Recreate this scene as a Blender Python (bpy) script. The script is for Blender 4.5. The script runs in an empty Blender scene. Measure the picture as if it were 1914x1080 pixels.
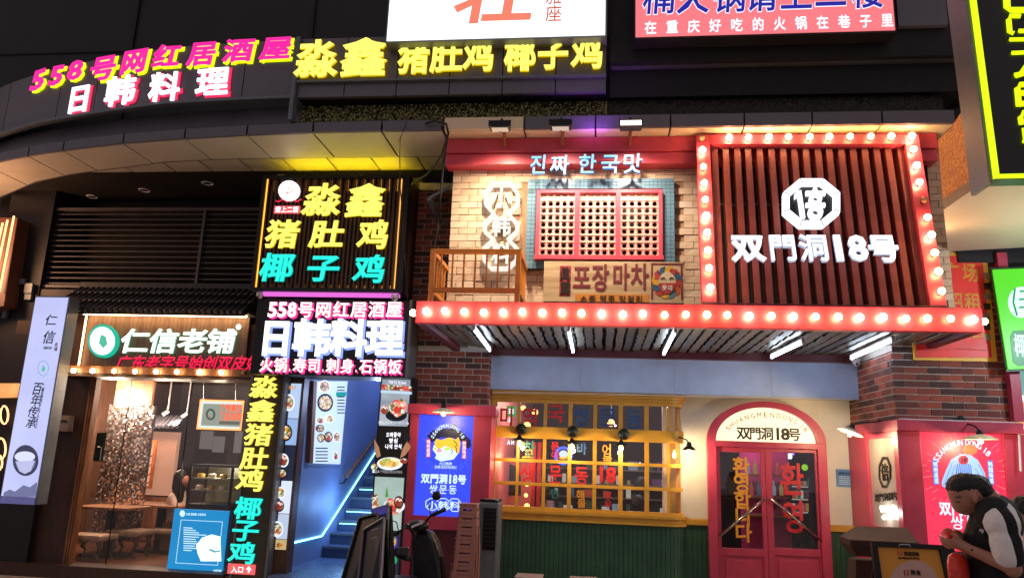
import bpy, math, random
from mathutils import Vector, Matrix
from math import sin, cos, pi, radians
random.seed(7)
V = Vector
# ------------------------------------------------------------------ camera, world, exposure
SC = bpy.context.scene
COL = SC.collection
F_PX, PITCH, ROLL, YAW, EYE = 1417.2, .21768, .03701, -.11958, 1.75
fwd = V((sin(YAW)*cos(PITCH), cos(YAW)*cos(PITCH), sin(PITCH)))
rgt = V((cos(YAW), -sin(YAW), 0)); upv = rgt.cross(fwd)
R2 = rgt*cos(ROLL)+upv*sin(ROLL); U2 = -rgt*sin(ROLL)+upv*cos(ROLL)
cam = bpy.data.objects.new('camera', bpy.data.cameras.new('camera')); COL.objects.link(cam)
cam.matrix_world = Matrix(((R2.x, U2.x, -fwd.x, 0), (R2.y, U2.y, -fwd.y, 0), (R2.z, U2.z, -fwd.z, EYE), (0, 0, 0, 1)))
cam.data.sensor_width = 36; cam.data.lens = F_PX/1914*36; cam.data.clip_end = 500
SC.camera = cam
W = bpy.data.worlds.new('World'); SC.world = W; W.use_nodes = True
wn = W.node_tree; bg = wn.nodes['Background']
bg.inputs[0].default_value = (.86, .74, .78, 1); bg.inputs[1].default_value = .38
SC.view_settings.view_transform = 'Standard'; SC.view_settings.look = 'None'
SC.view_settings.exposure = 0; SC.view_settings.gamma = 1; SC.view_settings.use_curve_mapping = False
SC.cycles.use_denoising = True; SC.cycles.sampling_pattern = 'AUTOMATIC'
SC.cycles.max_bounces = 6; SC.cycles.diffuse_bounces = 3; SC.cycles.glossy_bounces = 3; SC.cycles.transparent_max_bounces = 8
SC.cycles.sample_clamp_indirect = 4

# ------------------------------------------------------------------ picture measurements -> points of the place
def ray(px, py): return fwd+R2*((px-957)/F_PX)-U2*((py-540)/F_PX)
CAM = V((0, 0, EYE))
def at(px, py, Y): d = ray(px, py); return CAM+d*(Y/d.y)
def atZ(px, py, Z): d = ray(px, py); return CAM+d*((Z-EYE)/d.z)
def atX(px, py, X): d = ray(px, py); return CAM+d*(X/d.x)
class Plane:
    def __init__(s, p0, ex=(1, 0, 0), ez=(0, 0, 1)):
        s.p = V(p0); s.ex = V(ex).normalized(); s.ez = V(ez).normalized(); s.n = s.ex.cross(s.ez).normalized()
        s.key = tuple(round(c, 4) for c in (*s.ex, *s.ez))
    def uv(s, px, py):
        d = ray(px, py); k = (s.p-CAM).dot(s.n)/d.dot(s.n); w = CAM+d*k-s.p
        return w.dot(s.ex), w.dot(s.ez)
    def pt(s, u, v, n=0): return s.p+s.ex*u+s.ez*v+s.n*n
    def hit(s, px, py, n=0): u, v = s.uv(px, py); return s.pt(u, v, n)
    def rect(s, x0, y0, x1, y1):
        xm, ym = (x0+x1)/2, (y0+y1)/2
        return s.uv(x0, ym)[0], s.uv(x1, ym)[0], s.uv(xm, y1)[1], s.uv(xm, y0)[1]
def PY(Y): return Plane((0, Y, 0))
def PXL(X): return Plane((X, 0, 0), (0, 1, 0))      # faces +X
def PXR(X): return Plane((X, 0, 0), (0, -1, 0))     # faces -X

# ------------------------------------------------------------------ materials
def C(h):
    h = h.lstrip('#'); v = [int(h[i:i+2], 16)/255 for i in (0, 2, 4)]
    return tuple(c/12.92 if c <= .04045 else ((c+.055)/1.055)**2.4 for c in v)+(1,)
_m = {}
def nn(t, k, **kw):
    n = t.nodes.new(k)
    for a, b in kw.items(): setattr(n, a, b)
    return n
def mat(name, col, rough=.55, metal=0, var=.25, scale=9, bump=.15, bscale=60, coat=0):
    if name in _m: return _m[name]
    m = bpy.data.materials.new(name); m.use_nodes = True; t = m.node_tree; p = t.nodes['Principled BSDF']
    c = C(col) if isinstance(col, str) else tuple(col)+(1,)*(4-len(col))
    tc = nn(t, 'ShaderNodeTexCoord'); nz = nn(t, 'ShaderNodeTexNoise'); nz.inputs['Scale'].default_value = scale; nz.inputs['Detail'].default_value = 6
    t.links.new(tc.outputs['Object'], nz.inputs['Vector'])
    cr = nn(t, 'ShaderNodeValToRGB'); e = cr.color_ramp.elements
    e[0].position = .3; e[1].position = .72
    e[0].color = tuple(x*(1-var) for x in c[:3])+(1,); e[1].color = tuple(min(1, x*(1+var*.5)) for x in c[:3])+(1,)
    t.links.new(nz.outputs['Fac'], cr.inputs['Fac']); t.links.new(cr.outputs['Color'], p.inputs['Base Color'])
    mr = nn(t, 'ShaderNodeMapRange'); mr.inputs['To Min'].default_value = max(.02, rough-.12); mr.inputs['To Max'].default_value = min(1, rough+.12)
    t.links.new(nz.outputs['Fac'], mr.inputs['Value']); t.links.new(mr.outputs['Result'], p.inputs['Roughness'])
    p.inputs['Metallic'].default_value = metal; p.inputs['Coat Weight'].default_value = coat
    if bump:
        n2 = nn(t, 'ShaderNodeTexNoise'); n2.inputs['Scale'].default_value = bscale; t.links.new(tc.outputs['Object'], n2.inputs['Vector'])
        b = nn(t, 'ShaderNodeBump'); b.inputs['Strength'].default_value = bump; b.inputs['Distance'].default_value = .01
        t.links.new(n2.outputs['Fac'], b.inputs['Height']); t.links.new(b.outputs['Normal'], p.inputs['Normal'])
    _m[name] = m; return m
def em(name, col, s=1.0, var=0, scale=8):
    if name in _m: return _m[name]
    m = bpy.data.materials.new(name); m.use_nodes = True; t = m.node_tree; p = t.nodes['Principled BSDF']
    c = C(col) if isinstance(col, str) else tuple(col)+(1,)*(4-len(col))
    p.inputs['Base Color'].default_value = tuple(x*.15 for x in c[:3])+(1,); p.inputs['Roughness'].default_value = .4
    p.inputs['Emission Color'].default_value = c; p.inputs['Emission Strength'].default_value = s
    if var:
        tc = nn(t, 'ShaderNodeTexCoord'); nz = nn(t, 'ShaderNodeTexNoise'); nz.inputs['Scale'].default_value = scale; nz.inputs['Detail'].default_value = 4
        t.links.new(tc.outputs['Object'], nz.inputs['Vector'])
        mr = nn(t, 'ShaderNodeMapRange'); mr.inputs['From Min'].default_value = .3; mr.inputs['From Max'].default_value = .7
        mr.inputs['To Min'].default_value = s*(1-var); mr.inputs['To Max'].default_value = s*(1+var*.6)
        t.links.new(nz.outputs['Fac'], mr.inputs['Value']); t.links.new(mr.outputs['Result'], p.inputs['Emission Strength'])
    _m[name] = m; return m
def ramp_em(name, cols, s=1.0, scale=14, vor=True):
    """printed photograph of food: many small cells of the listed colours, back-lit"""
    if name in _m: return _m[name]
    m = bpy.data.materials.new(name); m.use_nodes = True; t = m.node_tree; p = t.nodes['Principled BSDF']
    tc = nn(t, 'ShaderNodeTexCoord'); nz = nn(t, 'ShaderNodeTexNoise'); nz.inputs['Scale'].default_value = scale*.6; nz.inputs['Detail'].default_value = 5
    t.links.new(tc.outputs['Object'], nz.inputs['Vector'])
    mx = nn(t, 'ShaderNodeMix', data_type='RGBA'); mx.inputs['Factor'].default_value = .12
    t.links.new(tc.outputs['Object'], mx.inputs['A']); t.links.new(nz.outputs['Color'], mx.inputs['B'])
    vo = nn(t, 'ShaderNodeTexVoronoi'); vo.inputs['Scale'].default_value = scale; t.links.new(mx.outputs['Result'], vo.inputs['Vector'])
    cr = nn(t, 'ShaderNodeValToRGB'); cr.color_ramp.interpolation = 'CONSTANT' if vor else 'LINEAR'
    e = cr.color_ramp.elements
    while len(e) < len(cols): e.new(.5)
    for i, c in enumerate(cols): e[i].position = i/len(cols); e[i].color = C(c)
    if vor:
        sp = nn(t, 'ShaderNodeSeparateColor'); t.links.new(vo.outputs['Color'], sp.inputs[0]); t.links.new(sp.outputs[0], cr.inputs['Fac'])
    else: t.links.new(nz.outputs['Fac'], cr.inputs['Fac'])
    t.links.new(cr.outputs['Color'], p.inputs['Emission Color']); p.inputs['Emission Strength'].default_value = s
    p.inputs['Base Color'].default_value = (.05, .05, .05, 1); p.inputs['Roughness'].default_value = .3
    _m[name] = m; return m
def woodmat(name, c1, c2, scale=6, axis='Z', rough=.5):
    if name in _m: return _m[name]
    m = bpy.data.materials.new(name); m.use_nodes = True; t = m.node_tree; p = t.nodes['Principled BSDF']
    tc = nn(t, 'ShaderNodeTexCoord'); mp = nn(t, 'ShaderNodeMapping'); t.links.new(tc.outputs['Object'], mp.inputs['Vector'])
    mp.inputs['Scale'].default_value = {'Z': (8, 8, .6), 'X': (.6, 8, 8), 'Y': (8, .6, 8)}[axis]
    nz = nn(t, 'ShaderNodeTexNoise'); nz.inputs['Scale'].default_value = scale; nz.inputs['Detail'].default_value = 8; t.links.new(mp.outputs['Vector'], nz.inputs['Vector'])
    cr = nn(t, 'ShaderNodeValToRGB'); cr.color_ramp.elements[0].position = .35; cr.color_ramp.elements[1].position = .65
    cr.color_ramp.elements[0].color = C(c1); cr.color_ramp.elements[1].color = C(c2)
    t.links.new(nz.outputs['Fac'], cr.inputs['Fac']); t.links.new(cr.outputs['Color'], p.inputs['Base Color']); p.inputs['Roughness'].default_value = rough
    b = nn(t, 'ShaderNodeBump'); b.inputs['Strength'].default_value = .25; b.inputs['Distance'].default_value = .005
    t.links.new(nz.outputs['Fac'], b.inputs['Height']); t.links.new(b.outputs['Normal'], p.inputs['Normal'])
    _m[name] = m; return m
def sequin(name, c1, c2, scale, rough=.25, metal=.9):
    """small tilted shiny cells (mosaic tiles, sequins)"""
    if name in _m: return _m[name]
    m = bpy.data.materials.new(name); m.use_nodes = True; t = m.node_tree; p = t.nodes['Principled BSDF']
    tc = nn(t, 'ShaderNodeTexCoord'); vo = nn(t, 'ShaderNodeTexVoronoi'); vo.inputs['Scale'].default_value = scale; vo.inputs['Randomness'].default_value = .35
    t.links.new(tc.outputs['Object'], vo.inputs['Vector'])
    sp = nn(t, 'ShaderNodeSeparateColor'); t.links.new(vo.outputs['Color'], sp.inputs[0])
    cr = nn(t, 'ShaderNodeValToRGB'); cr.color_ramp.elements[0].color = C(c1); cr.color_ramp.elements[1].color = C(c2)
    t.links.new(sp.outputs[0], cr.inputs['Fac']); t.links.new(cr.outputs['Color'], p.inputs['Base Color'])
    ge = nn(t, 'ShaderNodeNewGeometry'); vm = nn(t, 'ShaderNodeVectorMath', operation='SUBTRACT'); vm.inputs[1].default_value = (.5, .5, .5)
    t.links.new(vo.outputs['Color'], vm.inputs[0]); v2 = nn(t, 'ShaderNodeVectorMath', operation='SCALE'); v2.inputs['Scale'].default_value = .7
    t.links.new(vm.outputs[0], v2.inputs[0]); v3 = nn(t, 'ShaderNodeVectorMath', operation='ADD'); t.links.new(ge.outputs['Normal'], v3.inputs[0]); t.links.new(v2.outputs[0], v3.inputs[1])
    v4 = nn(t, 'ShaderNodeVectorMath', operation='NORMALIZE'); t.links.new(v3.outputs[0], v4.inputs[0]); t.links.new(v4.outputs[0], p.inputs['Normal'])
    p.inputs['Metallic'].default_value = metal; p.inputs['Roughness'].default_value = rough
    _m[name] = m; return m
def glassmat(name, tint=(1, 1, 1, 1), fac=.07, rough=.02):
    if name in _m: return _m[name]
    m = bpy.data.materials.new(name); m.use_nodes = True; t = m.node_tree; t.nodes.remove(t.nodes['Principled BSDF'])
    tr = nn(t, 'ShaderNodeBsdfTransparent'); tr.inputs[0].default_value = tint; gl = nn(t, 'ShaderNodeBsdfGlossy'); gl.inputs['Roughness'].default_value = rough
    mx = nn(t, 'ShaderNodeMixShader'); mx.inputs[0].default_value = fac
    t.links.new(tr.outputs[0], mx.inputs[1]); t.links.new(gl.outputs[0], mx.inputs[2]); t.links.new(mx.outputs[0], t.nodes['Material Output'].inputs[0])
    _m[name] = m; return m

# ------------------------------------------------------------------ meshes
class M:
    def __init__(s): s.v = []; s.f = []; s.mi = []
    def add(s, vs, fs, mi=0):
        b = len(s.v); s.v += [V(p) for p in vs]; s.f += [tuple(b+i for i in f) for f in fs]; s.mi += [mi]*len(fs); return s
    def hexa(s, p, mi=0):   # 8 points: bottom ring 0-3, top ring 4-7
        return s.add(p, [(3, 2, 1, 0), (4, 5, 6, 7), (0, 1, 5, 4), (1, 2, 6, 5), (2, 3, 7, 6), (3, 0, 4, 7)], mi)
    def box(s, x0, x1, y0, y1, z0, z1, mi=0):
        return s.hexa([(x0, y0, z0), (x1, y0, z0), (x1, y1, z0), (x0, y1, z0), (x0, y0, z1), (x1, y0, z1), (x1, y1, z1), (x0, y1, z1)], mi)
    def pbox(s, P, u0, u1, v0, v1, n0, n1, mi=0):
        return s.hexa([P.pt(u0, v0, n1), P.pt(u1, v0, n1), P.pt(u1, v0, n0), P.pt(u0, v0, n0), P.pt(u0, v1, n1), P.pt(u1, v1, n1), P.pt(u1, v1, n0), P.pt(u0, v1, n0)], mi)
    def ppoly(s, P, uv, n0, n1, mi=0):   # polygon in a plane, thickened from n0 (back) to n1 (front)
        a = sum(uv[i-1][0]*uv[i][1]-uv[i][0]*uv[i-1][1] for i in range(len(uv)))
        if a < 0: uv = uv[::-1]
        k = len(uv); vs = [P.pt(u, v, n1) for u, v in uv]+[P.pt(u, v, n0) for u, v in uv]
        fs = [tuple(range(k)), tuple(range(2*k-1, k-1, -1))]+[(i, k+i, k+(i+1) % k, (i+1) % k) for i in range(k)]
        return s.add(vs, fs, mi)
    def poly(s, P, pts, n0=0, n1=.004, mi=0): return s.ppoly(P, [P.uv(*p) for p in pts], n0, n1, mi)
    def ring(s, P, outer, inner, n0, n1, mi=0):  # closed band between two matching outlines (uv lists)
        k = len(outer)
        for i in range(k):
            j = (i+1) % k; q = [outer[i], outer[j], inner[j], inner[i]]
            s.hexa([P.pt(*a, n1) for a in q]+[P.pt(*a, n0) for a in q], mi)
        return s
    def tube(s, pts, r, n=8, mi=0, cap=True):
        pts = [V(p) for p in pts]; rs = r if isinstance(r, (list, tuple)) else [r]*len(pts); vs = []; up = V((0, 0, 1))
        for i, p in enumerate(pts):
            d = (pts[min(i+1, len(pts)-1)]-pts[max(i-1, 0)]).normalized()
            a = d.cross(up if abs(d.z) < .95 else V((1, 0, 0))).normalized(); b = d.cross(a)
            vs += [p+(a*cos(2*pi*k/n)+b*sin(2*pi*k/n))*rs[i] for k in range(n)]
        fs = [(i*n+k, i*n+(k+1) % n, (i+1)*n+(k+1) % n, (i+1)*n+k) for i in range(len(pts)-1) for k in range(n)]
        if cap: fs += [tuple(range(n))[::-1], tuple((len(pts)-1)*n+k for k in range(n))]
        return s.add(vs, fs, mi)
    def lathe(s, c, prof, n=16, ax=(0, 0, 1), mi=0):   # prof: (radius, height along the axis)
        c = V(c); ax = V(ax).normalized(); a = ax.cross(V((1, 0, 0)) if abs(ax.x) < .9 else V((0, 1, 0))).normalized(); b = ax.cross(a); vs = []
        for r, h in prof: vs += [c+ax*h+(a*cos(2*pi*k/n)+b*sin(2*pi*k/n))*r for k in range(n)]
        fs = [(i*n+k, i*n+(k+1) % n, (i+1)*n+(k+1) % n, (i+1)*n+k) for i in range(len(prof)-1) for k in range(n)]
        if prof[0][0] > 1e-4: fs.append(tuple(range(n))[::-1])
        if prof[-1][0] > 1e-4: fs.append(tuple((len(prof)-1)*n+k for k in range(n)))
        return s.add(vs, fs, mi)
    def ball(s, c, r, n=10, sc=(1, 1, 1), mi=0):
        c = V(c); vs = []; fs = []; m = max(4, n//2+1)
        for i in range(m+1):
            t = pi*i/m
            for k in range(n): a = 2*pi*k/n; vs.append(c+V((sin(t)*cos(a)*sc[0], sin(t)*sin(a)*sc[1], cos(t)*sc[2]))*r)
        for i in range(m):
            for k in range(n): fs.append((i*n+k, (i+1)*n+k, (i+1)*n+(k+1) % n, i*n+(k+1) % n))
        return s.add(vs, fs, mi)
    def mesh(s, name, mats, c, smooth=False):
        me = bpy.data.meshes.new(name); me.from_pydata([tuple(v-c) for v in s.v], [], s.f)
        for m in (mats if isinstance(mats, (list, tuple)) else [mats]): me.materials.append(m)
        for p, i in zip(me.polygons, s.mi): p.material_index = i; p.use_smooth = smooth
        return me
WL = {}
def thing(name, label, cat, loc=(0, 0, 0), group=None, kind=None):
    o = bpy.data.objects.new(name, None); COL.objects.link(o); o.location = loc; WL[o.name] = V(loc); o.empty_display_size = .1
    tag(o, label, cat, group, kind); return o
def tag(o, label=None, cat=None, group=None, kind=None):
    for k, v in (('label', label), ('category', cat), ('group', group), ('kind', kind)):
        if v: o[k] = v
    return o
def put(name, me, c, parent=None):
    o = bpy.data.objects.new(name, me); COL.objects.link(o); WL[o.name] = V(c)
    if parent: o.parent = parent; o.location = V(c)-WL[parent.name]
    else: o.location = c
    return o
def part(name, m, mats, parent=None, bev=0, smooth=False, kind=None, label=None):
    lo = V([min(v[i] for v in m.v) for i in range(3)]); hi = V([max(v[i] for v in m.v) for i in range(3)]); c = (lo+hi)/2
    o = put(name, m.mesh(name, mats, c, smooth), c, parent)
    if bev: b = o.modifiers.new('edge', 'BEVEL'); b.width = bev; b.segments = 2; b.limit_method = 'ANGLE'
    if kind: o['kind'] = kind
    if label: o['label'] = label
    return o
def solo(name, m, mats, label, cat, group=None, kind=None, **k): return tag(part(name, m, mats, None, **k), label, cat, group, kind)
def pb(name, P, r, n0, n1, mt, parent, **k): return part(name, M().pbox(P, *r, n0, n1), mt, parent, **k)

# ------------------------------------------------------------------ letters
_g = {}
def glyph(ch, bold, ext=.04):
    k = (ch, bold, ext)
    if k not in _g:
        c = bpy.data.curves.new('t', 'FONT'); c.body = ch; c.resolution_u = 2; c.extrude = ext; c.bevel_depth = bold; c.bevel_resolution = 0
        o = bpy.data.objects.new('t', c); me = bpy.data.meshes.new_from_object(o)
        vs = [v.co.copy() for v in me.vertices]; fs = [(tuple(p.vertices), p.normal.z) for p in me.polygons]
        bpy.data.objects.remove(o); bpy.data.meshes.remove(me); _g[k] = (vs, fs)
    return _g[k]
def add_char(m, P, ch, cx, cy, w, h, bold=.03, depth=.03, n0=0, shear=0, rot=0):
    """one character in plane P centred on picture point (cx,cy), cell w x h picture pixels; front at n0+depth"""
    if ch == ' ': return
    if ord(ch) < 0x2E80: bold = min(bold, .035)
    if ord(ch) > 0x2E80: bold = round(bold*.55, 4)
    vs, fs = glyph(ch, bold)
    if not vs: return
    u, v = P.uv(cx, cy); a = P.uv(cx+w/2, cy); b = P.uv(cx-w/2, cy); c = P.uv(cx, cy-h/2); d = P.uv(cx, cy+h/2)
    W_, H_ = abs(a[0]-b[0]), abs(c[1]-d[1])
    zt = max(q.z for q in vs); zb = min(q.z for q in vs)
    if ord(ch) < 0x2E80 and ch not in '.-·,:':
        x0, x1 = min(q.x for q in vs), max(q.x for q in vs); y0, y1 = min(q.y for q in vs), max(q.y for q in vs)
        sx, sy = W_/max(x1-x0, .12), H_/(y1-y0); ox, oy = (x0+x1)/2, (y0+y1)/2
        if ch in '1I': sx = min(sx*1.3, sy*1.0)
    else: sx, sy, ox, oy = W_/.96, H_/.93, .5, .375
    if ord(ch) < 128 and ch in '.-,:': ox = .15
    q = []
    for p in vs:
        x, y = (p.x-ox)*sx, (p.y-oy)*sy; x += y*shear
        if rot: x, y = x*cos(rot)-y*sin(rot), x*sin(rot)+y*cos(rot)
        q.append(P.pt(u+x, v+y, n0+depth*(p.z-zb)/(zt-zb)))
    base = len(m.v); m.v += q
    for f, nz in fs: m.f.append(tuple(base+i for i in f)); m.mi.append(0 if nz > .3 else 1)
def wid(ch): return (.3 if ch in ' .·-' else .55) if ord(ch) < 0x2E80 else 1.0
def text(parent, P, s, x0, y0, x1, y1, h, face, side=None, bold=.03, depth=.004, n0=.002, name='lettering', each=False, fill=.94, shear=0, vert=False, label=None):
    """string whose cells run from picture point (x0,y0) (outer edge) to (x1,y1); each=True gives every character its own part"""
    side = side or face; tot = sum(1 if vert else wid(c) for c in s); k = 0; m = M()
    L = math.hypot(x1-x0, y1-y0)
    for ch in s:
        w = 1 if vert else wid(ch); t = (k+w/2)/tot; k += w; cx, cy = x0+(x1-x0)*t, y0+(y1-y0)*t
        if vert: cw, chh = h, L/tot*fill
        else: cw, chh = L/tot*w*fill, h
        if ch.isspace(): continue
        if each: m = M()
        add_char(m, P, ch, cx, cy, cw, chh, bold, depth, n0, shear)
        if each and m.v: part(name, m, [face, side], parent)
    if not each and m.v: return part(name, m, [face, side], parent, label=label)
def arc_text(parent, P, s, cx, cy, rx, ry, a0, a1, h, face, bold=.015, name='lettering', n0=.002, depth=.004, w=None):
    m = M(); tot = sum(wid(c) for c in s); k = 0
    for ch in s:
        t = (k+wid(ch)/2)/tot; k += wid(ch); a = radians(a0+(a1-a0)*t)
        add_char(m, P, ch, cx+rx*cos(a), cy-ry*sin(a), w or h*.62, h, bold, depth, n0, rot=(a-pi/2)*.85)
    return part(name, m, [face, face], parent)
def disc(P, cx, cy, rx, ry=None, k=24, a0=0, a1=360):
    ry = ry or rx; full = abs(a1-a0) >= 360
    return [P.uv(cx+rx*cos(radians(a0+(a1-a0)*i/(k if full else k-1))), cy-ry*sin(radians(a0+(a1-a0)*i/(k if full else k-1)))) for i in range(k)]
def flat(parent, P, pts, mt, n0=.001, n1=.003, name='print'): return part(name, M().poly(P, pts, n0, n1), mt, parent)
def oval(parent, P, cx, cy, rx, ry, mt, n0=.001, n1=.003, name='print', **k): return part(name, M().ppoly(P, disc(P, cx, cy, rx, ry, **k), n0, n1), mt, parent)
def bricks(parent, P, u0, u1, v0, v1, bw, bh, gap, mats, dep=.012, skip=(), off=0, name='brick', jit=0, n0=0, maxn=300):
    cache = {}; r = 0; v = v0; cnt = 0; rest = M()
    while v < v1-.01:
        vt = min(v+bh, v1); u = u0-(bw+gap)*((r % 2)*.5+off)
        while u < u1:
            a, b = max(u, u0), min(u+bw, u1)
            if b-a > .02 and not any(a < s[1] and b > s[0] and v < s[3]-.005 and vt > s[2]+.005 for s in skip):
                mi = random.randrange(len(mats)); d = dep+random.random()*jit; d = round(d/.003)*.003
                cnt += 1
                if cnt <= maxn:
                    key = (round(b-a, 3), round(vt-v, 3), mi, d); c = P.pt((a+b)/2, (v+vt)/2, n0)
                    if key not in cache: cache[key] = M().pbox(P, a, b, v, vt, n0, n0+d).mesh(name, mats[mi], c)
                    put(name, cache[key], c, parent)
                else: rest.pbox(P, a, b, v, vt, n0, n0+d)
            u += bw+gap
        v += bh+gap; r += 1
    if rest.v: part(name+'_rows', rest, mats[0], parent, kind='stuff')
def light(name, loc, watt_, col=(1, .8, .55), r=.03, parent=None, kind='POINT', **k):
    l = bpy.data.lights.new(name, kind); watt = watt_*LK; l.energy = watt; l.color = col
    if kind != 'AREA': l.shadow_soft_size = r
    for a, b in k.items(): setattr(l, a, b)
    o = bpy.data.objects.new(name, l); COL.objects.link(o)
    if parent: o.parent = parent; o.location = V(loc)-WL[parent.name]
    else: o.location = loc
    return o
LK = 3.2
def aim(o, d): o.rotation_euler = V(d).to_track_quat('-Z', 'Y').to_euler()
# ================================================================== PALETTE
asphalt = mat('asphalt', '#3a3a3c', .85, bump=.5, bscale=120)
white_wall = mat('cream_plaster', '#d9d5c8', .7, var=.1, scale=3, bump=.2, bscale=25)
beam_white = mat('white_board', '#cfd3da', .6, var=.06, scale=2, bump=.05)
red_paint = mat('crimson_paint', '#b63a54', .42, var=.14, scale=5, bump=.08, bscale=18)
bright_red = mat('scarlet_paint', '#d94a5c', .4, var=.12, scale=4, bump=.06, bscale=16)
dark_red = mat('oxblood_paint', '#5b1a26', .45, var=.2, scale=4)
ochre = mat('ochre_paint', '#c9952f', .42, var=.14, scale=5, bump=.1, bscale=20)
orange_paint = mat('orange_rail_paint', '#dd8a34', .42, var=.15, scale=8)
green_board = mat('green_boards', '#27523a', .5, var=.3, scale=6, bump=.2)
brick_mats = [mat('brick_red', '#8e4636', .75, var=.3, scale=14, bump=.4), mat('brick_brown', '#6f3a30', .75, var=.3, scale=14, bump=.4), mat('brick_dark', '#4d302c', .75, var=.3, scale=14, bump=.4), mat('brick_rust', '#a0503c', .75, var=.3, scale=14, bump=.4)]
mortar = mat('pale_mortar', '#d2c8be', .9, var=.2, scale=20)
peach_mats = [mat('painted_brick_a', '#e6c8a8', .7, var=.12, scale=10, bump=.6, bscale=30), mat('painted_brick_b', '#dfbf9e', .7, var=.14, scale=10, bump=.6, bscale=30), mat('painted_brick_c', '#ecd2b4', .7, var=.1, scale=10, bump=.5, bscale=30)]
peach_joint = mat('painted_joint', '#b08a68', .8, var=.2)
black_metal = mat('black_metal', '#17161a', .4, .4, var=.2)
dark_panel = mat('charcoal_panel', '#67636b', .42, .35, var=.15, scale=2, bump=.03)
darker_panel = mat('black_panel', '#1d1a1f', .5, .2, var=.2, scale=2, bump=.03)
soffit_mat = mat('soffit_metal', '#c6beb2', .52, .25, var=.08, scale=2, bump=.02)
soffit_cream = mat('soffit_cream', '#e6cfae', .5, .1, var=.08, scale=2, bump=.02)
steel = mat('steel', '#b9bcc4', .25, .9, var=.1)
white_plastic = mat('white_plastic', '#cfcfd4', .4, var=.08)
grey_metal = mat('grey_metal', '#6f747a', .45, .4, var=.15)
dark_wood = woodmat('dark_wood', '#3a241a', '#5a3b2a')
wood = woodmat('brown_wood', '#6a4028', '#96643f')
bulb_ons = [em('bulb_glow', '#ffcc88', 55), em('bulb_glow_b', '#ffd096', 68), em('bulb_glow_c', '#ffc47c', 42)]
bulb_off = mat('bulb_unlit', '#c99a6a', .25, var=.05, bump=0)
led_white = em('led_white', '#f2f4ff', 1.7)
tube_white = em('tube_white', '#d4e8ff', 22)
clear_glass = glassmat('clear_glass')

# ================================================================== GROUND, SKY, BACKGROUND MASS
g = M().box(-60, 60, -40, 60, -.3, 0); gr = part('ground', g, mat('paving', '#a39c96', .7, var=.2, scale=3, bump=.4, bscale=80)); gr['kind'] = 'structure'; gr['label'] = 'grey paving of the street before the shops'
t = thing('upper_building', 'dark unlit upper storeys of the building above the shop signs', 'building', (-2, 11, 5.4))
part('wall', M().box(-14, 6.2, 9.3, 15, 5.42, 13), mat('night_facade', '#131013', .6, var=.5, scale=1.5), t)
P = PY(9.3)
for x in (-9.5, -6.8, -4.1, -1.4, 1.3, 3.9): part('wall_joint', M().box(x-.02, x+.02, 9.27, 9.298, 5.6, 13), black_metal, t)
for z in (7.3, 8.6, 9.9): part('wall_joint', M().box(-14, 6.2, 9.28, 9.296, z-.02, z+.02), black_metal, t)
ZS = 5.37
# ------------------------------------------------------------------ canopy along the whole front
cano = thing('canopy', 'pale panelled canopy running along the building above the shops', 'canopy', (-2, 8, ZS))
OUT = [(-10.5, 10.2), (-9.2, 9.3), (-8.035, 8.76), (-7.2, 8.5), (-6.5, 8.34), (-5.9, 8.22), (-5.065, 8.11), (-4.21, 8.03), (-3.37, 7.98), (-2.5, 7.97), (-1.82, 7.97), (4.0, 7.97)]
INN = [(-10.5, 11), (-9.3, 10.2), (-8.11, 9.5), (-7.3, 9.2), (-6.615, 9.03), (-5.685, 8.8), (-5, 8.74), (-4.6, 8.72), (-1.82, 8.7), (4, 8.7)]
def crv(pts, x):
    for (a, b), (c, d) in zip(pts, pts[1:]):
        if a <= x <= c: return b+(d-b)*(x-a)/(c-a)
    return pts[-1][1] if x > pts[-1][0] else pts[0][1]
sx1 = [-10.4, -9.3, -8.35, -7.49, atZ(135, 292, ZS).x, atZ(232, 270, ZS).x, atZ(345, 260, ZS).x, atZ(462, 254, ZS).x, atZ(587, 251, ZS).x, atZ(715, 249, ZS).x, -1.83]
def strip(name, xa, xb, ya, yb, z0, z1, mt, gap=.012, n=4, **k):
    m = M()
    for i in range(n):
        a = xa+gap+(xb-xa-2*gap)*i/n; b = xa+gap+(xb-xa-2*gap)*(i+1)/n
        m.hexa([(a, ya(a), z0), (b, ya(b), z0), (b, yb(b), z0), (a, yb(a), z0), (a, ya(a), z1), (b, ya(b), z1), (b, yb(b), z1), (a, yb(a), z1)])
    return part(name, m, mt, cano, **k)
for a, b in zip(sx1, sx1[1:]):
    strip('soffit_panel', a, b, lambda x: crv(OUT, x), lambda x: crv(INN, x)-.012, ZS, ZS+.03, soffit_mat)
    strip('fascia_panel', a, b, lambda x: crv(OUT, x)-.03, lambda x: crv(OUT, x)-.002, ZS+.004, ZS+.13, dark_panel)
sx2 = [-10.4, -9.4, -8.5]+[atZ(x/2, y/2, ZS+.06).x for x, y in ((130, 680), (355, 655), (480, 632), (610, 610), (750, 607), (895, 598), (1050, 590), (1220, 590), (1385, 588), (1560, 588))]+[-1.83]
for a, b in zip(sx2, sx2[1:]): strip('soffit_panel', a, b, lambda x: crv(INN, x), lambda x: 11.4, ZS+.06, ZS+.09, soffit_mat, n=2)
strip('soffit_riser', -10.4, -1.83, lambda x: crv(INN, x)-.008, lambda x: crv(INN, x)+.02, ZS+.002, ZS+.058, dark_panel, n=24)
for px, py in ((270, 355), (388, 342), (172, 367), (528, 330), (678, 330)):
    p = atZ(px, py, ZS+.055); part('downlight', M().lathe(p, [(.05, .0), (.075, -.015), (.085, -.006), (.085, .004)], 18), [white_plastic], cano)
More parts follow.
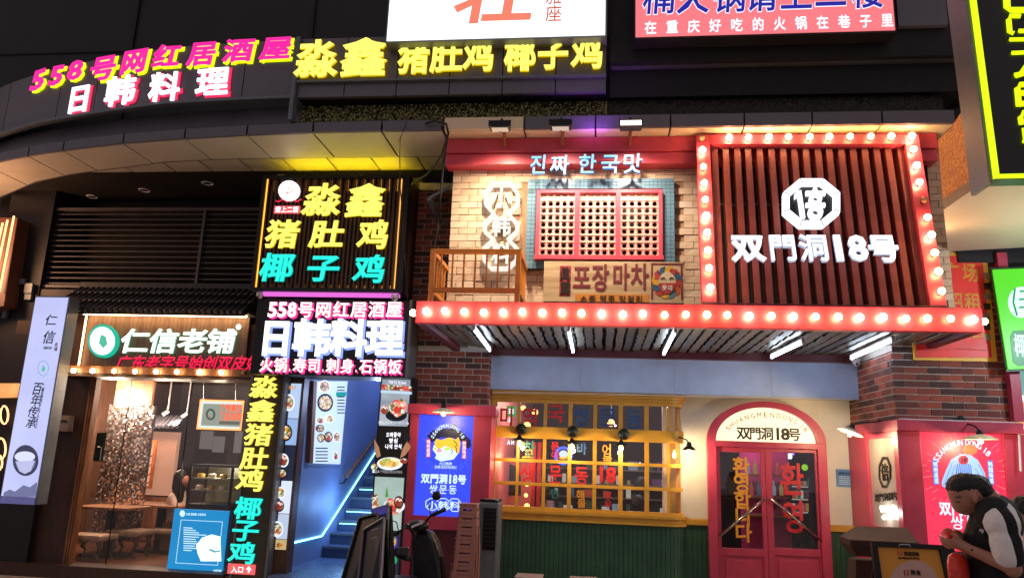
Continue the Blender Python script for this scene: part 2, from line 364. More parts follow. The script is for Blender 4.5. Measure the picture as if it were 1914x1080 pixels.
# right part over the brick frontage
XR = [-1.81]+[atZ(x, 240, ZS).x for x in (979, 1113, 1253, 1390, 1515, 1643)]+[3.72]
for a, b in zip(XR, XR[1:]):
    part('soffit_panel', M().box(a+.01, b-.01, 7.97, 8.42, ZS, ZS+.03), soffit_cream, cano)
    part('fascia_panel', M().box(a+.01, b-.01, 7.93, 7.966, ZS+.004, ZS+.15), [dark_panel, soffit_cream][0] if a > -.9 else soffit_cream, cano)  # leftmost fascia panel is pale to stand for warm light on it
part('core', M().box(-1.8, 3.7, 8.0, 9.3, ZS+.035, ZS+.16), darker_panel, cano)
m = M()
for i in range(28):
    a = -10.4+i*.3; b = a+.302
    m.hexa([(a, crv(OUT, a)+.02, ZS+.1), (b, crv(OUT, b)+.02, ZS+.1), (b, 11.3, ZS+.1), (a, 11.3, ZS+.1), (a, crv(OUT, a)+.02, ZS+.16), (b, crv(OUT, b)+.02, ZS+.16), (b, 11.3, ZS+.16), (a, 11.3, ZS+.16)])
part('core', m, darker_panel, cano)
# ------------------------------------------------------------------ mosaic band and upper sign band
ZP, ZQ = 5.83, 6.59
mos = thing('mosaic_band', 'glittering dark mosaic strip between canopy and yellow letter sign', 'wall band', (-2, 8.2, ZS+.16))
xb = at(548, 200, 7.97).x
part('tiles', M().box(xb, at(1135, 200, 8.2).x, 8.18, 8.3, ZS+.165, ZP-.01), sequin('mosaic_tiles', '#1c1a16', '#8a8450', 60, .25, .7), mos)
m = M()
for i in range(400): pass
part('tiles', M().box(at(1137, 200, 8.2).x, 3.72, 8.18, 8.3, ZS+.165, ZP-.01), sequin('mosaic_tiles_dark', '#120f10', '#3a322c', 70, .4, .4), mos)
m = M()
for i in range(26):
    a = -8.9+i*(xb+8.9)/26; b = -8.9+(i+1)*(xb+8.9)/26
    m.hexa([(a, crv(OUT, a)+.2, ZS+.165), (b, crv(OUT, b)+.2, ZS+.165), (b, crv(OUT, b)+.3, ZS+.165), (a, crv(OUT, a)+.3, ZS+.165), (a, crv(OUT, a)+.2, ZP), (b, crv(OUT, b)+.2, ZP), (b, crv(OUT, b)+.3, ZP), (a, crv(OUT, a)+.3, ZP)])
part('curved_panel', m, dark_panel, mos)
PB = [(-8.9, 9.2), (-8.237, 8.87), (-7.3, 8.5), (-6.5, 8.3), (-5.4, 8.06), (-4.4, 7.99), (-3.68, 7.96), (.05, 7.96)]
YB = lambda x: crv(PB, x)
band = thing('sign_band', 'charcoal panelled band carrying the roof edge letters', 'sign band', (-3, 8, ZP))
def bstrip(name, xa, xc, z0, z1, mt, d0=0, d1=.06, n=3, gap=.006):
    m = M()
    for i in range(n):
        a = xa+gap+(xc-xa-2*gap)*i/n; b = xa+gap+(xc-xa-2*gap)*(i+1)/n
        m.hexa([(a, YB(a)+d0, z0), (b, YB(b)+d0, z0), (b, YB(b)+d1, z0), (a, YB(a)+d1, z0), (a, YB(a)+d0, z1), (b, YB(b)+d0, z1), (b, YB(b)+d1, z1), (a, YB(a)+d1, z1)])
    return part(name, m, mt, band)
bx = [-8.9, -8.2]+[atZ(x, y, ZP).x for x, y in ((97, 220), (170, 210), (300, 197), (455, 190))]+[xb]
for a, b in zip(bx, bx[1:]): bstrip('panel', a, b, ZP+.02, ZQ, dark_panel)
bstrip('trim', -8.9, xb, ZP-.02, ZP+.015, grey_metal, -.03, .06, 24)
part('trim', M().box(xb-.02, xb+.025, 7.9, 8.02, ZS+.15, ZQ), grey_metal, band)
zt = at(840, 150, 7.96).z
bx2 = [xb+.03]+[at(x, 170, 7.96).x for x in (643, 740, 839, 938, 1038)]+[at(1133, 170, 7.96).x]
for a, b in zip(bx2, bx2[1:]):
    bstrip('panel', a, b, ZP-.005, zt-.015, dark_panel, 0, .06, 1); bstrip('panel', a, b, zt+.015, ZQ, dark_panel, 0, .06, 1)
part('trim', M().box(xb+.03, bx2[-1], 7.91, 8.0, zt-.012, zt+.012), grey_metal, band)
part('backing', M().box(xb+.03, bx2[-1], 8.03, 8.3, ZP, ZQ-.02), darker_panel, band)
# curved letters
pink_f = em('pink_face', '#ff1f9c', 1.15); lime_s = em('lime_edge', '#d8f000', 1.7); white_f = em('white_face', '#f6f4ff', 1.7); rose_s = em('rose_edge', '#ff2e63', .9)
yel_f = em('yellow_face', '#fff668', 1.35); yel_s = em('yellow_edge', '#e8c400', .9); cyan_f = em('cyan_face', '#25f2e0', 1.1); cyan_s = em('cyan_edge', '#08a8a0', .5)
def curved_plane(px, py):
    best = None
    for (a, b), (c, d) in zip(PB, PB[1:]):
        Pp = Plane((a, b, 0), (c-a, d-b, 0)); u, v = Pp.uv(px, py)
        if -.02 <= u <= math.hypot(c-a, d-b)+.02: best = Pp
    return best or PY(7.96)
sg = thing('letter_sign', 'pink letters reading 558 with lime outline on the curved roof edge', 'sign', (-6, 8, ZP+.4))
for ch, x, y, w, h in (('5', 76, 152, 24, 38), ('5', 110, 144, 25, 38), ('8', 145, 134, 28, 38), ('号', 197, 130, 50, 46), ('网', 255, 117, 50, 46), ('红', 315, 108, 52, 44), ('居', 381, 103, 54, 46), ('酒', 449, 97, 58, 44), ('屋', 519, 93, 60, 44)):
    Pp = curved_plane(x, y)
    m = M(); add_char(m, Pp, ch, x+2, y+2, w*.95, h*.95, .085, .02, .0, .1); part('letter_outline', m, [lime_s, lime_s], sg)
    m = M(); add_char(m, Pp, ch, x, y, w*.92, h*.92, .055, .03, .021, .1); part('letter', m, [pink_f, pink_f], sg)
sg = thing('letter_sign', 'white glowing letters 日韩料理 with rose edges on the curved roof edge', 'sign', (-5.5, 8, ZP+.2))
for ch, x, y, w, h in (('日', 152, 187, 46, 54), ('韩', 229, 172, 58, 56), ('料', 311, 165, 60, 56), ('理', 400, 155, 64, 56)):
    Pp = curved_plane(x, y)
    m = M(); add_char(m, Pp, ch, x+2, y+1.5, w*.95, h*.95, .085, .02, .0); part('letter_outline', m, [rose_s, rose_s], sg)
    m = M(); add_char(m, Pp, ch, x, y, w*.92, h*.92, .04, .03, .021); part('letter', m, [white_f, white_f], sg)
sg = thing('letter_sign', 'large yellow letters 淼鑫猪肚鸡椰子鸡 under the white lightbox', 'sign', (-1.8, 7.9, ZP+.4)); P = PY(7.94)
for ch, x, y, w, h in (('淼', 594, 113, 76, 66), ('鑫', 682, 111, 82, 68), ('猪', 775, 110, 56, 60), ('肚', 836, 108, 58, 58), ('鸡', 896, 106, 56, 60), ('椰', 973, 105, 58, 60), ('子', 1034, 103, 56, 58), ('鸡', 1098, 101, 58, 60)):
    m = M(); add_char(m, P, ch, x, y, w, h, .055, .06, .0); part('letter', m, [yel_f, yel_s], sg)
# big lightboxes at the top edge
P = PY(7.75); r = P.rect(724, -60, 1132, 72)
sg = thing('lightbox', 'white glowing lightbox with a coral brush character above yellow letters', 'sign', P.pt(-.9, 6.6)); r = (P.uv(724, 60)[0], P.uv(1131, 60)[0], P.uv(925, 71)[1], P.uv(925, -90)[1])
pb('face', P, r, -.01, 0, em('box_white', '#fdfdfb', 1.6), sg); pb('frame', P, (r[0]-.02, r[1]+.02, r[2]-.02, r[3]+.02), -.2, -.012, grey_metal, sg)
coral = em('coral_print', '#ff8a70', .9)
m = M(); add_char(m, P, '壮', 929, -12, 150, 108, .035, .004, .002, .12); part('lettering', m, [coral, coral], sg)
red2 = em('brick_red_print', '#e0583f', .8)
m = M(); add_char(m, P, '雅', 1035, -6, 30, 30, .012, .004, .002); add_char(m, P, '座', 1035, 26, 30, 30, .012, .004, .002); part('lettering', m, [red2, red2], sg)
P = PY(7.7); r = (P.uv(1188, 40)[0], P.uv(1672, 40)[0], P.uv(1430, 63)[1], P.uv(1430, -110)[1])
sg = thing('lightbox', 'salmon pink lightbox with blue hotpot lettering and small white line', 'sign', P.pt(2, 6.6))
pb('face', P, r, -.01, 0, em('box_salmon', '#ff8088', .95, var=.05, scale=1), sg); pb('frame', P, (r[0]-.02, r[1]+.02, r[2]-.02, r[3]+.02), -.22, -.012, darker_panel, sg)
blue_p = em('blue_print', '#2522b0', .8); whit_p = em('white_print', '#eef6ff', 1.3)
for x, y, ch in ((1233, -3, '楠'), (1296, -4, '火'), (1364, -6, '锅'), (1424, -8, '请'), (1489, -10, '上'), (1553, -12, '二'), (1622, -14, '楼')):
    m = M(); add_char(m, P, ch, x, y, 60, 60, .06, .004, .002, .08); part('letter_outline', m, [whit_p, whit_p], sg)
    m = M(); add_char(m, P, ch, x, y, 60, 60, .03, .004, .008, .08); part('letter', m, [blue_p, blue_p], sg)
text(sg, P, '在重庆好吃的火锅在巷子里', 1196, 53, 1678, 38, 24, whit_p, bold=.035, fill=.55, each=True, name='letter')
# dark stepped wall to the right of the yellow letters
uw = thing('bulkhead', 'black stepped bulkhead between the salmon lightbox and the lit canopy', 'wall', (2, 8.4, 5.6))
P = PY(8.1); a = at(1140, 150, 8.1); 
part('step', M().box(a.x, 3.9, 8.1, 9.25, at(1400, 178, 8.1).z, at(1400, 122, 8.1).z), mat('black_matt', '#151216', .7, var=.2), uw)
part('step', M().box(a.x, 3.9, 8.02, 9.25, at(1400, 120, 8.02).z, at(1400, 114, 8.02).z), dark_panel, uw)
part('step', M().box(a.x, 4.4, 7.95, 9.25, at(1400, 112, 7.95).z, 9), mat('black_matt', '#151216'), uw)
part('panel', M().box(at(1676, 20, 7.9).x, at(1768, 20, 7.9).x, 7.88, 7.94, at(1720, 50, 7.9).z, 8), dark_panel, uw)

# ================================================================== UPPER STOREY OF THE KOREAN RESTAURANT
X0, X1 = at(841, 450, 8.4).x, at(1772, 450, 8.4).x
ZA = 3.33                                           # top of the awning
up = thing('painted_brick_wall', 'peach painted brick wall behind the balcony and lattice window', 'wall', (0, 8.6, ZA))
part('core', M().box(X0, X1, 8.41, 9.25, 3.24, ZS-.002), peach_joint, up)
P = PY(8.41)
wr = P.rect(982, 334, 1262, 503); sl = P.rect(1304, 265, 1742, 572)
bricks(up, P, X0, sl[0]+.03, ZA-.1, ZS-.13, .2, .073, .007, peach_mats, .014, skip=[(wr[0]+.04, wr[1]-.04, wr[2]+.05, wr[3]-.05)], jit=.012, maxn=272)
bricks(up, P, sl[1]-.02, X1, ZA-.1, ZS-.13, .2, .073, .007, peach_mats, .014, jit=.012, maxn=60)
rb = thing('cornice', 'double red cornice beam under the canopy above the painted brick', 'beam', (0, 8.2, ZS-.2))
za = at(1100, 286, 8.2).z; zb_ = at(1100, 306, 8.2).z
part('upper_board', M().box(at(833, 290, 8.2).x, at(1752, 290, 8.2).x, 8.17, 8.42, za+.006, ZS-.004), bright_red, rb, bev=.004)
part('lower_board', M().box(at(833, 290, 8.2).x, at(1752, 290, 8.2).x, 8.2, 8.42, zb_, za), bright_red, rb, bev=.004)
# tiled surround and lattice window
lw = thing('lattice_window', 'red framed window with three white lattice panels in blue tiles', 'window', (0, 8.35, 4))
P = PY(8.3); o = P.rect(984, 334, 1261, 503); i_ = P.rect(1001, 353, 1239, 487)
tile_m = mat('blue_tile', '#6f93a4', .18, var=.2, scale=3, bump=.03); grout = mat('dark_grout', '#3c5561', .8)
for n, (a, b, c, d) in {'a': (o[0], o[1], i_[3], o[3]), 'b': (o[0], o[1], o[2], i_[2]), 'c': (o[0], i_[0], i_[2], i_[3]), 'd': (i_[1], o[1], i_[2], i_[3])}.items():
    pb('tile_bed', P, (a+.001, b-.001, c+.001, d-.001), -.1, -.006, grout, lw)
    m = M(); k1 = max(1, round((b-a)/.047)); k2 = max(1, round((d-c)/.047))
    for i in range(k1):
        for j in range(k2):
            m.pbox(P, a+(b-a)*i/k1+.002, a+(b-a)*(i+1)/k1-.002, c+(d-c)*j/k2+.002, c+(d-c)*(j+1)/k2-.002, -.006, random.random()*.001)
    part('tiles', m, tile_m, lw, kind='stuff')
P2 = PY(8.26); fo = P2.rect(1002, 356, 1238, 486)
panels = [P2.rect(1009, 362, 1074, 478), P2.rect(1083, 362, 1151, 478), P2.rect(1160, 362, 1231, 478)]
zb2, zt2 = panels[0][2], panels[0][3]
m = M(); xs = [fo[0]]+sum(([p[0], p[1]] for p in panels), [])+[fo[1]]
for k in range(0, 8, 2): m.pbox(P2, xs[k], xs[k+1], zb2, zt2, -.07, .03)
m.pbox(P2, fo[0], fo[1], zt2, fo[3], -.07, .03).pbox(P2, fo[0]-.01, fo[1]+.01, fo[2], zb2, -.07, .04)
part('frame', m, bright_red, lw)
lat = mat('lattice_glow_tint', '#ecc4b6', .5, var=.06);  # pink tint on the lattice stands for LED glow inside the window
pb('dark_room', P2, (fo[0]+.01, fo[1]-.01, fo[2]+.01, fo[3]-.01), -.085, -.08, mat('window_dark', '#0d0808', .3), lw)
for p in panels:
    gm = M(); bm_ = M(); nx, ny = 5, 9; dw, dh = (p[1]-p[0])/nx, (zt2-zb2)/ny
    for i in range(nx):
        for j in range(ny):
            cu, cv = p[0]+(i+.5)*dw, zb2+(j+.5)*dh
            if j == ny-1: gm.pbox(P2, cu-dw/2, cu+dw/2, cv-dh/2, cv+dh/2, -.02, -.01); continue
            K = 12; ou = []; inn = []
            for k in range(K):
                a = 2*pi*(k+.5)/K; s_ = 1/max(abs(cos(a)), abs(sin(a))); ou.append((cu+cos(a)*s_*dw/2, cv+sin(a)*s_*dh/2)); inn.append((cu+cos(a)*.0265, cv+sin(a)*.0265))
            gm.ring(P2, ou, inn, -.02, -.01)
    for i in range(nx+1): u = p[0]+i*dw; bm_.pbox(P2, max(p[0], u-.0045), min(p[1], u+.0045), zb2, zt2, -.009, .004)
    for j in range(ny+1): v = zb2+j*dh; bm_.pbox(P2, p[0], p[1], max(zb2, v-.0045), min(zt2, v+.0045), -.009, .002)
    f = part('lattice', bm_, lat, lw); part('pierced_sheet', gm, mat('lattice_pink', '#e8a090', .5), f, kind='stuff')
# hangul headline
ice_f = em('ice_face', '#8fe4ff', 1.15); ice_s = em('ice_edge', '#2a6fd0', .6)
sg = thing('letter_sign', 'pale blue hangul letters 진짜 한국맛 above the lattice window', 'sign', (0, 8.1, 5)); P = PY(8.12)
for ch, x, y, w, h in (('진', 1008, 310, 34, 36), ('짜', 1048, 311, 38, 36), ('한', 1099, 309, 36, 36), ('국', 1142, 309, 38, 36), ('맛', 1183, 308, 40, 37)):
    m = M(); add_char(m, P, ch, x, y, w, h, .028, .05, 0, .06); part('letter', m, [ice_f, ice_s], sg)
# octagon chain sign
oc = thing('octagon_sign', 'white three lobed octagon sign 小韩料 on the peach brick wall', 'sign', (-1.2, 8.35, 4.4)); P = PY(8.28)
so = [(918, 340), (955, 340), (970, 359), (970, 381), (953, 398), (969, 416), (969, 432), (953, 446), (969, 462), (968, 486), (949, 503), (916, 503), (901, 486), (901, 462), (919, 446), (902, 432), (902, 416), (920, 398), (904, 381), (904, 359)]
cxy = lambda q: (936+(q[0]-936)*(.80 if abs(q[0]-936) > 22 else .66), 421+(q[1]-421)*(.945))
si = [(920, 345), (953, 345), (964, 361), (964, 379), (946, 398), (963, 418), (963, 430), (946, 446), (963, 464), (962, 484), (947, 498), (918, 498), (907, 484), (907, 464), (926, 446), (908, 430), (908, 418), (926, 398), (910, 379), (910, 361)]
m = M().ring(P, [P.uv(*q) for q in so], [P.uv(*q) for q in si], -.12, .0); part('frame', m, em('floodlit_white', '#fff4e6', .95), oc, bev=.003)  # sign is unlit; the floodlight falling on it is put in as emission
for ch, y in (('小', 368), ('韩', 421), ('料', 472)):
    m = M(); add_char(m, P, ch, 936, y, 35, 37, .06, .09, -.1); part('letter', m, [em('floodlit_white', '#fff4e6', .95), mat('letter_side', '#c9c0b4', .5)], oc)
# painted pojangmacha board
sb = thing('painted_board', 'weathered cream board with brown 포장마차 lettering below lattice window', 'sign', (.3, 8.15, 3.6)); P = PY(8.1)
pb('board', P, P.rect(1016, 489, 1278, 568), -.05, 0, woodmat('cream_board', '#b3946a', '#d8bf93', 2, 'X'), sb, bev=.003)
brown_p = mat('brown_print', '#7e2a2e', .6); blk_p = mat('black_print', '#1a1414', .6); red_p = mat('red_print', '#b53a3a', .6, var=.3); or_p = mat('orange_print', '#d9892c', .6)
for ch, x, y, w, h in (('포', 1089, 519, 36, 48), ('장', 1124, 519, 34, 50), ('마', 1162, 517, 34, 48), ('차', 1197, 517, 36, 48)):
    m = M(); add_char(m, P, ch, x, y, w, h, .045, .004, .002); part('letter', m, [brown_p, brown_p], sb)
pb('red_strip', P, P.rect(1046, 497, 1067, 553), .001, .003, red_p, sb)
text(sb, P, '眞露', 1056, 499, 1057, 551, 20, blk_p, bold=.02, vert=True, n0=.005)
pb('orange_strip', P, P.rect(1075, 550, 1212, 564), .001, .003, or_p, sb); text(sb, P, '소주 맥주 막걸리', 1084, 558, 1203, 559, 13, blk_p, bold=.005, n0=.005)
m = M(); r = P.rect(1217, 492, 1276, 560); 
for q in ((r[0], r[0]+.02, r[2], r[3]), (r[1]-.02, r[1], r[2], r[3]), (r[0]+.021, r[1]-.021, r[3]-.02, r[3])): m.pbox(P, *q, .001, .003)
part('border', m, brown_p, sb); pb('black_edge', P, P.rect(1016, 565, 1278, 569), .001, .006, blk_p, sb)
cc = (1247, 528); pc = [mat('petal_'+n, c, .6) for n, c in (('red', '#b8403a'), ('blue', '#31607a'), ('yellow', '#d9a72f'), ('orange', '#cc5a36'), ('teal', '#4b8799'))]
for k in range(12):
    a = 2*pi*k/12; q = [(cc[0]+cos(a+d)*rr, cc[1]+sin(a+d)*rr*1.05) for d, rr in ((-.22, 16), (-.3, 24), (.1, 29), (.42, 29), (.3, 22), (.25, 16))]
    flat(sb, P, q, pc[[0, 3, 4, 2, 0, 1, 2, 0, 1, 2, 0, 1][k] % 5], .002, .004, 'petal')
oval(sb, P, cc[0], cc[1]+.5, 16, 20, mat('cream_print', '#dcc7a0', .6), .005, .007, 'emblem_disc')
oval(sb, P, cc[0], cc[1]+1, 16, 20, pc[0], .008, .0095, 'emblem_band', a0=180, a1=360)
text(sb, P, '롯데', 1237, 538, 1258, 539, 10, mat('white_paint_print', '#e8dfd0', .6), bold=.04, n0=.01)
m = M()
for sx in (-8, 8): m.tube([P.hit(cc[0]+sx+4*cos(t), cc[1]-6-3*sin(t), .011) for t in (0, .8, 1.57, 2.3, 3.14)], .004, 5)
part('smile_lines', m, blk_p, sb)
# balcony railing
P = PY(7.6); rl = thing('balcony_railing', 'orange metal railing on the awning roof before painted brick', 'railing', (-1.5, 7.7, ZA))
r = P.rect(801, 466, 973, 476); zt_ = P.uv(887, 466)[1]; xa, xc = P.uv(803, 510)[0], P.uv(973, 510)[0]; zb3 = ZA+.07
part('top_rail', M().box(xa, xc, 7.58, 7.63, zt_-.05, zt_), orange_paint, rl, bev=.003); part('bottom_rail', M().box(xa, xc, 7.585, 7.625, zb3, zb3+.05), orange_paint, rl)
for x in (xa+.002, xc-.052): part('post', M().box(x, x+.05, 7.575, 7.635, 3.2, zt_-.002), orange_paint, rl)
for k in range(1, 8): x = xa+(xc-xa)*k/8; part('baluster', M().box(x-.009, x+.009, 7.595, 7.613, zb3+.05, zt_-.05), orange_paint, rl)
for sx in (xa, xc-.04):
    part('side_rail', M().box(sx, sx+.04, 7.64, 8.4, zt_-.05, zt_-.002), orange_paint, rl); part('side_rail', M().box(sx, sx+.04, 7.64, 8.4, zb3, zb3+.05), orange_paint, rl)
    for k in range(1, 6): y = 7.6+.8*k/6; part('baluster', M().box(sx+.01, sx+.028, y-.009, y+.009, zb3+.05, zt_-.05), orange_paint, rl)
# ------------------------------------------------------------------ awning
ZB = 3.036; aw = thing('awning', 'red awning edged with round bulbs over the restaurant entrance', 'awning', (.8, 8.4, ZB))
ax0, ax1 = at(777, 585, 7.4).x, at(1837, 600, 7.4).x
part('front_beam', M().box(ax0, ax1, 7.4, 7.5, ZB, at(1300, 569, 7.4).z), bright_red, aw, bev=.004)
part('roof_sheet', M().box(ax0+.02, ax1-.02, 7.5, 8.405, 3.19, 3.23), mat('black_matt', '#151216'), aw)  # roof coloured black so the plank gaps show as dark void
part('roof_sheet', M().box(ax0+.3, ax1-.3, 8.4, 9.5, 3.19, 3.235), mat('black_matt', '#151216'), aw)
for x in (ax0, ax1-.09): part('side_beam', M().box(x, x+.09, 7.501, 9.58, ZB, 3.2), dark_red, aw, bev=.003)
part('back_beam', M().box(ax0+.091, ax1-.091, 9.5, 9.59, ZB-.03, 3.2), dark_red, aw)
pl = [mat('plank_'+str(i), c, .38, .3, var=.3, scale=5, bump=.2, bscale=12) for i, c in enumerate(('#6d675c', '#80786a', '#5b574f', '#74695a'))]
N = 46
for k in range(N):
    x = ax0+.1+(ax1-ax0-.2)*(k+.5)/N+random.uniform(-.006, .006); w = (ax1-ax0-.2)/N*.36; dz = random.uniform(0, .02); sag = random.uniform(-.012, .012); sk = random.uniform(-.012, .012)
    m = M(); q = []
    for i in range(6):
        y0_ = 7.52+i*1.97/6; y1_ = 7.52+(i+1)*1.97/6; s0 = sag*sin(pi*i/6)+.006*sin(i*2.1+k); s1 = sag*sin(pi*(i+1)/6)+.006*sin((i+1)*2.1+k); zz = ZB+.045+dz
        m.hexa([(x-w+s0+sk, y0_, zz+s0), (x+w+s0+sk, y0_, zz+s0), (x+w+s1-sk, y1_, zz+s1), (x-w+s1-sk, y1_, zz+s1), (x-w+s0+sk, y0_, zz+s0+.012), (x+w+s0+sk, y0_, zz+s0+.012), (x+w+s1-sk, y1_, zz+s1+.012), (x-w+s1-sk, y1_, zz+s1+.012)])
    part('plank', m, pl[k % 4], aw)
bulb_px = [797.8, 832.6, 868.7, 905, 941, 977, 1014, 1051, 1087, 1125, 1164, 1201.6, 1241.7, 1281, 1320.5, 1358, 1399, 1440, 1481, 1522, 1564, 1604, 1647, 1689, 1729, 1772, 1814]
def bulb(parent, p, n=(0, -1, 0), on=True, r=.034):
    n = V(n); e = part('bulb', M().ball(V(p)+n*.045, r*random.uniform(.94, 1.06), 12), random.choice(bulb_ons) if on else bulb_off, parent, smooth=True)
    part('socket', M().lathe(p, [(.022, 0), (.022, .02), (.016, .03)], 10, n), black_metal if not on else mat('brass_socket', '#8a5a30', .4, .6), e)
bz = at(1300, 590, 7.4).z
for i, x in enumerate(bulb_px): bulb(aw, (at(x, 588, 7.4).x, 7.4, bz+random.uniform(-.006, .006)))
bulb(aw, (ax0, 7.47, bz), (-1, 0, 0)); bulb(aw, (ax1, 7.47, bz), (1, 0, 0))
tubes = [((886, 615), (915, 654)), ((1063, 617), (1071, 657)), ((1262, 620), (1241, 661)), ((1500, 640), (1443, 667)), ((1668, 636), (1592, 669))]
for (a, b) in tubes:
    A, B = atZ(*a, ZB-.02), atZ(*b, ZB-.02); q = thing('tube_lamp', 'white tube lamp under the awning, number %d from the left' % (tubes.index((a, b))+1), 'lamp', tuple((A+B)/2), 'tube lamps below the awning')
    part('tube', M().tube([A, B], .014, 10), tube_white, q, smooth=True); dd = (B-A).normalized()
    part('batten', M().tube([A-dd*.03+V((0, 0, .034)), B+dd*.03+V((0, 0, .034))], .016, 4), white_plastic, q)
    for e_, s_ in ((A, -1), (B, 1)): part('end_cap', M().box(e_.x-.014, e_.x+.014, e_.y-.02+.02*s_, e_.y+.02+.02*s_, e_.z-.018, e_.z+.03), white_plastic, q)
for n_, l_ in enumerate(('first tube lamp at the left end under the awning', 'second tube lamp from the left under the awning', 'middle tube lamp above the bay window end', 'fourth tube lamp above the arched door', 'long tube lamp at the right end under the awning')):
    bpy.data.objects['tube_lamp'+('' if n_ == 0 else '.%03d' % n_)]['label'] = l_
# ------------------------------------------------------------------ slatted sign with bulbs
zb4 = 3.3; ztp = at(1500, 262, 8.12).z
PL = Plane((0, 7.5, zb4), (1, 0, 0), (0, .62, ztp-zb4)); ss = thing('slat_sign', 'leaning red slatted sign framed by bulbs with white octagon emblem', 'sign', (2.2, 7.7, zb4))
BL, TL, TR, BR = PL.uv(1311, 570), PL.uv(1300, 258), PL.uv(1713, 258), PL.uv(1765, 577)
def bil(s, t): return ((BL[0]*(1-s)+BR[0]*s)*(1-t)+(TL[0]*(1-s)+TR[0]*s)*t, (BL[1]*(1-s)+BR[1]*s)*(1-t)+(TL[1]*(1-s)+TR[1]*s)*t)
def band_(s0, s1, t0, t1, n0, n1, mt, nm): return part(nm, M().ppoly(PL, [bil(s0, t0), bil(s1, t0), bil(s1, t1), bil(s0, t1)], n0, n1), mt, ss, bev=.003)
band_(0, .062, 0, 1, -.03, .06, bright_red, 'frame_post'); band_(.935, 1, 0, 1, -.03, .06, bright_red, 'frame_post'); band_(.063, .934, .935, 1, -.03, .06, bright_red, 'frame_beam')
band_(.0, 1, -.02, -.002, -.1, .06, dark_red, 'frame_beam')
part('back_wall', M().box(at(1315, 400, 8.35).x, at(1740, 400, 8.35).x, 8.34, 8.40, ZA, ZS-.15), mat('slat_void_dark', '#140d0e', .8, var=.4), ss)  # dark sheet stands for the shaded void behind the slats
for k in range(17):
    s = .085+.835*k/16+random.uniform(-.0015, .0015); mm = M(); w = .0135
    a, b, c, d = bil(s-w, .002), bil(s+w, .002), bil(s+w, .933), bil(s-w, .933); part('slat', M().ppoly(PL, [a, b, c, d], -.13, .01), red_paint if 0 else mat('slat_red', '#a2483e', .5, var=.3, scale=6), ss)
u_, v_ = PL.uv(1500, 352); part('crossbar', M().pbox(PL, bil(.06, .7)[0], bil(.94, .7)[0], v_-.012, v_+.012, -.3, -.28), grey_metal, ss)
def onl(px, py): u, v = PL.uv(px, py); return PL.pt(u, v, .06)
for i, y in enumerate((292, 323, 353, 384, 414, 445, 478, 511, 547)): bulb(ss, onl(1311+(y-292)*14/255, y), PL.n)
for x, y, on in ((1701, 291, 1), (1707, 321, 1), (1712, 352, 1), (1720, 385, 0), (1726.5, 417.5, 1), (1733.5, 450, 1), (1739.5, 483, 1), (1746.5, 517.5, 1), (1752, 554, 1)): bulb(ss, onl(x, y), PL.n, on)
for i, x in enumerate((1310, 1360.5, 1396, 1434, 1470, 1509, 1545.5, 1584, 1622, 1660, 1698)): bulb(ss, onl(x, 269-(i*.25)), PL.n, i > 0)
def shift(q, n): return q
P = Plane(PL.pt(0, 0, .1), PL.ex, PL.ez)
octo = lambda cx, cy, rx, ry: [(cx+rx*cos(pi/8+k*pi/4)/cos(pi/8), cy-ry*sin(pi/8+k*pi/4)/cos(pi/8)) for k in range(8)]
m = M().ring(P, [P.uv(*q) for q in octo(1515, 383, 53, 44)], [P.uv(*q) for q in octo(1515, 383, 41, 34)], -.02, .05); part('octagon_ring', m, led_white, ss)
for k in range(8):   # seams of the ring
    A = octo(1515, 383, 54, 45)[k]; B = octo(1515, 383, 40, 33)[k]; part('ring_seam', M().tube([P.hit(*A, .053), P.hit(*B, .053)], .004, 4), grey_metal, ss)
part('octagon_plate', M().poly(P, octo(1515, 383, 41, 34), -.02, -.005), mat('plate_black', '#120e12', .3), ss)
m = M(); B_ = lambda x0, y0, x1, y1: m.pbox(P, *P.rect(x0, y0, x1, y1), 0, .04)
B_(1492, 360, 1500, 410); m.poly(P, [(1484, 366), (1492, 360), (1492, 370), (1484, 374)], 0, .04); B_(1519, 355, 1526, 361); B_(1505, 361, 1541, 367.5); B_(1505, 383, 1541, 389)
for yy_, rx_ in ((375, 12), (400, 14)): m.ring(P, disc(P, 1523, yy_, rx_, rx_*.95, 20), disc(P, 1523, yy_, rx_*.42, rx_*.4, 20), 0, .042)
part('emblem', m, led_white, ss)
for ch, x, w in (('双', 1397, 60), ('門', 1461, 52), ('洞', 1519, 54), ('1', 1565, 18), ('8', 1601, 36), ('号', 1649, 56)):
    m = M(); add_char(m, P, ch, x, 467+(x-1500)*.006, w, 48, .035 if ch in '門洞' else .07, .06, 0); part('letter', m, [led_white, em('led_dim', '#c9d4f0', .7)], ss)
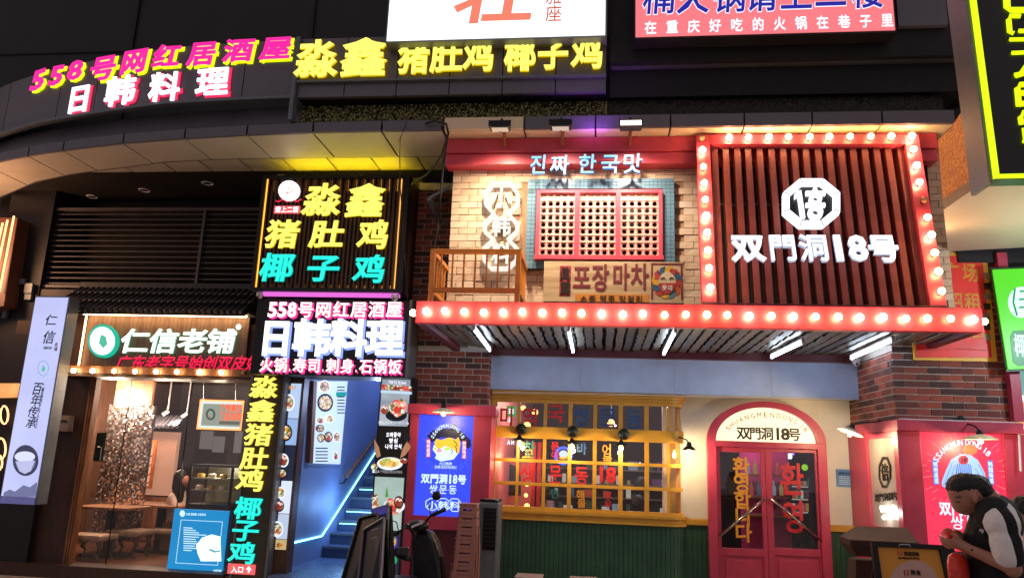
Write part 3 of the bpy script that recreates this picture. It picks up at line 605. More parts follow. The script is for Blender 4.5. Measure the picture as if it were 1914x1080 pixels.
# ------------------------------------------------------------------ floodlights on the canopy edge
fl = (('black floodlight at the left hanging from the mosaic strip', 935, 234, (1, .78, .55), 48, False), ('middle black floodlight hanging from the mosaic strip', 1048, 232, (1, .8, .64), 38, False), ('lit floodlight with white lens at right of the mosaic strip', 1179, 233, (1, .82, .64), 45, True))
for lab, px, py, col, wt, lit in fl:
    c = at(px, py, 7.72); q = thing('floodlight', lab, 'floodlight', tuple(c), 'floodlights on the canopy edge')
    b = M().hexa([c+V(v) for v in ((-.125, -.05, -.035), (.125, -.05, -.035), (.11, .06, -.05), (-.11, .06, -.05), (-.125, -.05, .035), (.125, -.05, .035), (.11, .06, .02), (-.11, .06, .02))]); part('housing', b, black_metal, q)
    part('lens', M().box(c.x-.09, c.x+.09, c.y-.045, c.y+.055, c.z-.058, c.z-.05) if not lit else M().box(c.x-.11, c.x+.11, c.y-.056, c.y-.051, c.z-.028, c.z+.02), em('flood_lens_%d' % px, col+(1,), 8 if lit else .5), q)
    part('bracket', M().tube([c+V((0, .03, .03)), c+V((0, .1, .12)), c+V((0, .45, .16))], .012, 6), black_metal, q)
    part('arm', M().tube([c+V((0, .04, -.05)), V((c.x+.01, 7.98, 5.37)), V((c.x, 8.16, 5.26))], .02, 6), mat('rusty_arm', '#9c5a38', .6, var=.4), q)
    l = light('flood_lamp', c+V((0, -.12, -.1)), wt, col, .05, q, 'SPOT', spot_size=radians(125), spot_blend=1); aim(l, (0, .5, -1))
mf = bpy.data.objects['floodlight.001']; l = light('added_purple_glow', (at(1110, 250, 7.8).x, 7.76, 5.2), 6, (.4, .1, 1), .04, mf, 'SPOT', spot_size=radians(130), spot_blend=.8); aim(l, (0, .25, 1))  # purple light added beside the middle floodlight to tint the soffit
# ================================================================== RECESSED ENTRANCE WALL
YW = 10.0; ew = thing('entrance_wall', 'cream plaster wall round the crimson arched door with green boards below', 'wall', (1.6, YW, 0)); P = PY(YW)
xl, xr = at(1240, 880, YW).x, at(1610, 880, YW).x
zr1, zr0 = at(1290, 968, YW).z, at(1290, 980, YW).z
dl, dr = at(1333, 950, YW).x, at(1534, 950, YW).x; dt = at(1432, 831, YW).z; ztop = 3.0
part('plaster', M().box(xl, dl-.03, YW, YW+.2, zr1, ztop), white_wall, ew); part('plaster', M().box(dr+.03, xr+.05, YW, YW+.2, zr1, ztop), white_wall, ew)
part('plaster', M().box(dl-.029, dr+.029, YW, YW+.2, dt+.02, ztop), white_wall, ew)
for a, b in ((xl, dl-.03), (dr+.03, xr+.05)):
    part('rail', M().box(a, b, YW-.04, YW+.2, zr0, zr1-.002), ochre, ew, bev=.004); m = M(); n = int((b-a)/.055)
    for i in range(n): m.box(a+(b-a)*i/n+.003, a+(b-a)*(i+1)/n-.003, YW-.012, YW, .0, zr0-.002)
    part('wainscot_boards', m, green_board, ew, kind='stuff'); part('wainscot_back', M().box(a, b, YW+.001, YW+.2, 0, zr0-.001), green_board, ew)
# beam / boxed lintel
bm = thing('lintel', 'long pale boxed lintel between awning and entrance recess', 'beam', (.8, 9.7, 2.7)); 
zl0 = at(1300, 737, 9.61).z
fx0, fx1 = at(914, 700, 9.61).x, at(1629, 730, 9.61).x
for k in range(4): part('face_board', M().box(fx0+(fx1-fx0)*k/4+.0015, fx0+(fx1-fx0)*(k+1)/4-.0015, 9.61+.001*(k % 2), 9.66, zl0, ZB-.031), mat('lintel_board', '#b4c6ea', .5, var=.16, scale=3.5, bump=.12, bscale=9), bm)
part('underside', M().box(at(914, 700, 9.61).x, at(1629, 730, 9.61).x, 9.662, 10.19, zl0+.003, zl0+.03), white_wall, bm)
part('roof', M().box(at(914, 700, 9.61).x, at(1629, 730, 9.61).x, 9.662, 10.19, ZB-.1, ZB-.031), white_wall, bm)
part('cable', M().tube([at(920, 733, 9.6), at(1200, 738, 9.6), at(1626, 747, 9.6)], .005, 5), white_plastic, bm)
# ------------------------------------------------------------------ arched door
dn = thing('arched_door', 'crimson double door under a glowing half round fanlight', 'door', (2, YW, 0)); P = PY(YW-.09)
cx, cy = 1430, 822; A0 = P.uv(1320, 826); A1 = P.uv(1540, 826); B0 = P.uv(1333, 823); B1 = P.uv(1527, 826); top = P.uv(1432, 751)[1]; itop = P.uv(1432, 762)[1]; zs_ = (A0[1]+A1[1])/2
uc = (A0[0]+A1[0])/2; ro = (A1[0]-A0[0])/2; ri = ro-.105
arc = lambda r, h, n=28: [(uc+r*cos(pi*i/n), zs_+h*sin(pi*i/n)) for i in range(n+1)]
o_ = arc(ro, top-zs_); n_ = arc(ri, itop-zs_)
m = M()
for i in range(28): q = [o_[i], o_[i+1], n_[i+1], n_[i]]; m.hexa([P.pt(*a, .0) for a in q]+[P.pt(*a, .1) for a in q])
part('arch_frame', m, red_paint, dn)
for s in (-1, 1): a, b = sorted((uc+s*ro, uc+s*ri)); part('jamb', M().pbox(P, a, b, 0, zs_-.001, 0, .1), red_paint, dn, bev=.004)
part('transom', M().pbox(P, uc-ri+.001, uc+ri-.001, zs_-.07, zs_, .0, .11), red_paint, dn, bev=.004)
part('fanlight', M().ppoly(P, n_, 0, .02), em('fanlight_glow', '#ffe8bd', 1.5, var=.12, scale=3), dn)
bkp = mat('door_print', '#16100e', .5, var=0, bump=0)
for ch, x, w in (('双', 1389, 26), ('門', 1411, 22), ('洞', 1433, 24), ('1', 1453, 7), ('8', 1467, 17), ('号', 1484, 24)):
    m = M(); add_char(m, P, ch, x, 810+(x-1430)*.03, w, 23, .045, .004, .022); part('letter', m, [bkp, bkp], dn)
arc_text(dn, P, 'SHUANGMENDONG 18', 1431, 822, 80, 47, 156, 20, 9, mat('bronze_print', '#8a6238', .4, var=0, bump=0), .0, n0=.022, w=7)
zk = zs_-.07; zm = at(1432, 1034, YW).z
def leaf(u0, u1, gx0, gx1, name_):
    l = M(); g0, g1, gt, gb = P.uv(gx0, 930)[0], P.uv(gx1, 930)[0], P.uv((gx0+gx1)/2, 845)[1], P.uv((gx0+gx1)/2, 1024)[1]
    l.pbox(P, u0, g0, .02, zk-.004, .0, .05).pbox(P, g1, u1, .02, zk-.004, 0, .05).pbox(P, g0, g1, gt, zk-.004, 0, .05).pbox(P, g0, g1, gb-.08, gb, 0, .05).pbox(P, g0, g1, .02, .18, 0, .05)
    o = part('door_leaf', l, red_paint, dn, label=name_); part('lower_panel', M().pbox(P, g0+.002, g1-.002, .182, gb-.082, .005, .03), red_paint, o); part('panel_mould', M().pbox(P, g0+.04, g1-.04, .23, gb-.13, .03, .04), red_paint, o, bev=.004)
    part('pane', M().pbox(P, g0+.001, g1-.001, gb, gt, .02, .026), clear_glass, o); return o
umid = P.uv(1431, 930)[0]
l1 = leaf(uc-ri+.004, umid-.003, 1346, 1423, 'left door leaf with yellow hangul on its pane'); l2 = leaf(umid+.003, uc+ri-.004, 1443, 1525, 'right door leaf with red hangul on its pane')
yp = mat('yellow_film', '#d8952a', .5, var=.1, bump=0); rp = mat('red_film', '#c4242c', .5, var=.1, bump=0)
m = M()
for i, ch in enumerate('환영합니다'): add_char(m, P, ch, 1386+i*1, 871+i*31, 34, 34, .045, .003, .028)
part('lettering', m, [yp, yp], l1)
m = M()
for i, ch in enumerate('환영'): add_char(m, P, ch, 1481+i*3, 895+i*70, 48, 60, .04, .003, .028)
part('lettering', m, [rp, rp], l2)
for l, a, b in ((l1, (1343, 1000), (1427, 931)), (l2, (1439, 931), (1532, 1010))):
    A, B = P.hit(*a, .1), P.hit(*b, .1); part('handle', M().tube([A, B], .016, 10), mat('bronze_handle', '#a89a92', .2, .9, var=.1, bump=0), l, smooth=True)
    for e in (A, B): part('handle_post', M().tube([e+V((0, .055, 0)), e], .011, 8), steel, l)
for x, y in ((1335, 868), (1531, 875)): c = P.hit(x, y, .06); part('hinge', M().tube([c-V((0, 0, .05)), c+V((0, 0, .05))], .01, 8), steel, dn)
# ------------------------------------------------------------------ bay window
YB_ = 9.68; P = PY(YB_); bw = thing('bay_window', 'ochre framed many paned bay window with curved right corner', 'window', (-.5, 9.7, .9))
bu0 = P.uv(916, 850)[0]; cols = [(926, 965), (970, 1014), (1020, 1061), (1068, 1108), (1115, 1156), (1164, 1205), (1213, 1247)]
rows = [(755, 800), (822, 861), (867, 905), (911, 951)]   # at x~1090
zr = [(P.uv(1090, b)[1], P.uv(1090, a)[1]) for a, b in rows]
us = [(P.uv(a, 860)[0], P.uv(b, 860)[0]) for a, b in cols]; bu1 = us[-1][1]+.03
zc0, zc1 = P.uv(1090, 746)[1], zl0+.0; zs0, zs1 = P.uv(1090, 974)[1], P.uv(1090, 957)[1]
RC = .17; cxr = bu1; 
def sweep(z0, z1, d, mt, nm, parent=bw, th=.05, u0=None, bev=0):   # straight run plus quarter-round to the wall
    u0 = bu0 if u0 is None else u0; pts = [(u0, YB_), (cxr, YB_)]; cY = YB_+RC
    for k in range(1, 9): a = pi/2*k/8; pts.append((cxr+RC*sin(a), cY-RC*cos(a)))
    pts.append((cxr+RC, YW-.002)); m = M(); nr = []
    for i, p in enumerate(pts):
        if i <= 1: nr.append((0, -1))
        elif i >= len(pts)-2: nr.append((1, 0))
        else: a = pi/2*(i-1)/8; nr.append((sin(a), -cos(a)))
    for i in range(len(pts)-1):
        (x0, y0), (x1, y1), (a0, b0), (a1, b1) = pts[i], pts[i+1], nr[i], nr[i+1]
        q = [(x0+a0*d, y0+b0*d), (x1+a1*d, y1+b1*d), (x1-a1*(th-d), y1-b1*(th-d)), (x0-a0*(th-d), y0-b0*(th-d))]
        m.hexa([(*c, z0) for c in q]+[(*c, z1) for c in q])
    return part(nm, m, mt, parent, bev=bev)
sweep(zr[0][1]+.0, zc1-.03, .0, ochre, 'head'); sweep(zc1-.07, zc1-.004, .05, ochre, 'cornice', th=.1); sweep(zc1-.1, zc1-.071, .025, ochre, 'cornice', th=.07)
sweep(zr[1][1], zr[0][0], .02, ochre, 'mid_rail', th=.08)
for a, b in ((2, 1), (3, 2)): sweep(zr[a][1], zr[b][0], .0, ochre, 'glazing_bar', th=.045)
sweep(zs1, zr[3][0], .0, ochre, 'sill_rail', th=.05); sweep(zs1-.035, zs1-.001, .05, ochre, 'sill', th=.12); sweep(zs0+.018, zs1-.036, .025, ochre, 'sill', th=.1); sweep(zs0-.01, zs0+.017, .045, ochre, 'sill', th=.1)
# wainscot under the bay
m = M(); n = int((cxr-bu0)/.055)
for i in range(n): m.box(bu0+(cxr-bu0)*i/n+.003, bu0+(cxr-bu0)*(i+1)/n-.003, YB_-.005, YB_+.02, 0, zs0-.011)
for k in range(6):
    a0, a1 = pi/2*k/6+.01, pi/2*(k+1)/6-.01; q = [(cxr+(RC+.005)*sin(a0), YB_+RC-(RC+.005)*cos(a0)), (cxr+(RC+.005)*sin(a1), YB_+RC-(RC+.005)*cos(a1)), (cxr+(RC-.02)*sin(a1), YB_+RC-(RC-.02)*cos(a1)), (cxr+(RC-.02)*sin(a0), YB_+RC-(RC-.02)*cos(a0))]
    m.hexa([(*c, 0) for c in q]+[(*c, zs0-.011) for c in q])
part('wainscot_boards', m, green_board, bw, kind='stuff'); part('wainscot_back', M().box(bu0, cxr, YB_+.021, YB_+.06, 0, zs0-.012), green_board, bw)
# glazing
for (z0, z1) in zr:
    prev = bu0
    for (a, b) in us+[(cxr, cxr)]:
        if a > prev+.005 and a < cxr-.001 or a == cxr: part('mullion', M().box(prev, a if a < cxr else cxr, YB_+.004, YB_+.045, z0+.001, z1-.001), ochre, bw)
        if b > a: part('pane', M().box(a+.001, b-.001, YB_+.022, YB_+.027, z0+.001, z1-.001), clear_glass, bw)
        prev = b
    m = M()
    for k in range(6):
        a0, a1 = pi/2*k/6, pi/2*(k+1)/6; q = [(cxr+rr*sin(a), YB_+RC-rr*cos(a)) for a, rr in ((a0, RC-.02), (a1, RC-.02), (a1, RC-.026), (a0, RC-.026))]; m.hexa([(*c, z0+.001) for c in q]+[(*c, z1-.001) for c in q])
    part('curved_pane', m, glassmat('amber_glass', (.95, .8, .5, 1), .2, .1), bw)
blf = mat('blue_film', '#1d4f86', .5, var=.1, bump=0); tealf = mat('teal_film', '#1f6a66', .5, var=0, bump=0)
P3 = PY(YB_+.02)
for ch, x, y, w, h, mt in (('미', 948, 778, 30, 36, rp), ('역', 992, 779, 34, 38, rp), ('국', 1040, 772, 36, 34, rp), ('쌍', 1088, 777, 34, 36, blf), ('문', 1137, 779, 36, 34, blf), ('동', 1186, 783, 34, 36, blf),
        ('학', 990, 842, 24, 38, tealf), ('교', 988, 848, 24, 20, yp), ('문', 1038, 833, 16, 16, rp), ('어', 1038, 850, 16, 16, rp), ('바', 1088, 838, 22, 22, blf), ('어', 1135, 840, 20, 22, yp), ('묵', 1136, 856, 20, 20, yp),
        ('생', 988, 886, 36, 40, rp), ('문', 1039, 886, 26, 36, rp), ('동', 1088, 888, 28, 34, rp), ('1', 1124, 886, 8, 30, rp), ('8', 1142, 887, 20, 30, rp),
        ('면', 1038, 922, 18, 18, tealf), ('해', 1086, 924, 18, 20, yp), ('물', 1088, 940, 18, 16, yp), ('부', 1137, 926, 16, 16, rp), ('우', 1137, 942, 16, 16, rp)):
    m = M(); add_char(m, P3, ch, x, y, w, h, .035, .003, .0); part('window_letter', m, [mt, mt], bw)
# ------------------------------------------------------------------ wall lamps on the bay window
iron = mat('cast_iron', '#28322e', .4, .6, var=.3)
warm_bulb = em('filament_bulb', '#ffcf8a', 14)
def wall_lamp(lab, px, py, bx, by, Y=9.62):
    c = at(px, py, Y+.0); b = at(bx, by, Y-.14); q = thing('wall_lamp', lab, 'lamp', tuple(c), 'cast iron lamps on the bay window')
    part('back_plate', M().lathe(c+V((0, .03, 0)), [(.07, 0), (.07, .015), (.05, .03), (.02, .05)], 16, (0, -1, 0)), iron, q)
    for k in range(8): a = 2*pi*k/8; part('plate_rib', M().tube([c+V((0, -.006, 0)), c+V((.062*cos(a), .01, .062*sin(a)))], .006, 4), grey_metal, q)
    part('arm', M().tube([c+V((0, -.02, 0)), c+V((0, -.1, .02)), V((b.x, b.y, b.z+.1)), V((b.x, b.y, b.z+.06))], .009, 6), iron, q)
    part('shade', M().lathe(b, [(.018, .1), (.03, .07), (.1, .035), (.105, .03), (.1, .032), (.028, .062)], 18), mat('dark_shade', '#2a3433', .4, .5), q, smooth=True)
    part('bulb', M().ball(b+V((0, 0, .0)), .026, 10, (1, 1, 1.3)), warm_bulb, q, smooth=True); light('bulb_light', b+V((0, -.0, -.05)), 3, (1, .72, .38), .03, q)
wall_lamp('cast iron lamp in front of the bay window, nearest the brick pier', 974, 801, 971, 828); wall_lamp('middle cast iron lamp in front of the bay window', 1070, 806, 1069, 834); wall_lamp('cast iron lamp at right of the bay window mid rail', 1166, 811, 1161, 837)
def arm_lamp(lab, a, ya, b, yb, shade_r, dish, watt, tilt=(0, 0, 1), flip=1):
    A, B = at(*a, ya), at(*b, yb); q = thing('arm_lamp', lab, 'lamp', tuple(A))
    part('mount', M().lathe(A, [(.03, 0), (.03, .02)], 12, (0, -1, 0)), black_metal, q)
    mid = (A+B)/2+V((0, 0, .06)); part('arm', M().tube([A, V((A.x*.7+mid.x*.3, A.y*.6+mid.y*.4, mid.z)), mid*.4+B*.6+V((0, 0, .05)), B+V(tilt)*.06], .009, 6), black_metal, q)
    part('cap', M().lathe(B, [(.02, .08), (.032, .05), (.032, .03)], 12, tilt), black_metal, q)
    part('shade', M().lathe(B, [(.03, .035), (shade_r*.6, .02), (shade_r, -.012), (shade_r*.98, -.016), (shade_r*.55, .012), (.025, .03)], 24, tilt), dish, q, smooth=True)
    part('bulb', M().ball(B-V(tilt)*.03, .028, 10), warm_bulb, q, smooth=True); light('bulb_light', B-V(tilt)*.08, watt, (1, .74, .42), .03, q)
enamel = mat('cream_enamel', '#f0dfb8', .35, var=.05, bump=0)
arm_lamp('small dark cone lamp on arm between bay window and arched door', (1263, 812), 9.75, (1288, 838), 9.6, .085, iron, 6)
arm_lamp('cream dish lamp over the blue tiger poster', (829, 752), 9.2, (829, 768), 8.9, .135, enamel, 3.5)
arm_lamp('tilted cream dish lamp on the side of the right pier', (1643, 790), 8.9, (1590, 806), 8.95, .14, enamel, 9, (.35, 0, .94))
arm_lamp('cream dish lamp on bent arm over the pink poster', (1795, 782), 8.44, (1832, 818), 8.1, .16, enamel, 4.5)

# ================================================================== LEFT BRICK PIER WITH BLUE POSTER
YP = 9.45; P = PY(YP); lp = thing('brick_pier', 'brick pier left of the bay window above the blue tiger poster', 'pier', (-2.1, YP, 0))
pu0, pu1 = P.uv(764, 650)[0], P.uv(913, 700)[0]; zc = P.uv(840, 765)[1]
part('core', M().box(pu0, pu1, YP, 10.3, 0, 5.3), mortar, lp)
bricks(lp, P, pu0+.003, pu1-.002, zc, 3.03, .2, .062, .012, brick_mats, .008, jit=.003)
Pn = PXL(pu1); bricks(lp, Pn, YP, 9.62, zc, 3.03, .1, .062, .012, brick_mats, .006)
bricks(lp, P, pu0+.003, P.uv(850, 450)[0], 3.03+.07, 5.2, .2, .062, .012, brick_mats, .008, jit=.003, maxn=120)
pf = thing('poster_case', 'crimson case with glowing blue tiger poster on the left pier', 'poster case', (-2, 9.3, .5)); P = PY(9.3)
f0, f1 = P.uv(764, 860)[0], P.uv(917, 860)[0]; zf1, zf0 = P.uv(842, 776)[1], P.uv(842, 965)[1]; q0, q1 = P.uv(779, 860)[0], P.uv(883, 860)[0]
part('cap', M().box(f0-.02, f1+.06, 9.16, YP-.002, P.uv(842, 776)[1], P.uv(842, 757)[1]), red_paint, pf, bev=.005)
part('cap_side', M().box(f1-.1, f1+.03, YP-.001, 9.62, P.uv(842, 776)[1], P.uv(842, 757)[1]), red_paint, pf)
part('post', M().box(f0, q0, 9.25, YP-.002, .0, zf1-.002), red_paint, pf, bev=.004); part('post', M().box(q1, f1, 9.25, YP-.002, 0, zf1-.002), red_paint, pf, bev=.004)
part('return_board', M().box(pu1+.003, f1, YP, 9.66, 0, zf1-.002), red_paint, pf)
part('rail', M().box(q0+.001, q1-.001, 9.25, YP-.002, zf0-.15, zf0), red_paint, pf); part('lower_panel', M().box(q0+.001, q1-.001, 9.3, YP-.002, .02, zf0-.151), dark_red, pf)
bluebg = em('poster_blue', '#3a50ff', 1.0, var=.12, scale=2); sc_ = pb('screen', P, (q0+.002, q1-.002, zf0+.002, zf1-.003), -.05, 0, bluebg, pf)
pale = em('pale_print', '#cfeaff', 1.2); nav = em('navy_print', '#141a55', .35); tig = em('tiger_yellow', '#ffc63a', 1.1); paleW = em('tiger_white', '#d9f2ff', 1.1); redt = em('tag_red', '#e23a50', .9); limee = em('eye_lime', '#b8f02a', 1.2)
arc_text(sc_, P, 'SSANGMUN·DONG 18', 837, 843, 34, 48, 150, 30, 7, pale, .01, w=4.5)
for k in range(40):
    a = 2*pi*k/40+.05; r0, r1 = (38, 46) if k % 2 else (40, 50)
    if -.95 < cos(a): part('ray', M().tube([P.hit(836+r0*cos(a), 838+r0*1.0*sin(a), .002), P.hit(836+r1*cos(a), 838+r1*1.0*sin(a), .002)], .0022, 3), em('ray_print', '#6f86ff', .9), sc_)
flat(sc_, P, [(806, 826), (798, 815), (808, 804), (830, 800), (860, 803), (880, 822), (881, 834), (874, 838), (866, 826), (848, 818), (824, 817)], nav, .001, .003)
flat(sc_, P, [(841, 803), (843, 791), (852, 793), (852, 804)], nav, .001, .003)
flat(sc_, P, [(812, 826), (816, 819), (824, 822), (840, 817), (852, 821), (857, 816), (861, 828), (858, 846), (848, 850), (826, 838), (814, 838)], tig, .004, .006)
flat(sc_, P, [(809, 840), (811, 831), (820, 840), (832, 833), (846, 838), (856, 848), (848, 858), (824, 862), (813, 856), (816, 849)], paleW, .0065, .008)
flat(sc_, P, [(830, 841), (834, 836), (843, 836), (839, 841)], limee, .0085, .01); flat(sc_, P, [(811, 837), (815, 836), (817, 841), (812, 840)], limee, .0085, .01)
flat(sc_, P, [(815, 840), (827, 839), (824, 845), (818, 845)], em('nose_pink', '#f0a0c0', 1), .0085, .01)
for pts in (((843, 848), (846, 843), (844, 838)), ((850, 832), (854, 838), (853, 846)), ((848, 822), (853, 828), (855, 834))): part('stripe', M().tube([P.hit(*p, .0095) for p in pts], .005, 4), nav, sc_)
for x, y in ((801, 837), (868, 840)):
    flat(sc_, P, [(x-4, y-17), (x+4, y-17), (x+3.6, y+17), (x-4.6, y+17)], redt, .004, .006); text(sc_, P, '地地道道' if x < 820 else '韩国味道', x, y-16, x-.5, y+16, 6.5, pale, vert=True, bold=.03, n0=.0065)
text(sc_, P, '六口啖肉', 821, 866, 845, 866, 6, pale, bold=.03); arc_text(sc_, P, 'DAKOUCHIHOU', 833, 850, 26, 22, 215, 325, 5.5, pale, .01, w=3.2) if 0 else text(sc_, P, 'DAKOUCHIHOU', 813, 872, 853, 873, 5.5, pale, bold=.01)
text(sc_, P, '双門洞18号', 787, 893, 872, 896, 17, pale, bold=.07); text(sc_, P, '쌍문동', 802, 913, 856, 915, 17, pale, bold=.02)
oc_o = [(796, 936), (804, 931), (811, 931), (817, 936), (823, 931), (833, 931), (839, 936), (845, 931), (856, 932), (861, 938), (861, 949), (856, 955), (846, 955), (840, 949), (833, 954), (823, 954), (817, 949), (810, 953), (803, 953), (796, 946)]
m = M(); m.tube([P.hit(*p, .003) for p in oc_o+oc_o[:1]], .005, 4); part('octagon_outline', m, pale, sc_); text(sc_, P, '小韩料', 797, 943, 861, 944, 15, pale, bold=.03)

# ================================================================== RIGHT BRICK PIER
YR = 8.5; P = PY(YR); XP = at(1683, 880, YR).x; rp_ = thing('brick_pier', 'brick pier right of the arched door above the pink poster', 'pier', (XP+.6, YR, 0))
xe = at(1884, 760, YR).x; zc_ = P.uv(1780, 790)[1]
part('core', M().box(XP, xe, YR, 10.2, 0, 5.3), mortar, rp_)
bricks(rp_, P, XP+.002, xe, zc_, 4.0, .22, .062, .011, brick_mats, .008, jit=.003)
Ps = PXR(XP); bricks(rp_, Ps, -9.98, -YR, zc_, ZB-.03, .22, .062, .011, brick_mats, .008, jit=.003)
pc_ = thing('poster_case', 'crimson corner case with pink poster and silver octagon panel on right pier', 'poster case', (XP+.5, 8.4, 1)); P = PY(8.42)
XS = XP-.02; zt5, zt6 = P.uv(1760, 807)[1], P.uv(1760, 787)[1]
part('cap', M().box(XS-.05, at(1902, 800, 8.42).x, 8.3, YR-.002, zt5, zt6), red_paint, pc_, bev=.005); part('cap_side', M().box(XS-.05, XP-.012, YR, 10.0, zt5, zt6), red_paint, pc_, bev=.005)
part('cap_pipe', M().tube([at(1650, 794, 8.9), at(1683, 785, 8.4)+V((0, 0, .01)), at(1895, 790, 8.33)+V((0, 0, .0)), at(1904, 797, 8.33), at(1908, 880, 8.33)], .011, 6), white_plastic, pc_)
u1, u2, u3, u4 = P.uv(1690, 900)[0], P.uv(1724, 900)[0], P.uv(1880, 900)[0], P.uv(1925, 900)[0]
part('post', M().box(XS, u2-.004, 8.38, YR-.002, 0, zt5-.002), red_paint, pc_, bev=.004); part('post', M().box(u3, u4, 8.38, YR-.002, 0, zt5-.002), red_paint, pc_, bev=.004)
zpb = P.uv(1800, 1030)[1]; pink = em('poster_pink', '#f83a5c', .95, var=.25, scale=1.4); scr = pb('screen', P, (u2, u3-.002, zpb, zt5-.004), -.04, 0, pink, pc_)
part('lower_panel', M().box(u2, u3-.002, 8.42, 8.49, 0, zpb-.002), dark_red, pc_)
arc_text(scr, P, 'SSANGMUN·DONG 18', 1802, 894, 62, 68, 152, 40, 11, pale, .015, w=7.5)
for k in range(44):
    a = 2*pi*k/44; r0, r1 = 62+6*(k % 3), 74+8*(k % 2)
    part('ray', M().tube([P.hit(1805+r0*cos(a), 880+r0*sin(a)*1.0, .002), P.hit(1805+r1*cos(a), 880+r1*sin(a)*1.0, .002)], .0022, 3), em('ray_pink', '#ff9aa6', 1.0), scr)
pbl = em('pale_blue_print', '#9fc4f4', 1.1); mbl = em('mid_blue_print', '#4f7fe0', 1.0)
flat(scr, P, [(1760, 900), (1768, 878), (1778, 858), (1795, 848), (1812, 848), (1828, 860), (1840, 882), (1846, 905), (1838, 914), (1822, 900), (1806, 894), (1784, 900), (1770, 912), (1761, 908)], pbl, .001, .003)
flat(scr, P, [(1784, 890), (1786, 868), (1800, 862), (1815, 868), (1818, 890)], mbl, .0035, .005); flat(scr, P, [(1778, 905), (1788, 888), (1806, 886), (1826, 892), (1830, 920), (1780, 920)], em('face_print', '#eef4ff', 1.3), .004, .006)
for k in range(9): part('hair_line', M().tube([P.hit(1788+k*3.4, 866, .006), P.hit(1784+k*4.2, 888, .006)], .0025, 3), pale, scr)
for a, b in (((1763, 908), (1780, 862)), ((1771, 910), (1784, 870)), ((1843, 908), (1828, 866)), ((1834, 908), (1822, 874))): part('hair_line', M().tube([P.hit(*a, .004), P.hit((a[0]+b[0])/2+2, (a[1]+b[1])/2-4, .004), P.hit(*b, .004)], .003, 3), mbl, scr)
oval(scr, P, 1812, 840, 14, 10, em('hat_orange', '#ff7a4a', 1.1), .006, .008)
flat(scr, P, octo(1800, 859, 9, 8), em('badge_red', '#e02040', .8), .009, .011); text(scr, P, '18', 1794, 859, 1806, 859, 9, em('navy_print', '#141a55', .35), bold=.02, n0=.012)
for x in (1748, 1851): flat(scr, P, [(x-6, 860), (x+4, 860), (x+7, 905), (x-3, 905)], mbl, .003, .005); text(scr, P, '地地道道' if x < 1800 else '韩国味道', x-1, 862, x+2, 903, 8, pale, vert=True, n0=.006)
text(scr, P, '双門洞18号', 1755, 949, 1870, 955, 24, pale, bold=.06); text(scr, P, '쌍문동', 1776, 975, 1860, 980, 26, pale, bold=.015)
m = M(); m.tube([P.hit(*p, .003) for p in ((1772, 1012), (1780, 1003), (1796, 1003), (1806, 1011), (1816, 1003), (1832, 1004), (1842, 1012))], .007, 4); part('octagon_outline', m, pale, scr); text(scr, P, '小韩料', 1778, 1014, 1860, 1016, 18, pale)
# silver side panel (faces the entrance)
Ps = PXR(XS); r = (-Ps.hit(1628, 900).y, -Ps.hit(1680, 900).y, Ps.uv(1655, 985)[1], Ps.uv(1655, 818)[1])
part('side_post', M().pbox(Ps, -9.98, r[0]-.005, 0, zt5-.002, -.05, .03), red_paint, pc_); part('side_post', M().pbox(Ps, r[1]+.005, -8.381, 0, zt5-.002, -.015, .03), red_paint, pc_)
part('side_rail', M().pbox(Ps, r[0]-.004, r[1]+.004, r[3]+.002, zt5-.002, -.015, .03), red_paint, pc_); part('side_rail', M().pbox(Ps, r[0]-.004, r[1]+.004, 0, r[2]-.002, -.015, .03), red_paint, pc_)
sp_ = pb('silver_panel', Ps, r, -.015, .0, mat('brushed_silver', '#b9b2a8', .35, .5, var=.06, scale=3), pc_)
bk = mat('panel_black', '#1a1816', .4, var=0, bump=0)
so_ = octo(1655, 882, 11, 29); m = M().ring(Ps, [Ps.uv(*q) for q in so_], [Ps.uv(*q) for q in octo(1655, 882, 9, 24)], .001, .012); part('octagon_ring', m, bk, sp_)
m = M(); add_char(m, Ps, '倍', 1655, 882, 13, 32, .02, .01, .002); part('emblem', m, [bk, bk], sp_); text(sp_, Ps, '双門洞18号', 1636, 930, 1679, 926, 15, bk, bold=.01, depth=.01, n0=.002)
text(sp_, Ps, '쌍문동', 1644, 951, 1678, 949, 13, em('panel_glow', '#fffbe8', 3), bold=.05, n0=.002); text(sp_, Ps, '小韩料', 1648, 966, 1680, 965, 10, em('panel_glow', '#fffbe8', 3), bold=.05, n0=.002); light('panel_fill', Ps.hit(1662, 958, .09), 1.2, (1, .97, .88), .03, sp_)  # small point light added to brighten the silver panel
# notice on the entrance wall
P = PY(YW-.01); nt = thing('notice', 'pale blue printed notice on the plaster right of the arched door', 'notice', tuple(P.hit(1590, 893)))
rr = P.rect(1563, 877, 1620, 910); pb('card', P, rr, -.008, .0, mat('notice_blue', '#5f93c4', .3, var=.3, scale=6), nt); text(nt, P, '消费者权益公示栏', 1566, 884, 1616, 885, 6, mat('notice_ink', '#14307a', .5), bold=.02)
for k in range(5): pb('printed_line', P, P.rect(1568, 890+k*3.4, 1596, 891+k*3.4), .0005, .002, mat('notice_pale', '#d9ecf8', .4), nt)
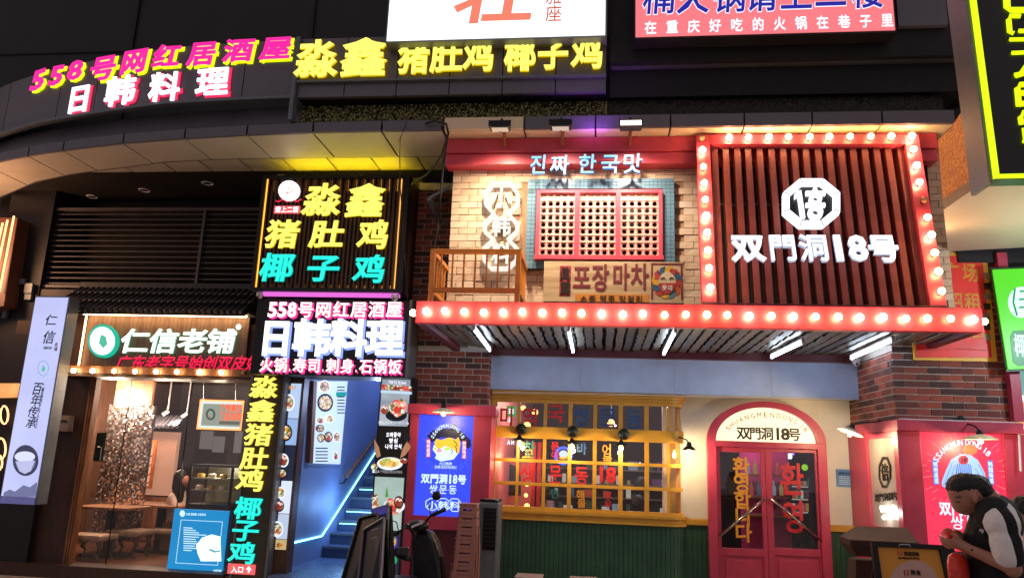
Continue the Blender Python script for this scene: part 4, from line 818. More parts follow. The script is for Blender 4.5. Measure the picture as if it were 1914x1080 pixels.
# conduit and camera
cd = solo('downpipe', M().tube([at(1637, 672, 9.3), at(1640, 700, 9.3), at(1648, 792, 9.3)-V((0, .35, 0))], .02, 8), white_plastic, 'white downpipe in front of the recessed brick right of the lintel', 'pipe')
def camdome(lab, px, py, Y, s=1, mt=white_plastic):
    c = at(px, py, Y); q = thing('security_camera', lab, 'camera', tuple(c))
    part('housing', M().lathe(c, [(.055*s, .06*s), (.06*s, .03*s), (.055*s, .0)], 16), mt, q, smooth=True); part('dome', M().ball(c, .045*s, 12), mt, q, smooth=True); part('lens', M().ball(c+V((-.01, -.038, -.02))*s, .017*s, 8), black_metal, q)
camdome('white dome camera under the awning back beam', 1601, 678, 9.42, .9); camdome('grey dome camera under the far right ceiling', 1857, 358, 7.6, 1.1, grey_metal)
camdome('white dome camera at the left foot of the black letter box', 486, 553, 9.0, .8); camdome('white dome camera at the right foot of the black letter box', 738, 558, 9.0, .8)
# ================================================================== ABOVE THE RIGHT PIER
P = PY(YR-.02); ab = thing('lease_banner', 'torn red lease banner with yellow border above the right pier', 'banner', tuple(P.hit(1790, 600)))
r = P.rect(1700, 472, 1854, 674); pb('board', P, r, -.04, 0, mat('banner_yellow', '#ffc440', .5, var=.15), ab)
m = M().poly(P, [(1705, 476), (1835, 481), (1853, 668), (1712, 668)], .004, .012); part('red_sheet', m, mat('banner_red', '#f8382c', .45, var=.15, scale=3), ab)
m = M().poly(P, [(1725, 640), (1760, 632), (1800, 640), (1836, 630), (1842, 655), (1790, 652), (1730, 655)], .014, .03); part('torn_flap', m, mat('banner_red2', '#f03a30', .45, var=.2), ab)
ly = mat('banner_letters', '#e0a030', .5)
for ch, x, y in (('广', 1778, 509), ('场', 1812, 510), ('招', 1784, 564), ('租', 1817, 565), ('有', 1796, 615), ('售', 1826, 616)): m = M(); add_char(m, P, ch, x, y, 30, 34, .03, .003, .013); part('letter', m, [ly, ly], ab)
for k in range(7): pb('pasted_strip', P, P.rect(1838, 510+k*19, 1850, 522+k*19), .013, .015, mat('strip_dark', '#3a2a20', .6) if k % 2 else mat('strip_pale', '#9c8f74', .6), ab)
solo('trim_post', M().box(xe+.002, xe+.1, 8.4, 8.6, zt6+.02, at(1855, 474, 8.45).z), red_paint, 'narrow crimson trim post between the lease banner and green signboard', 'post')
# ================================================================== LEFT: LETTER BOXES OF THE UPSTAIRS RESTAURANTS
P = PY(9.0); lb = thing('letter_box', 'dark ribbed letter box with amber strips, yellow and cyan characters 淼鑫猪肚鸡', 'sign', (-4.6, 9.2, 3.8))
r = P.rect(490, 336, 752, 540); u0, u1, v0, v1 = r
part('box', M().box(u0-.04, u1+.05, 9.02, 9.98, v0-.04, v1+.04), dark_wood, lb)
part('frame', M().pbox(P, u0-.05, u1+.06, v1, v1+.045, -.1, .06).pbox(P, u0-.05, u1+.06, v0-.045, v0, -.1, .06).pbox(P, u0-.05, u0, v0, v1, -.1, .06).pbox(P, u1, u1+.06, v0, v1, -.1, .06), darker_panel, lb, bev=.003)
rib = woodmat('rib_wood', '#3a2416', '#5d3b22'); N = 34
for k in range(N): u = u0+(u1-u0)*(k+.5)/N; part('rib', M().pbox(P, u-.014, u+.014, v0+.001, v1-.001, -.02, .025), rib, lb)
amb = em('amber_strip', '#ff9a2a', 3.0); amb2 = em('amber_tip', '#ffb050', 1.6)
for k in range(0, N, 2): u = u0+(u1-u0)*k/N+.002; part('amber_tip', M().pbox(P, u+.001, u+.012, v1-.16, v1-.002, -.015, .0), amb2, lb); part('amber_tip', M().pbox(P, u+.001, u+.012, v0+.002, v0+.05, -.015, .0), amb2, lb)
part('amber_strip', M().pbox(P, u0+.001, u0+.016, v0, v1, 0, .03), amb, lb); part('amber_strip', M().pbox(P, u1-.06, u1-.05, v0, v1, -.01, .01), amb2, lb)
for ch, x, y, w, h, c in (('淼', 606, 376, 76, 64, 0), ('鑫', 686, 378, 76, 66, 0), ('猪', 532, 440, 66, 56, 0), ('肚', 615, 440, 68, 54, 0), ('鸡', 701, 441, 62, 58, 0), ('椰', 522, 502, 68, 56, 1), ('子', 608, 503, 66, 54, 1), ('鸡', 694, 505, 64, 56, 1)):
    m = M(); add_char(m, P, ch, x, y, w*.9, h*.9, .05, .05, .03, .1); part('letter', m, [(yel_f, yel_s), (cyan_f, cyan_s)][c], lb)
oval(lb, P, 543, 359, 20, 19, white_f, .03, .05, 'round_logo'); m = M(); m.tube([P.hit(534, 362, .055), P.hit(543, 364, .055), P.hit(551, 357, .055)], .006, 5).tube([P.hit(543, 352, .055), P.hit(540, 366, .055)], .005, 5); part('logo_stroke', m, em('coral_print', '#ff8a70', .9), lb)
m = M(); m.tube([P.hit(518+i*3, 377+2*sin(i*1.1), .04) for i in range(17)], .008, 5); part('wave', m, em('wave_red', '#ff3050', 1), lb)
tagm = em('tag_salmon', '#ff6a6a', .9); part('tag', M().pbox(P, *P.rect(515, 387, 563, 401), .03, .05), tagm, lb, bev=.004); text(lb, P, '请上二楼', 517, 394, 561, 394, 11, white_f, bold=.03, n0=.051)
part('added_glow_strip', M().box(u0+.2, u1-.1, 9.1, 9.14, v1+.046, v1+.06), em('yellow_uplight', '#ffe21a', 26), lb); part('under_glow', M().pbox(P, u0+.05, u1, v0-.085, v0-.05, -.1, .02), em('magenta_tube', '#e26ad8', 1.1), lb)  # yellow strip on the box top is added to throw glow on the soffit
# lower board 558 / 日韩料理
P = PY(9.05); l2b = thing('letter_box', 'black letter box with white 日韩料理 over the staircase entrance', 'sign', (-4.6, 9.2, 2.8)); r = P.rect(474, 560, 762, 702)
part('box', M().box(r[0], r[1], 9.052, 9.6, r[2], r[3]), darker_panel, l2b, bev=.004)
part('side_trim', M().box(r[1], r[1]+.03, 9.04, 9.5, r[2]-.01, r[3]+.01), grey_metal, l2b)
pk = em('pale_pink_face', '#ffd9e6', 1.7); pks = em('magenta_edge', '#ff2fa0', 1.1); yo = em('yellow_orange_edge', '#ffb030', 1.2)
for s, a, b, h in (('558号网红居酒屋', (503, 580), (755, 579), 31), ('火锅.寿司.刺身.石锅饭', (487, 682), (753, 686), 28)):
    text(l2b, P, s, a[0]+1.5, a[1]+1.5, b[0]+1.5, b[1]+1.5, h, pks, pks, .055, .02, .0, 'letter_outline', True, .93); text(l2b, P, s, *a, *b, h-2, pk, yo, .035, .03, .021, 'letter', True, .9)
for ch, x, w in (('日', 519, 60), ('韩', 586, 68), ('料', 654, 66), ('理', 721, 68)):
    m = M(); add_char(m, P, ch, x+2, 634, w, 68, .075, .03, 0); part('letter_outline', m, [em('blue_white', '#8fa8ff', 1.2)]*2, l2b); m = M(); add_char(m, P, ch, x, 632, w, 66, .065, .04, .031); part('letter', m, [white_f, em('edge_white', '#c8d0ff', 1)], l2b)
# vertical sign
P = PY(9.3); vs_ = thing('vertical_sign', 'tall narrow brown sign with yellow and cyan characters left of the staircase', 'sign', (-4.9, 9.4, 0))
xa, xb2 = P.uv(474, 712)[0], P.uv(531, 712)[0]; z1_, z0_ = P.uv(503, 703)[1], 0.02
part('board', M().box(xa, xb2, 9.302, 9.42, z0_, z1_), mat('sign_brown', '#4a4034', .5, .3), vs_); part('frame', M().box(xa-.03, xa-.002, 9.28, 9.44, 0, z1_).box(xb2+.002, xb2+.03, 9.28, 9.44, 0, z1_), grey_metal, vs_)
for ch, x, y, c in (('淼', 496, 723, 0), ('鑫', 490, 768, 0), ('猪', 485, 812, 0), ('肚', 478, 856, 0), ('鸡', 470, 897, 0), ('椰', 466, 949, 1), ('子', 461, 990, 1), ('鸡', 455, 1032, 1)):
    m = M(); add_char(m, P, ch, x, y, 50, 40, .045, .04, 0, .08); part('letter', m, [(yel_f, yel_s), (cyan_f, cyan_s)][c], vs_)
part('tag', M().pbox(P, *P.rect(427, 1053, 478, 1072), 0, .03), tagm, vs_, bev=.006); text(vs_, P, '入口', 434, 1063, 458, 1063, 12, white_f, bold=.02, n0=.031); text(vs_, P, '↑', 462, 1063, 472, 1063, 13, white_f, n0=.031)

# ================================================================== STAIRCASE PASSAGE
XW = -3.911; ZF = at(525, 1050, 9.7).z; ZF = .26
sw = thing('staircase', 'blue lit staircase rising between menu boards to the upstairs restaurants', 'staircase', (-3, 11, 0))
blue_wall = mat('blue_grey_wall', '#7484a8', .55, var=.06, scale=3); zceil = at(620, 707, 9.6).z
part('left_wall', M().box(XW-.12, XW, 9.45, 15.2, 0, 4.6), blue_wall, sw); part('right_wall', M().box(-2.32, -2.2, 9.7, 15.2, 0, 4.6), blue_wall, sw); part('end_wall', M().box(XW, -2.32, 15.2, 15.3, 0, 4.6), blue_wall, sw)
part('ceiling', M().box(XW, -2.32, 9.45, 15.2, 3.6, 3.65), blue_wall, sw); part('header', M().box(XW, -2.32, 9.45, 9.55, zceil, 3.6), blue_wall, sw)
part('landing', M().box(XW, -2.32, 9.2, 11.0, 0, ZF), mat('landing_tile', '#5a6a8a', .3, var=.15), sw)
tread = mat('stair_stone', '#3f4c68', .4, var=.2)
stx = [(598, 1026), (611, 1004), (624, 984), (635, 965), (646, 947), (657, 927), (667, 911), (677, 898), (686, 884), (695, 870), (703, 857), (711, 845)]
led = em('led_line', '#7fdcff', 4.5)
ys = [11.0+.29*k for k in range(13)]
for k in range(13):
    z = ZF+.155*(k+1); o = part('step', M().box(XW+.001, -2.321, ys[k], ys[k]+.291, ZF-.1+.155*k if k else 0, z), tread, sw, bev=.004)
    part('nosing', M().box(XW+.001, -2.321, ys[k]-.012, ys[k]-.001, z-.03, z+.002), grey_metal, o)
    if k in (2, 3, 5): part('step_light', M().box(XW+.03, -2.4, ys[k]-.016, ys[k]-.012, z-.05, z-.038), led, o)
Pw = PXL(XW); A, B, D = Pw.hit(523, 1019, .015), Pw.hit(600, 1001, .015), Pw.hit(697, 850, .015); E_ = B+(D-B)*1.6
part('led_line', M().tube([A, B, E_], .012, 6), led, sw)
hA, hB = Pw.hit(636, 890, .09), Pw.hit(706, 800, .09); part('handrail', M().tube([hA, hB+(hB-hA)*.5], .028, 8), wood, sw, smooth=True); part('handrail_end', M().tube([hA+V((0, .04, -.02)), hA+V((-.02, -.02, -.09)), hA+V((-.07, -.06, -.1))], .012, 6), black_metal, sw)
light('stair_led_glow', (XW+.3, 11.2, 1.0), 6, (.25, .5, 1), .15, sw); light('stair_fill', (-3.1, 10.6, 2.5), 16, (.5, .62, 1), .1, sw); light('stair_fill', (-3.1, 12.9, 3.4), 10, (.4, .52, 1), .1, sw)  # the two blue-white stair lights are added fill
part('ceiling_lamp', M().box(-3.3, -2.9, 10.5, 10.7, 3.56, 3.595), em('blue_fill', '#6a8cff', 5), sw)  # glowing slab above the header, out of view, added to fill the stairs
# menu board on the wall
mb_ = thing('menu_board', 'backlit menu board on the blue staircase wall', 'menu board', tuple(Pw.hit(612, 790)))
q = [(585, 712), (644, 712), (630, 867), (577, 865)]; part('panel', M().ppoly(Pw, [Pw.uv(*p) for p in q], .0, .05), em('menu_white', '#cfe6ff', 1.0), mb_); part('frame', M().ppoly(Pw, [Pw.uv(*p) for p in [(579, 712), (585, 712), (577, 865), (571, 864)]], 0, .06), wood, mb_)
food = [ramp_em('food_a', ('#3a2a1c', '#e8e0d0', '#c86a30', '#f0ece0', '#7a8a3a', '#b0382a'), 1.0, 40), ramp_em('food_b', ('#f2ead2', '#e0a040', '#8a3a20', '#fff6e8', '#5a7a30', '#d8d0c0'), 1.1, 36), ramp_em('food_c', ('#a03020', '#e05040', '#f0c0a0', '#602018', '#f5efe0', '#508038'), 1.0, 30)]
bowl_d = em('bowl_dark', '#1a1c2c', .4); plate_w = em('plate_white', '#eaf2ff', 1.1); ink = em('menu_ink', '#243046', .4)
def bowls(parent, P, items, n0):
    for i, (x, y, rx, ry) in enumerate(items):
        oval(parent, P, x, y, rx, ry, (plate_w, bowl_d)[i % 2], n0, n0+.002, 'plate', k=18); oval(parent, P, x, y, rx*.8, ry*.78, food[i % 3], n0+.0025, n0+.004, 'dish', k=16)
bowls(mb_, Pw, [(600, 722, 12, 12), (601, 752, 15, 17), (592, 785, 8, 7), (591, 800, 8, 7), (609, 782, 9, 8), (607, 816, 8, 10), (623, 816, 7, 11), (593, 818, 7, 8), (621, 851, 5, 9)], .052)
for k in range(9): part('printed_line', M().poly(Pw, [(624, 722+k*6), (638, 722+k*6), (638, 724+k*6), (624, 724+k*6)], .051, .053), ink, mb_)
part('price_tag', M().poly(Pw, [(622, 732), (641, 732), (640, 740), (621, 740)], .054, .056), em('teal_print', '#20a0a0', .9), mb_)
for k in range(5): part('printed_line', M().poly(Pw, [(583, 836+k*6), (606, 836+k*6), (606, 838+k*6), (583, 838+k*6)], .051, .053), ink, mb_)
# left strip of menu photos on the jamb
P = PY(9.42); ms = thing('menu_strip', 'narrow tall strip of dish photographs beside the vertical sign', 'poster', (-4.1, 9.45, 1))
xm0, xm1 = P.uv(531, 800)[0]+.04, P.uv(556, 800)[0]
part('jamb', M().box(xm0-.02, xm1+.03, 9.432, 9.6, 0, z1_), dark_wood, ms); zz = [P.uv(540, y)[1] for y in (716, 782, 832, 898, 960, 1008, 1028)]
cols_ = [em('strip_a', '#b8d0f4', 1), em('strip_b', '#9fc0f0', .9), em('strip_c', '#28344f', .6), em('strip_d', '#dce8ff', 1), em('strip_e', '#c4d4ee', .9), em('strip_f', '#d8c088', .8)]
for i in range(6): part('photo', M().pbox(P, xm0, xm1, zz[i+1]+.006, zz[i]-.002, 0, .01), cols_[i], ms)
cx_ = lambda y: 545-(y-716)*.085
def onx(y): return 543-(y-716)*.088
bowls(ms, P, [(onx(752), 752, 12, 16), (onx(808), 808, 12, 16), (onx(860), 860, 10, 13), (onx(884), 884, 9, 9), (onx(920), 920, 9, 11), (onx(945), 945, 9, 11), (onx(988), 988, 11, 15)], .011)
text(ms, P, '淼鑫猪肚鸡', onx(724)-10, 724, onx(724)+12, 724, 7, em('sign_gold', '#e8a040', .9), n0=.011); text(ms, P, '请上二楼', onx(1018)-10, 1018, onx(1018)+6, 1018, 8, ink, n0=.011, bold=.03)
flat(ms, P, [(onx(1018)+5, 1012), (onx(1018)+14, 1018), (onx(1018)+5, 1024)], em('arrow_orange', '#e07820', .9), .012, .014, 'arrow')
# right poster column
P = PY(9.25); pcn = thing('poster_column', 'tall backlit column of four food posters right of the staircase', 'poster', (-2.5, 9.3, 0))
c0, c1 = P.uv(703, 870)[0], P.uv(757, 870)[0]; part('box', M().box(c0-.02, c1+.05, 9.252, 9.5, 0, P.uv(740, 705)[1]), darker_panel, pcn)
yy = [708, 797, 891, 992, 1100]; pcols = [ramp_em('poster_grad_a', ('#a8b4c0', '#dfe6ea', '#8894a4', '#c9d2da'), 1.0, 2.2, False), em('poster_black', '#14120f', .5), ramp_em('poster_grad_b', ('#8ea0a0', '#c8d8d4', '#9fb8b0', '#e0eee8'), 1.0, 2.4, False), em('poster_dark2', '#303248', .6)]
for i in range(4): part('poster', M().pbox(P, c0, c1, P.uv(735, yy[i+1])[1]+.008, P.uv(735, yy[i])[1]-.004, 0, .006), pcols[i], pcn)
ox = lambda x, y: x-(y-752)*.08
part('shelf_photo', M().poly(P, [(713, 728), (770, 731), (770, 722), (714, 718)], .008, .01), food[2], pcn); flat(pcn, P, [(712, 734), (770, 737), (770, 732), (712, 729)], em('shelf_blue', '#b8d4e8', 1.1), .008, .01)
oval(pcn, P, 741, 776, 20, 11, bowl_d, .008, .01, 'plate'); flat(pcn, P, [(727, 757), (738, 748), (752, 745), (762, 756), (757, 772), (742, 780), (730, 770)], ramp_em('sashimi', ('#e03828', '#ff8a70', '#f4f0e8', '#c02020', '#f0b090', '#4a7a30'), 1.0, 30), .011, .014, 'dish')
oval(pcn, P, 719, 766, 7, 8, food[2], .011, .013, 'dish'); m = M().tube([P.hit(760, 772, .012), P.hit(772, 767, .012)], .008, 5); part('handle_print', m, bowl_d, pcn)
text(pcn, P, 'TOKYO SUSHI', 726, 714, 760, 716, 6, white_f); text(pcn, P, '韩国料理·新鲜出品', 708, 789, 764, 790, 5, white_f)
for i, s in enumerate(('오빠좋아', '영심', '나의 안식')): text(pcn, P, s, (722, 727, 720)[i], 812+i*11, (750, 745, 752)[i], 812+i*11, 9, white_f, bold=.03, n0=.008)
skinp = em('hand_print', '#c08a66', .8)
flat(pcn, P, [(700, 820), (709, 836), (712, 852), (705, 855), (701, 845)], skinp, .008, .01); flat(pcn, P, [(762, 822), (768, 836), (758, 850), (748, 856), (752, 840)], skinp, .008, .01); flat(pcn, P, [(756, 806), (768, 818), (764, 830), (757, 822)], em('cuff_print', '#1c2030', .5), .008, .01)
oval(pcn, P, 729, 866, 24, 12, plate_w, .008, .01, 'plate'); oval(pcn, P, 729, 864, 20, 9, ramp_em('fried', ('#f0c060', '#fff0c0', '#d89030', '#f8e8b0', '#a0b850'), 1.1, 30), .011, .013, 'dish'); oval(pcn, P, 755, 861, 7, 5, food[2], .011, .013, 'dish'); oval(pcn, P, 700, 872, 6, 6, food[1], .011, .013, 'dish')
text(pcn, P, '恋上人气韩国料理自助烤肉', 696, 880, 752, 882, 5.5, white_f, bold=.02)
oval(pcn, P, 737, 945, 20, 14, plate_w, .008, .01, 'plate'); flat(pcn, P, [(718, 945), (728, 930), (744, 934), (752, 948), (742, 962), (724, 958)], ramp_em('sashimi', ('#e03828',)), .011, .014, 'dish'); flat(pcn, P, [(695, 925), (706, 922), (708, 948), (696, 950)], food[0], .008, .01, 'dish'); flat(pcn, P, [(720, 928), (724, 908), (727, 928)], em('herb_green', '#5aa040', .9), .015, .017); oval(pcn, P, 746, 938, 9, 12, bowl_d, .015, .017, 'plate'); oval(pcn, P, 746, 938, 7, 9, food[2], .018, .02, 'dish')
oval(pcn, P, 727, 1012, 17, 18, em('bowl_purple', '#5040b0', .8), .008, .01, 'plate'); oval(pcn, P, 727, 1010, 14, 14, food[1], .011, .013, 'dish'); oval(pcn, P, 722, 1052, 16, 14, food[2], .011, .013, 'dish'); oval(pcn, P, 738, 1046, 5, 7, em('herb_green2', '#30a860', .9), .014, .016)

# ================================================================== LEFT SHOP (dessert shop)
YS = 10.0; sh = thing('dessert_shop', 'dark wood dessert shop front with glass wall and lit sign panel', 'shop', (-6, YS, 0))
SF = .14; xs0, xs1 = at(158, 880, YS).x+.0, at(452, 880, YS).x+.1; zh = at(300, 707, YS).z
zt7 = at(300, 590, 9.8).z; zb7 = at(300, 688, 9.8).z
part('floor', M().box(-8.3, -4.05, 9.75, 15, 0, SF), woodmat('floor_wood', '#4a2c1e', '#6b432e', 4, 'X', .3), sh)
part('back_wall', M().box(-8.3, -4.05, 14.4, 14.6, 0, 3.4), mat('shop_grey', '#4a423f', .6), sh); part('left_wall', M().box(-8.4, -8.3, 10.0, 14.6, 0, 3.4), dark_wood, sh); part('right_wall', M().box(-4.13, -4.05, 9.6, 14.4, 0, 3.4), dark_wood, sh)
part('ceiling', M().box(-8.3, -4.13, 10.1, 14.4, 3.0, 3.1), mat('shop_ceiling', '#6d5a50', .6), sh)
fr = woodmat('front_wood', '#2a1812', '#44281c')
part('threshold', M().box(-8.3, -4.72, 9.72, 10.05, 0, SF+.02), fr, sh); part('head', M().box(-8.3, -4.55, 9.85, 10.1, zh, 3.4), fr, sh)
xj = at(158, 880, 9.95).x; part('jamb_panel', M().box(at(100, 880, 9.9).x-.2, xj-.06, 9.9, 10.05, SF, zh-.001), fr, sh)
for i, d in enumerate((0, .035, .07)): part('jamb_mould', M().box(xj-.06+d*.8, xj-.06+d*.8+.02, 9.87+d*.3, 10.0, SF+.021, zh-.001), wood, sh)
for x in (at(222, 880, YS).x, at(345, 830, YS).x): part('glass_joint', M().box(x-.004, x+.004, YS-.002, YS+.014, SF+.021, zh-.001), black_metal, sh)
part('glass_wall', M().box(xj+.03, xs1, YS, YS+.01, SF+.021, zh-.001), clear_glass, sh)
part('right_jamb', M().box(xs1+.001, -4.63, 9.8, 10.1, 0, zh-.001), fr, sh)
part('door_lock', M().box(at(180, 830, 9.99).x, at(196, 830, 9.99).x+.001, 9.97, 9.998, at(188, 862, 9.99).z, at(188, 808, 9.99).z), mat('dark_glass', '#263028', .1, var=0, bump=0), sh)
part('door_handle', M().tube([at(183, 835, 9.94), at(190, 835, 9.94), at(187, 860, 9.94)], .008, 6), steel, sh)
part('shop_mailbox', M().box(at(97, 790, 9.85).x, at(134, 790, 9.85).x, 9.78, 9.899, at(115, 806, 9.85).z, at(115, 776, 9.85).z), mat('box_grey', '#8a7a74', .4), sh, bev=.006); part('mailbox_slot', M().box(at(97, 790, 9.85).x+.01, at(134, 790, 9.85).x-.01, 9.77, 9.779, at(115, 788, 9.85).z, at(115, 785, 9.85).z), black_metal, sh)
# sign panel
P = PY(9.8); r = P.rect(158, 590, 462, 690); wp = woodmat('panel_wood', '#80614e', '#a3826c', 5, 'Z'); spn = thing('shop_sign', 'brown wood sign panel with white 仁信老铺 and round teal logo', 'sign', P.pt(-6.2, 2.8))
for k in range(12): u = r[0]+(r[1]-r[0])*k/12; part('board', M().pbox(P, u+.002, u+(r[1]-r[0])/12-.002, r[2]-.06, r[3], -.06, 0), wp, spn)
part('side_board', M().pbox(P, P.uv(104, 640)[0], r[0]-.002, r[2]-.06, r[3], -.08, -.02), dark_wood, spn)
cove = em('cove_warm', '#ffd29a', 16); part('cove_strip', M().pbox(P, r[0], r[1], r[3]-.022, r[3]-.002, .09, .12), cove, spn); part('cove_strip', M().pbox(P, r[0]-.005, r[0]+.012, r[2], r[3]-.03, .04, .06), em('cove_warm2', '#ffc890', 7), spn)
part('top_shelf', M().pbox(P, r[0]-.5, r[1]+.1, r[3]+.0, r[3]+.04, -.06, .25), mat('shelf_pale', '#8a7f78', .5), spn)
oval(spn, P, 196, 638, 28, 31, em('teal_glow', '#18b89a', 1.0), .0, .05, 'logo_ring'); oval(spn, P, 196, 638, 23, 26, white_f, .051, .06, 'logo_face'); flat(spn, P, [(190, 642), (194, 626), (203, 630), (206, 644), (198, 652)], em('leaf_teal', '#58c8a8', .9), .061, .064, 'logo_leaf')
for ch, x in (('仁', 256), ('信', 309), ('老', 363), ('铺', 416)): m = M(); add_char(m, P, ch, x, 638, 52, 44, .045, .04, .01, .12); part('letter', m, [em('mint_white', '#e8fff2', 1.9), em('mint_edge', '#a8e8c8', .8)], spn)
text(spn, P, '®', 441, 611, 452, 611, 11, em('mint_white', '#e8fff2', 1.9), n0=.01)
P9 = PY(9.62); redl = em('crimson_face', '#f0184a', 1.1); text(spn, P9, '广东老字号始创双皮奶', 220, 678, 489, 679, 27, redl, em('crimson_edge', '#8a0828', .5), .04, .03, 0, 'letter', True, .96, .25)
# marquee bar
Pm = PY(9.5); mq = thing('marquee_bar', 'amber lit wooden bar with round bulbs under the dessert shop sign', 'light bar', Pm.pt(-6.3, 2.6)); r = Pm.rect(93, 686, 476, 700)
part('bar', M().pbox(Pm, *r, -.12, 0), wood, mq, bev=.004); part('under_board', M().pbox(Pm, r[0]+.1, r[1], r[2]-.04, r[2]-.002, -.5, -.02), fr, mq)
for i, x in enumerate((107, 142, 177, 217, 256, 295, 334, 376, 416, 458)): bulb(mq, Pm.hit(x, 692.5+(i*.5), 0), (0, -1, 0), x != 458, .03)
# tiled roof
tl = mat('roof_tile', '#2b2a30', .5, var=.3, scale=10, bump=.4); rf = thing('tiled_roof', 'small dark tiled eave with curled end over the dessert shop sign', 'roof', (-6.3, 9.6, 3.3))
ye, yr_ = 9.35, 10.0; ze = at(300, 583, ye).z; zr_ = at(300, 538, yr_).z; xa3, xb3 = at(112, 560, 9.6).x, at(476, 560, 9.6).x; ntl = 32
part('deck', M().hexa([(xa3, ye+.02, ze-.04), (xb3, ye+.02, ze-.04), (xb3, yr_, zr_-.06), (xa3, yr_, zr_-.06), (xa3, ye+.02, ze-.01), (xb3, ye+.02, ze-.01), (xb3, yr_, zr_-.03), (xa3, yr_, zr_-.03)]), fr, rf)
tm = None
for k in range(ntl):
    for j in range(3):
        x = xa3+(xb3-xa3)*(k+.5)/ntl; a = j/3; b = (j+1.12)/3; ya, yb = ye+(yr_-ye)*a, ye+(yr_-ye)*min(b, 1); za_, zb_ = ze+(zr_-ze)*a+.012, ze+(zr_-ze)*min(b, 1)
        c = V((x, (ya+yb)/2, (za_+zb_)/2))
        if tm is None: tm = {}
        if j not in tm: tm[j] = M().tube([(x, ya, za_), (x, yb, zb_)], [.036, .031], 8).mesh('roof_tile', tl, c, True)
        put('roof_tile', tm[j], c, rf)
part('eave_end', M().tube([at(150, 572, ye), at(118, 580, ye), at(100, 574, ye), at(88, 562, ye), at(80, 566, ye), at(82, 574, ye)], [.03, .055, .05, .04, .035, .02], 8), tl, rf, smooth=True)
part('ridge', M().box(xa3, xb3, yr_-.06, yr_+.08, zr_-.03, zr_+.06), tl, rf)
# louvre above
P = PY(10.15); lv = thing('louvre', 'dark metal louvre grille above the tiled eave under the canopy', 'grille', P.pt(-6.4, 4)); slm = mat('louvre_metal', '#5a5456', .5, .3, var=.2)
lx0, lx1, lz0, lz1 = P.rect(95, 392, 492, 535); lz1 = P.uv(300, 397)[1]; lz0 = P.uv(300, 537)[1]
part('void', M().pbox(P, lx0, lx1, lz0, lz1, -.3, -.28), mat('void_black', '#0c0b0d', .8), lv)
N = 14
for k in range(N):
    z = lz0+(lz1-lz0)*(k+.5)/N; part('louvre_slat', M().hexa([(lx0+.03, 10.08, z-.02), (lx1-.03, 10.08, z-.02), (lx1-.03, 10.2, z+.02), (lx0+.03, 10.2, z+.02), (lx0+.03, 10.08, z-.005), (lx1-.03, 10.08, z-.005), (lx1-.03, 10.2, z+.035), (lx0+.03, 10.2, z+.035)]), slm, lv)
xm = P.uv(379, 460)[0]
for x in (lx0, xm, lx1-.04): part('frame_post', M().pbox(P, x, x+.04, lz0, lz1, -.02, .1), slm, lv)
for z in (lz0-.04, lz1): part('frame_rail', M().pbox(P, lx0, lx1, z, z+.04, -.02, .1), slm, lv)
mw = thing('side_wall', 'black wall strips between the canopy and the shop fronts', 'wall', (-5, 10.3, 3))
part('panel', M().box(-9.5, -3.9, 10.5, 10.6, 3.1, 5.45), darker_panel, mw); part('panel', M().box(at(754, 450, 9.4).x, at(779, 450, 9.4).x, 9.5, 9.7, 3.0, 5.4), mat('taupe_panel', '#4d4340', .6), mw)
part('panel', M().box(-8.9, at(97, 460, 10.1).x, 10.0, 10.1, 2.6, 5.45), darker_panel, mw); part('panel', M().box(-9.6, at(70, 800, 9.6).x, 9.8, 9.9, 0, 3.2), darker_panel, mw)
part('panel', M().box(-8.4, -7.6, 10.02, 10.1, 2.6, 3.9), darker_panel, mw); part('panel', M().box(-4.62, -3.92, 9.62, 9.7, 2.65, 3.4), darker_panel, mw)
jb = thing('junction_boxes', 'small pale junction boxes on the dark wall left of the louvre', 'boxes', tuple(at(55, 540, 9.9)))
for x, y, w, h in ((45, 527, 10, 10), (57, 540, 14, 18), (56, 556, 12, 10), (12, 588, 8, 14)): part('box', M().pbox(PY(9.98), *PY(9.98).rect(x-w/2, y-h/2, x+w/2, y+h/2), 0, .05), grey_metal, jb)
# white lightbox
P = PY(9.1); wb = thing('lightbox', 'tall pale lightbox with ink brush lettering and a bowl at far left', 'sign', P.pt(-7.9, 0)); wbx = em('lilac_box', '#c6ccff', 1.0, var=.12, scale=1.2)
xl0, xl1 = P.uv(34, 750)[0], P.uv(96, 750)[0]; z0_, z1_ = P.uv(50, 942)[1], P.uv(95, 556)[1]
part('screen', M().pbox(P, xl0, xl1, z0_+.09, z1_, 0, .01), wbx, wb); part('case', M().pbox(P, xl0-.02, xl1+.02, z0_, z1_+.02, -.2, -.002), grey_metal, wb); part('plinth', M().pbox(P, xl0, xl1, z0_, z0_+.088, -.001, .02), em('lilac_dim', '#7a78b8', .5, var=.4, scale=60), wb)
inkm = em('ink_print', '#2a2a3c', .25); P = Plane((0, 9.088, 0))
for ch, x, y, w, h in (('仁', 96, 598, 22, 20), ('信', 92, 630, 22, 24), ('百', 70, 726, 18, 24), ('年', 67, 748, 18, 22), ('传', 62, 769, 18, 20), ('承', 59, 789, 18, 22)): m = M(); add_char(m, P, ch, x, y, w, h, .02, .003, 0, .15); part('letter', m, [inkm, inkm], wb)
text(wb, P, 'RENXIN', 82, 650, 97, 650, 5, inkm); m = M(); m.tube([P.hit(81+10*cos(a), 688+14*sin(a), .002) for a in [2*pi*k/20 for k in range(21)]], .004, 4); part('ring_logo', m, em('mint_line', '#70b0d0', .8), wb); flat(wb, P, [(78, 692), (81, 682), (85, 688), (82, 695)], em('leaf_teal', '#58c8a8', .9), .002, .004, 'leaf')
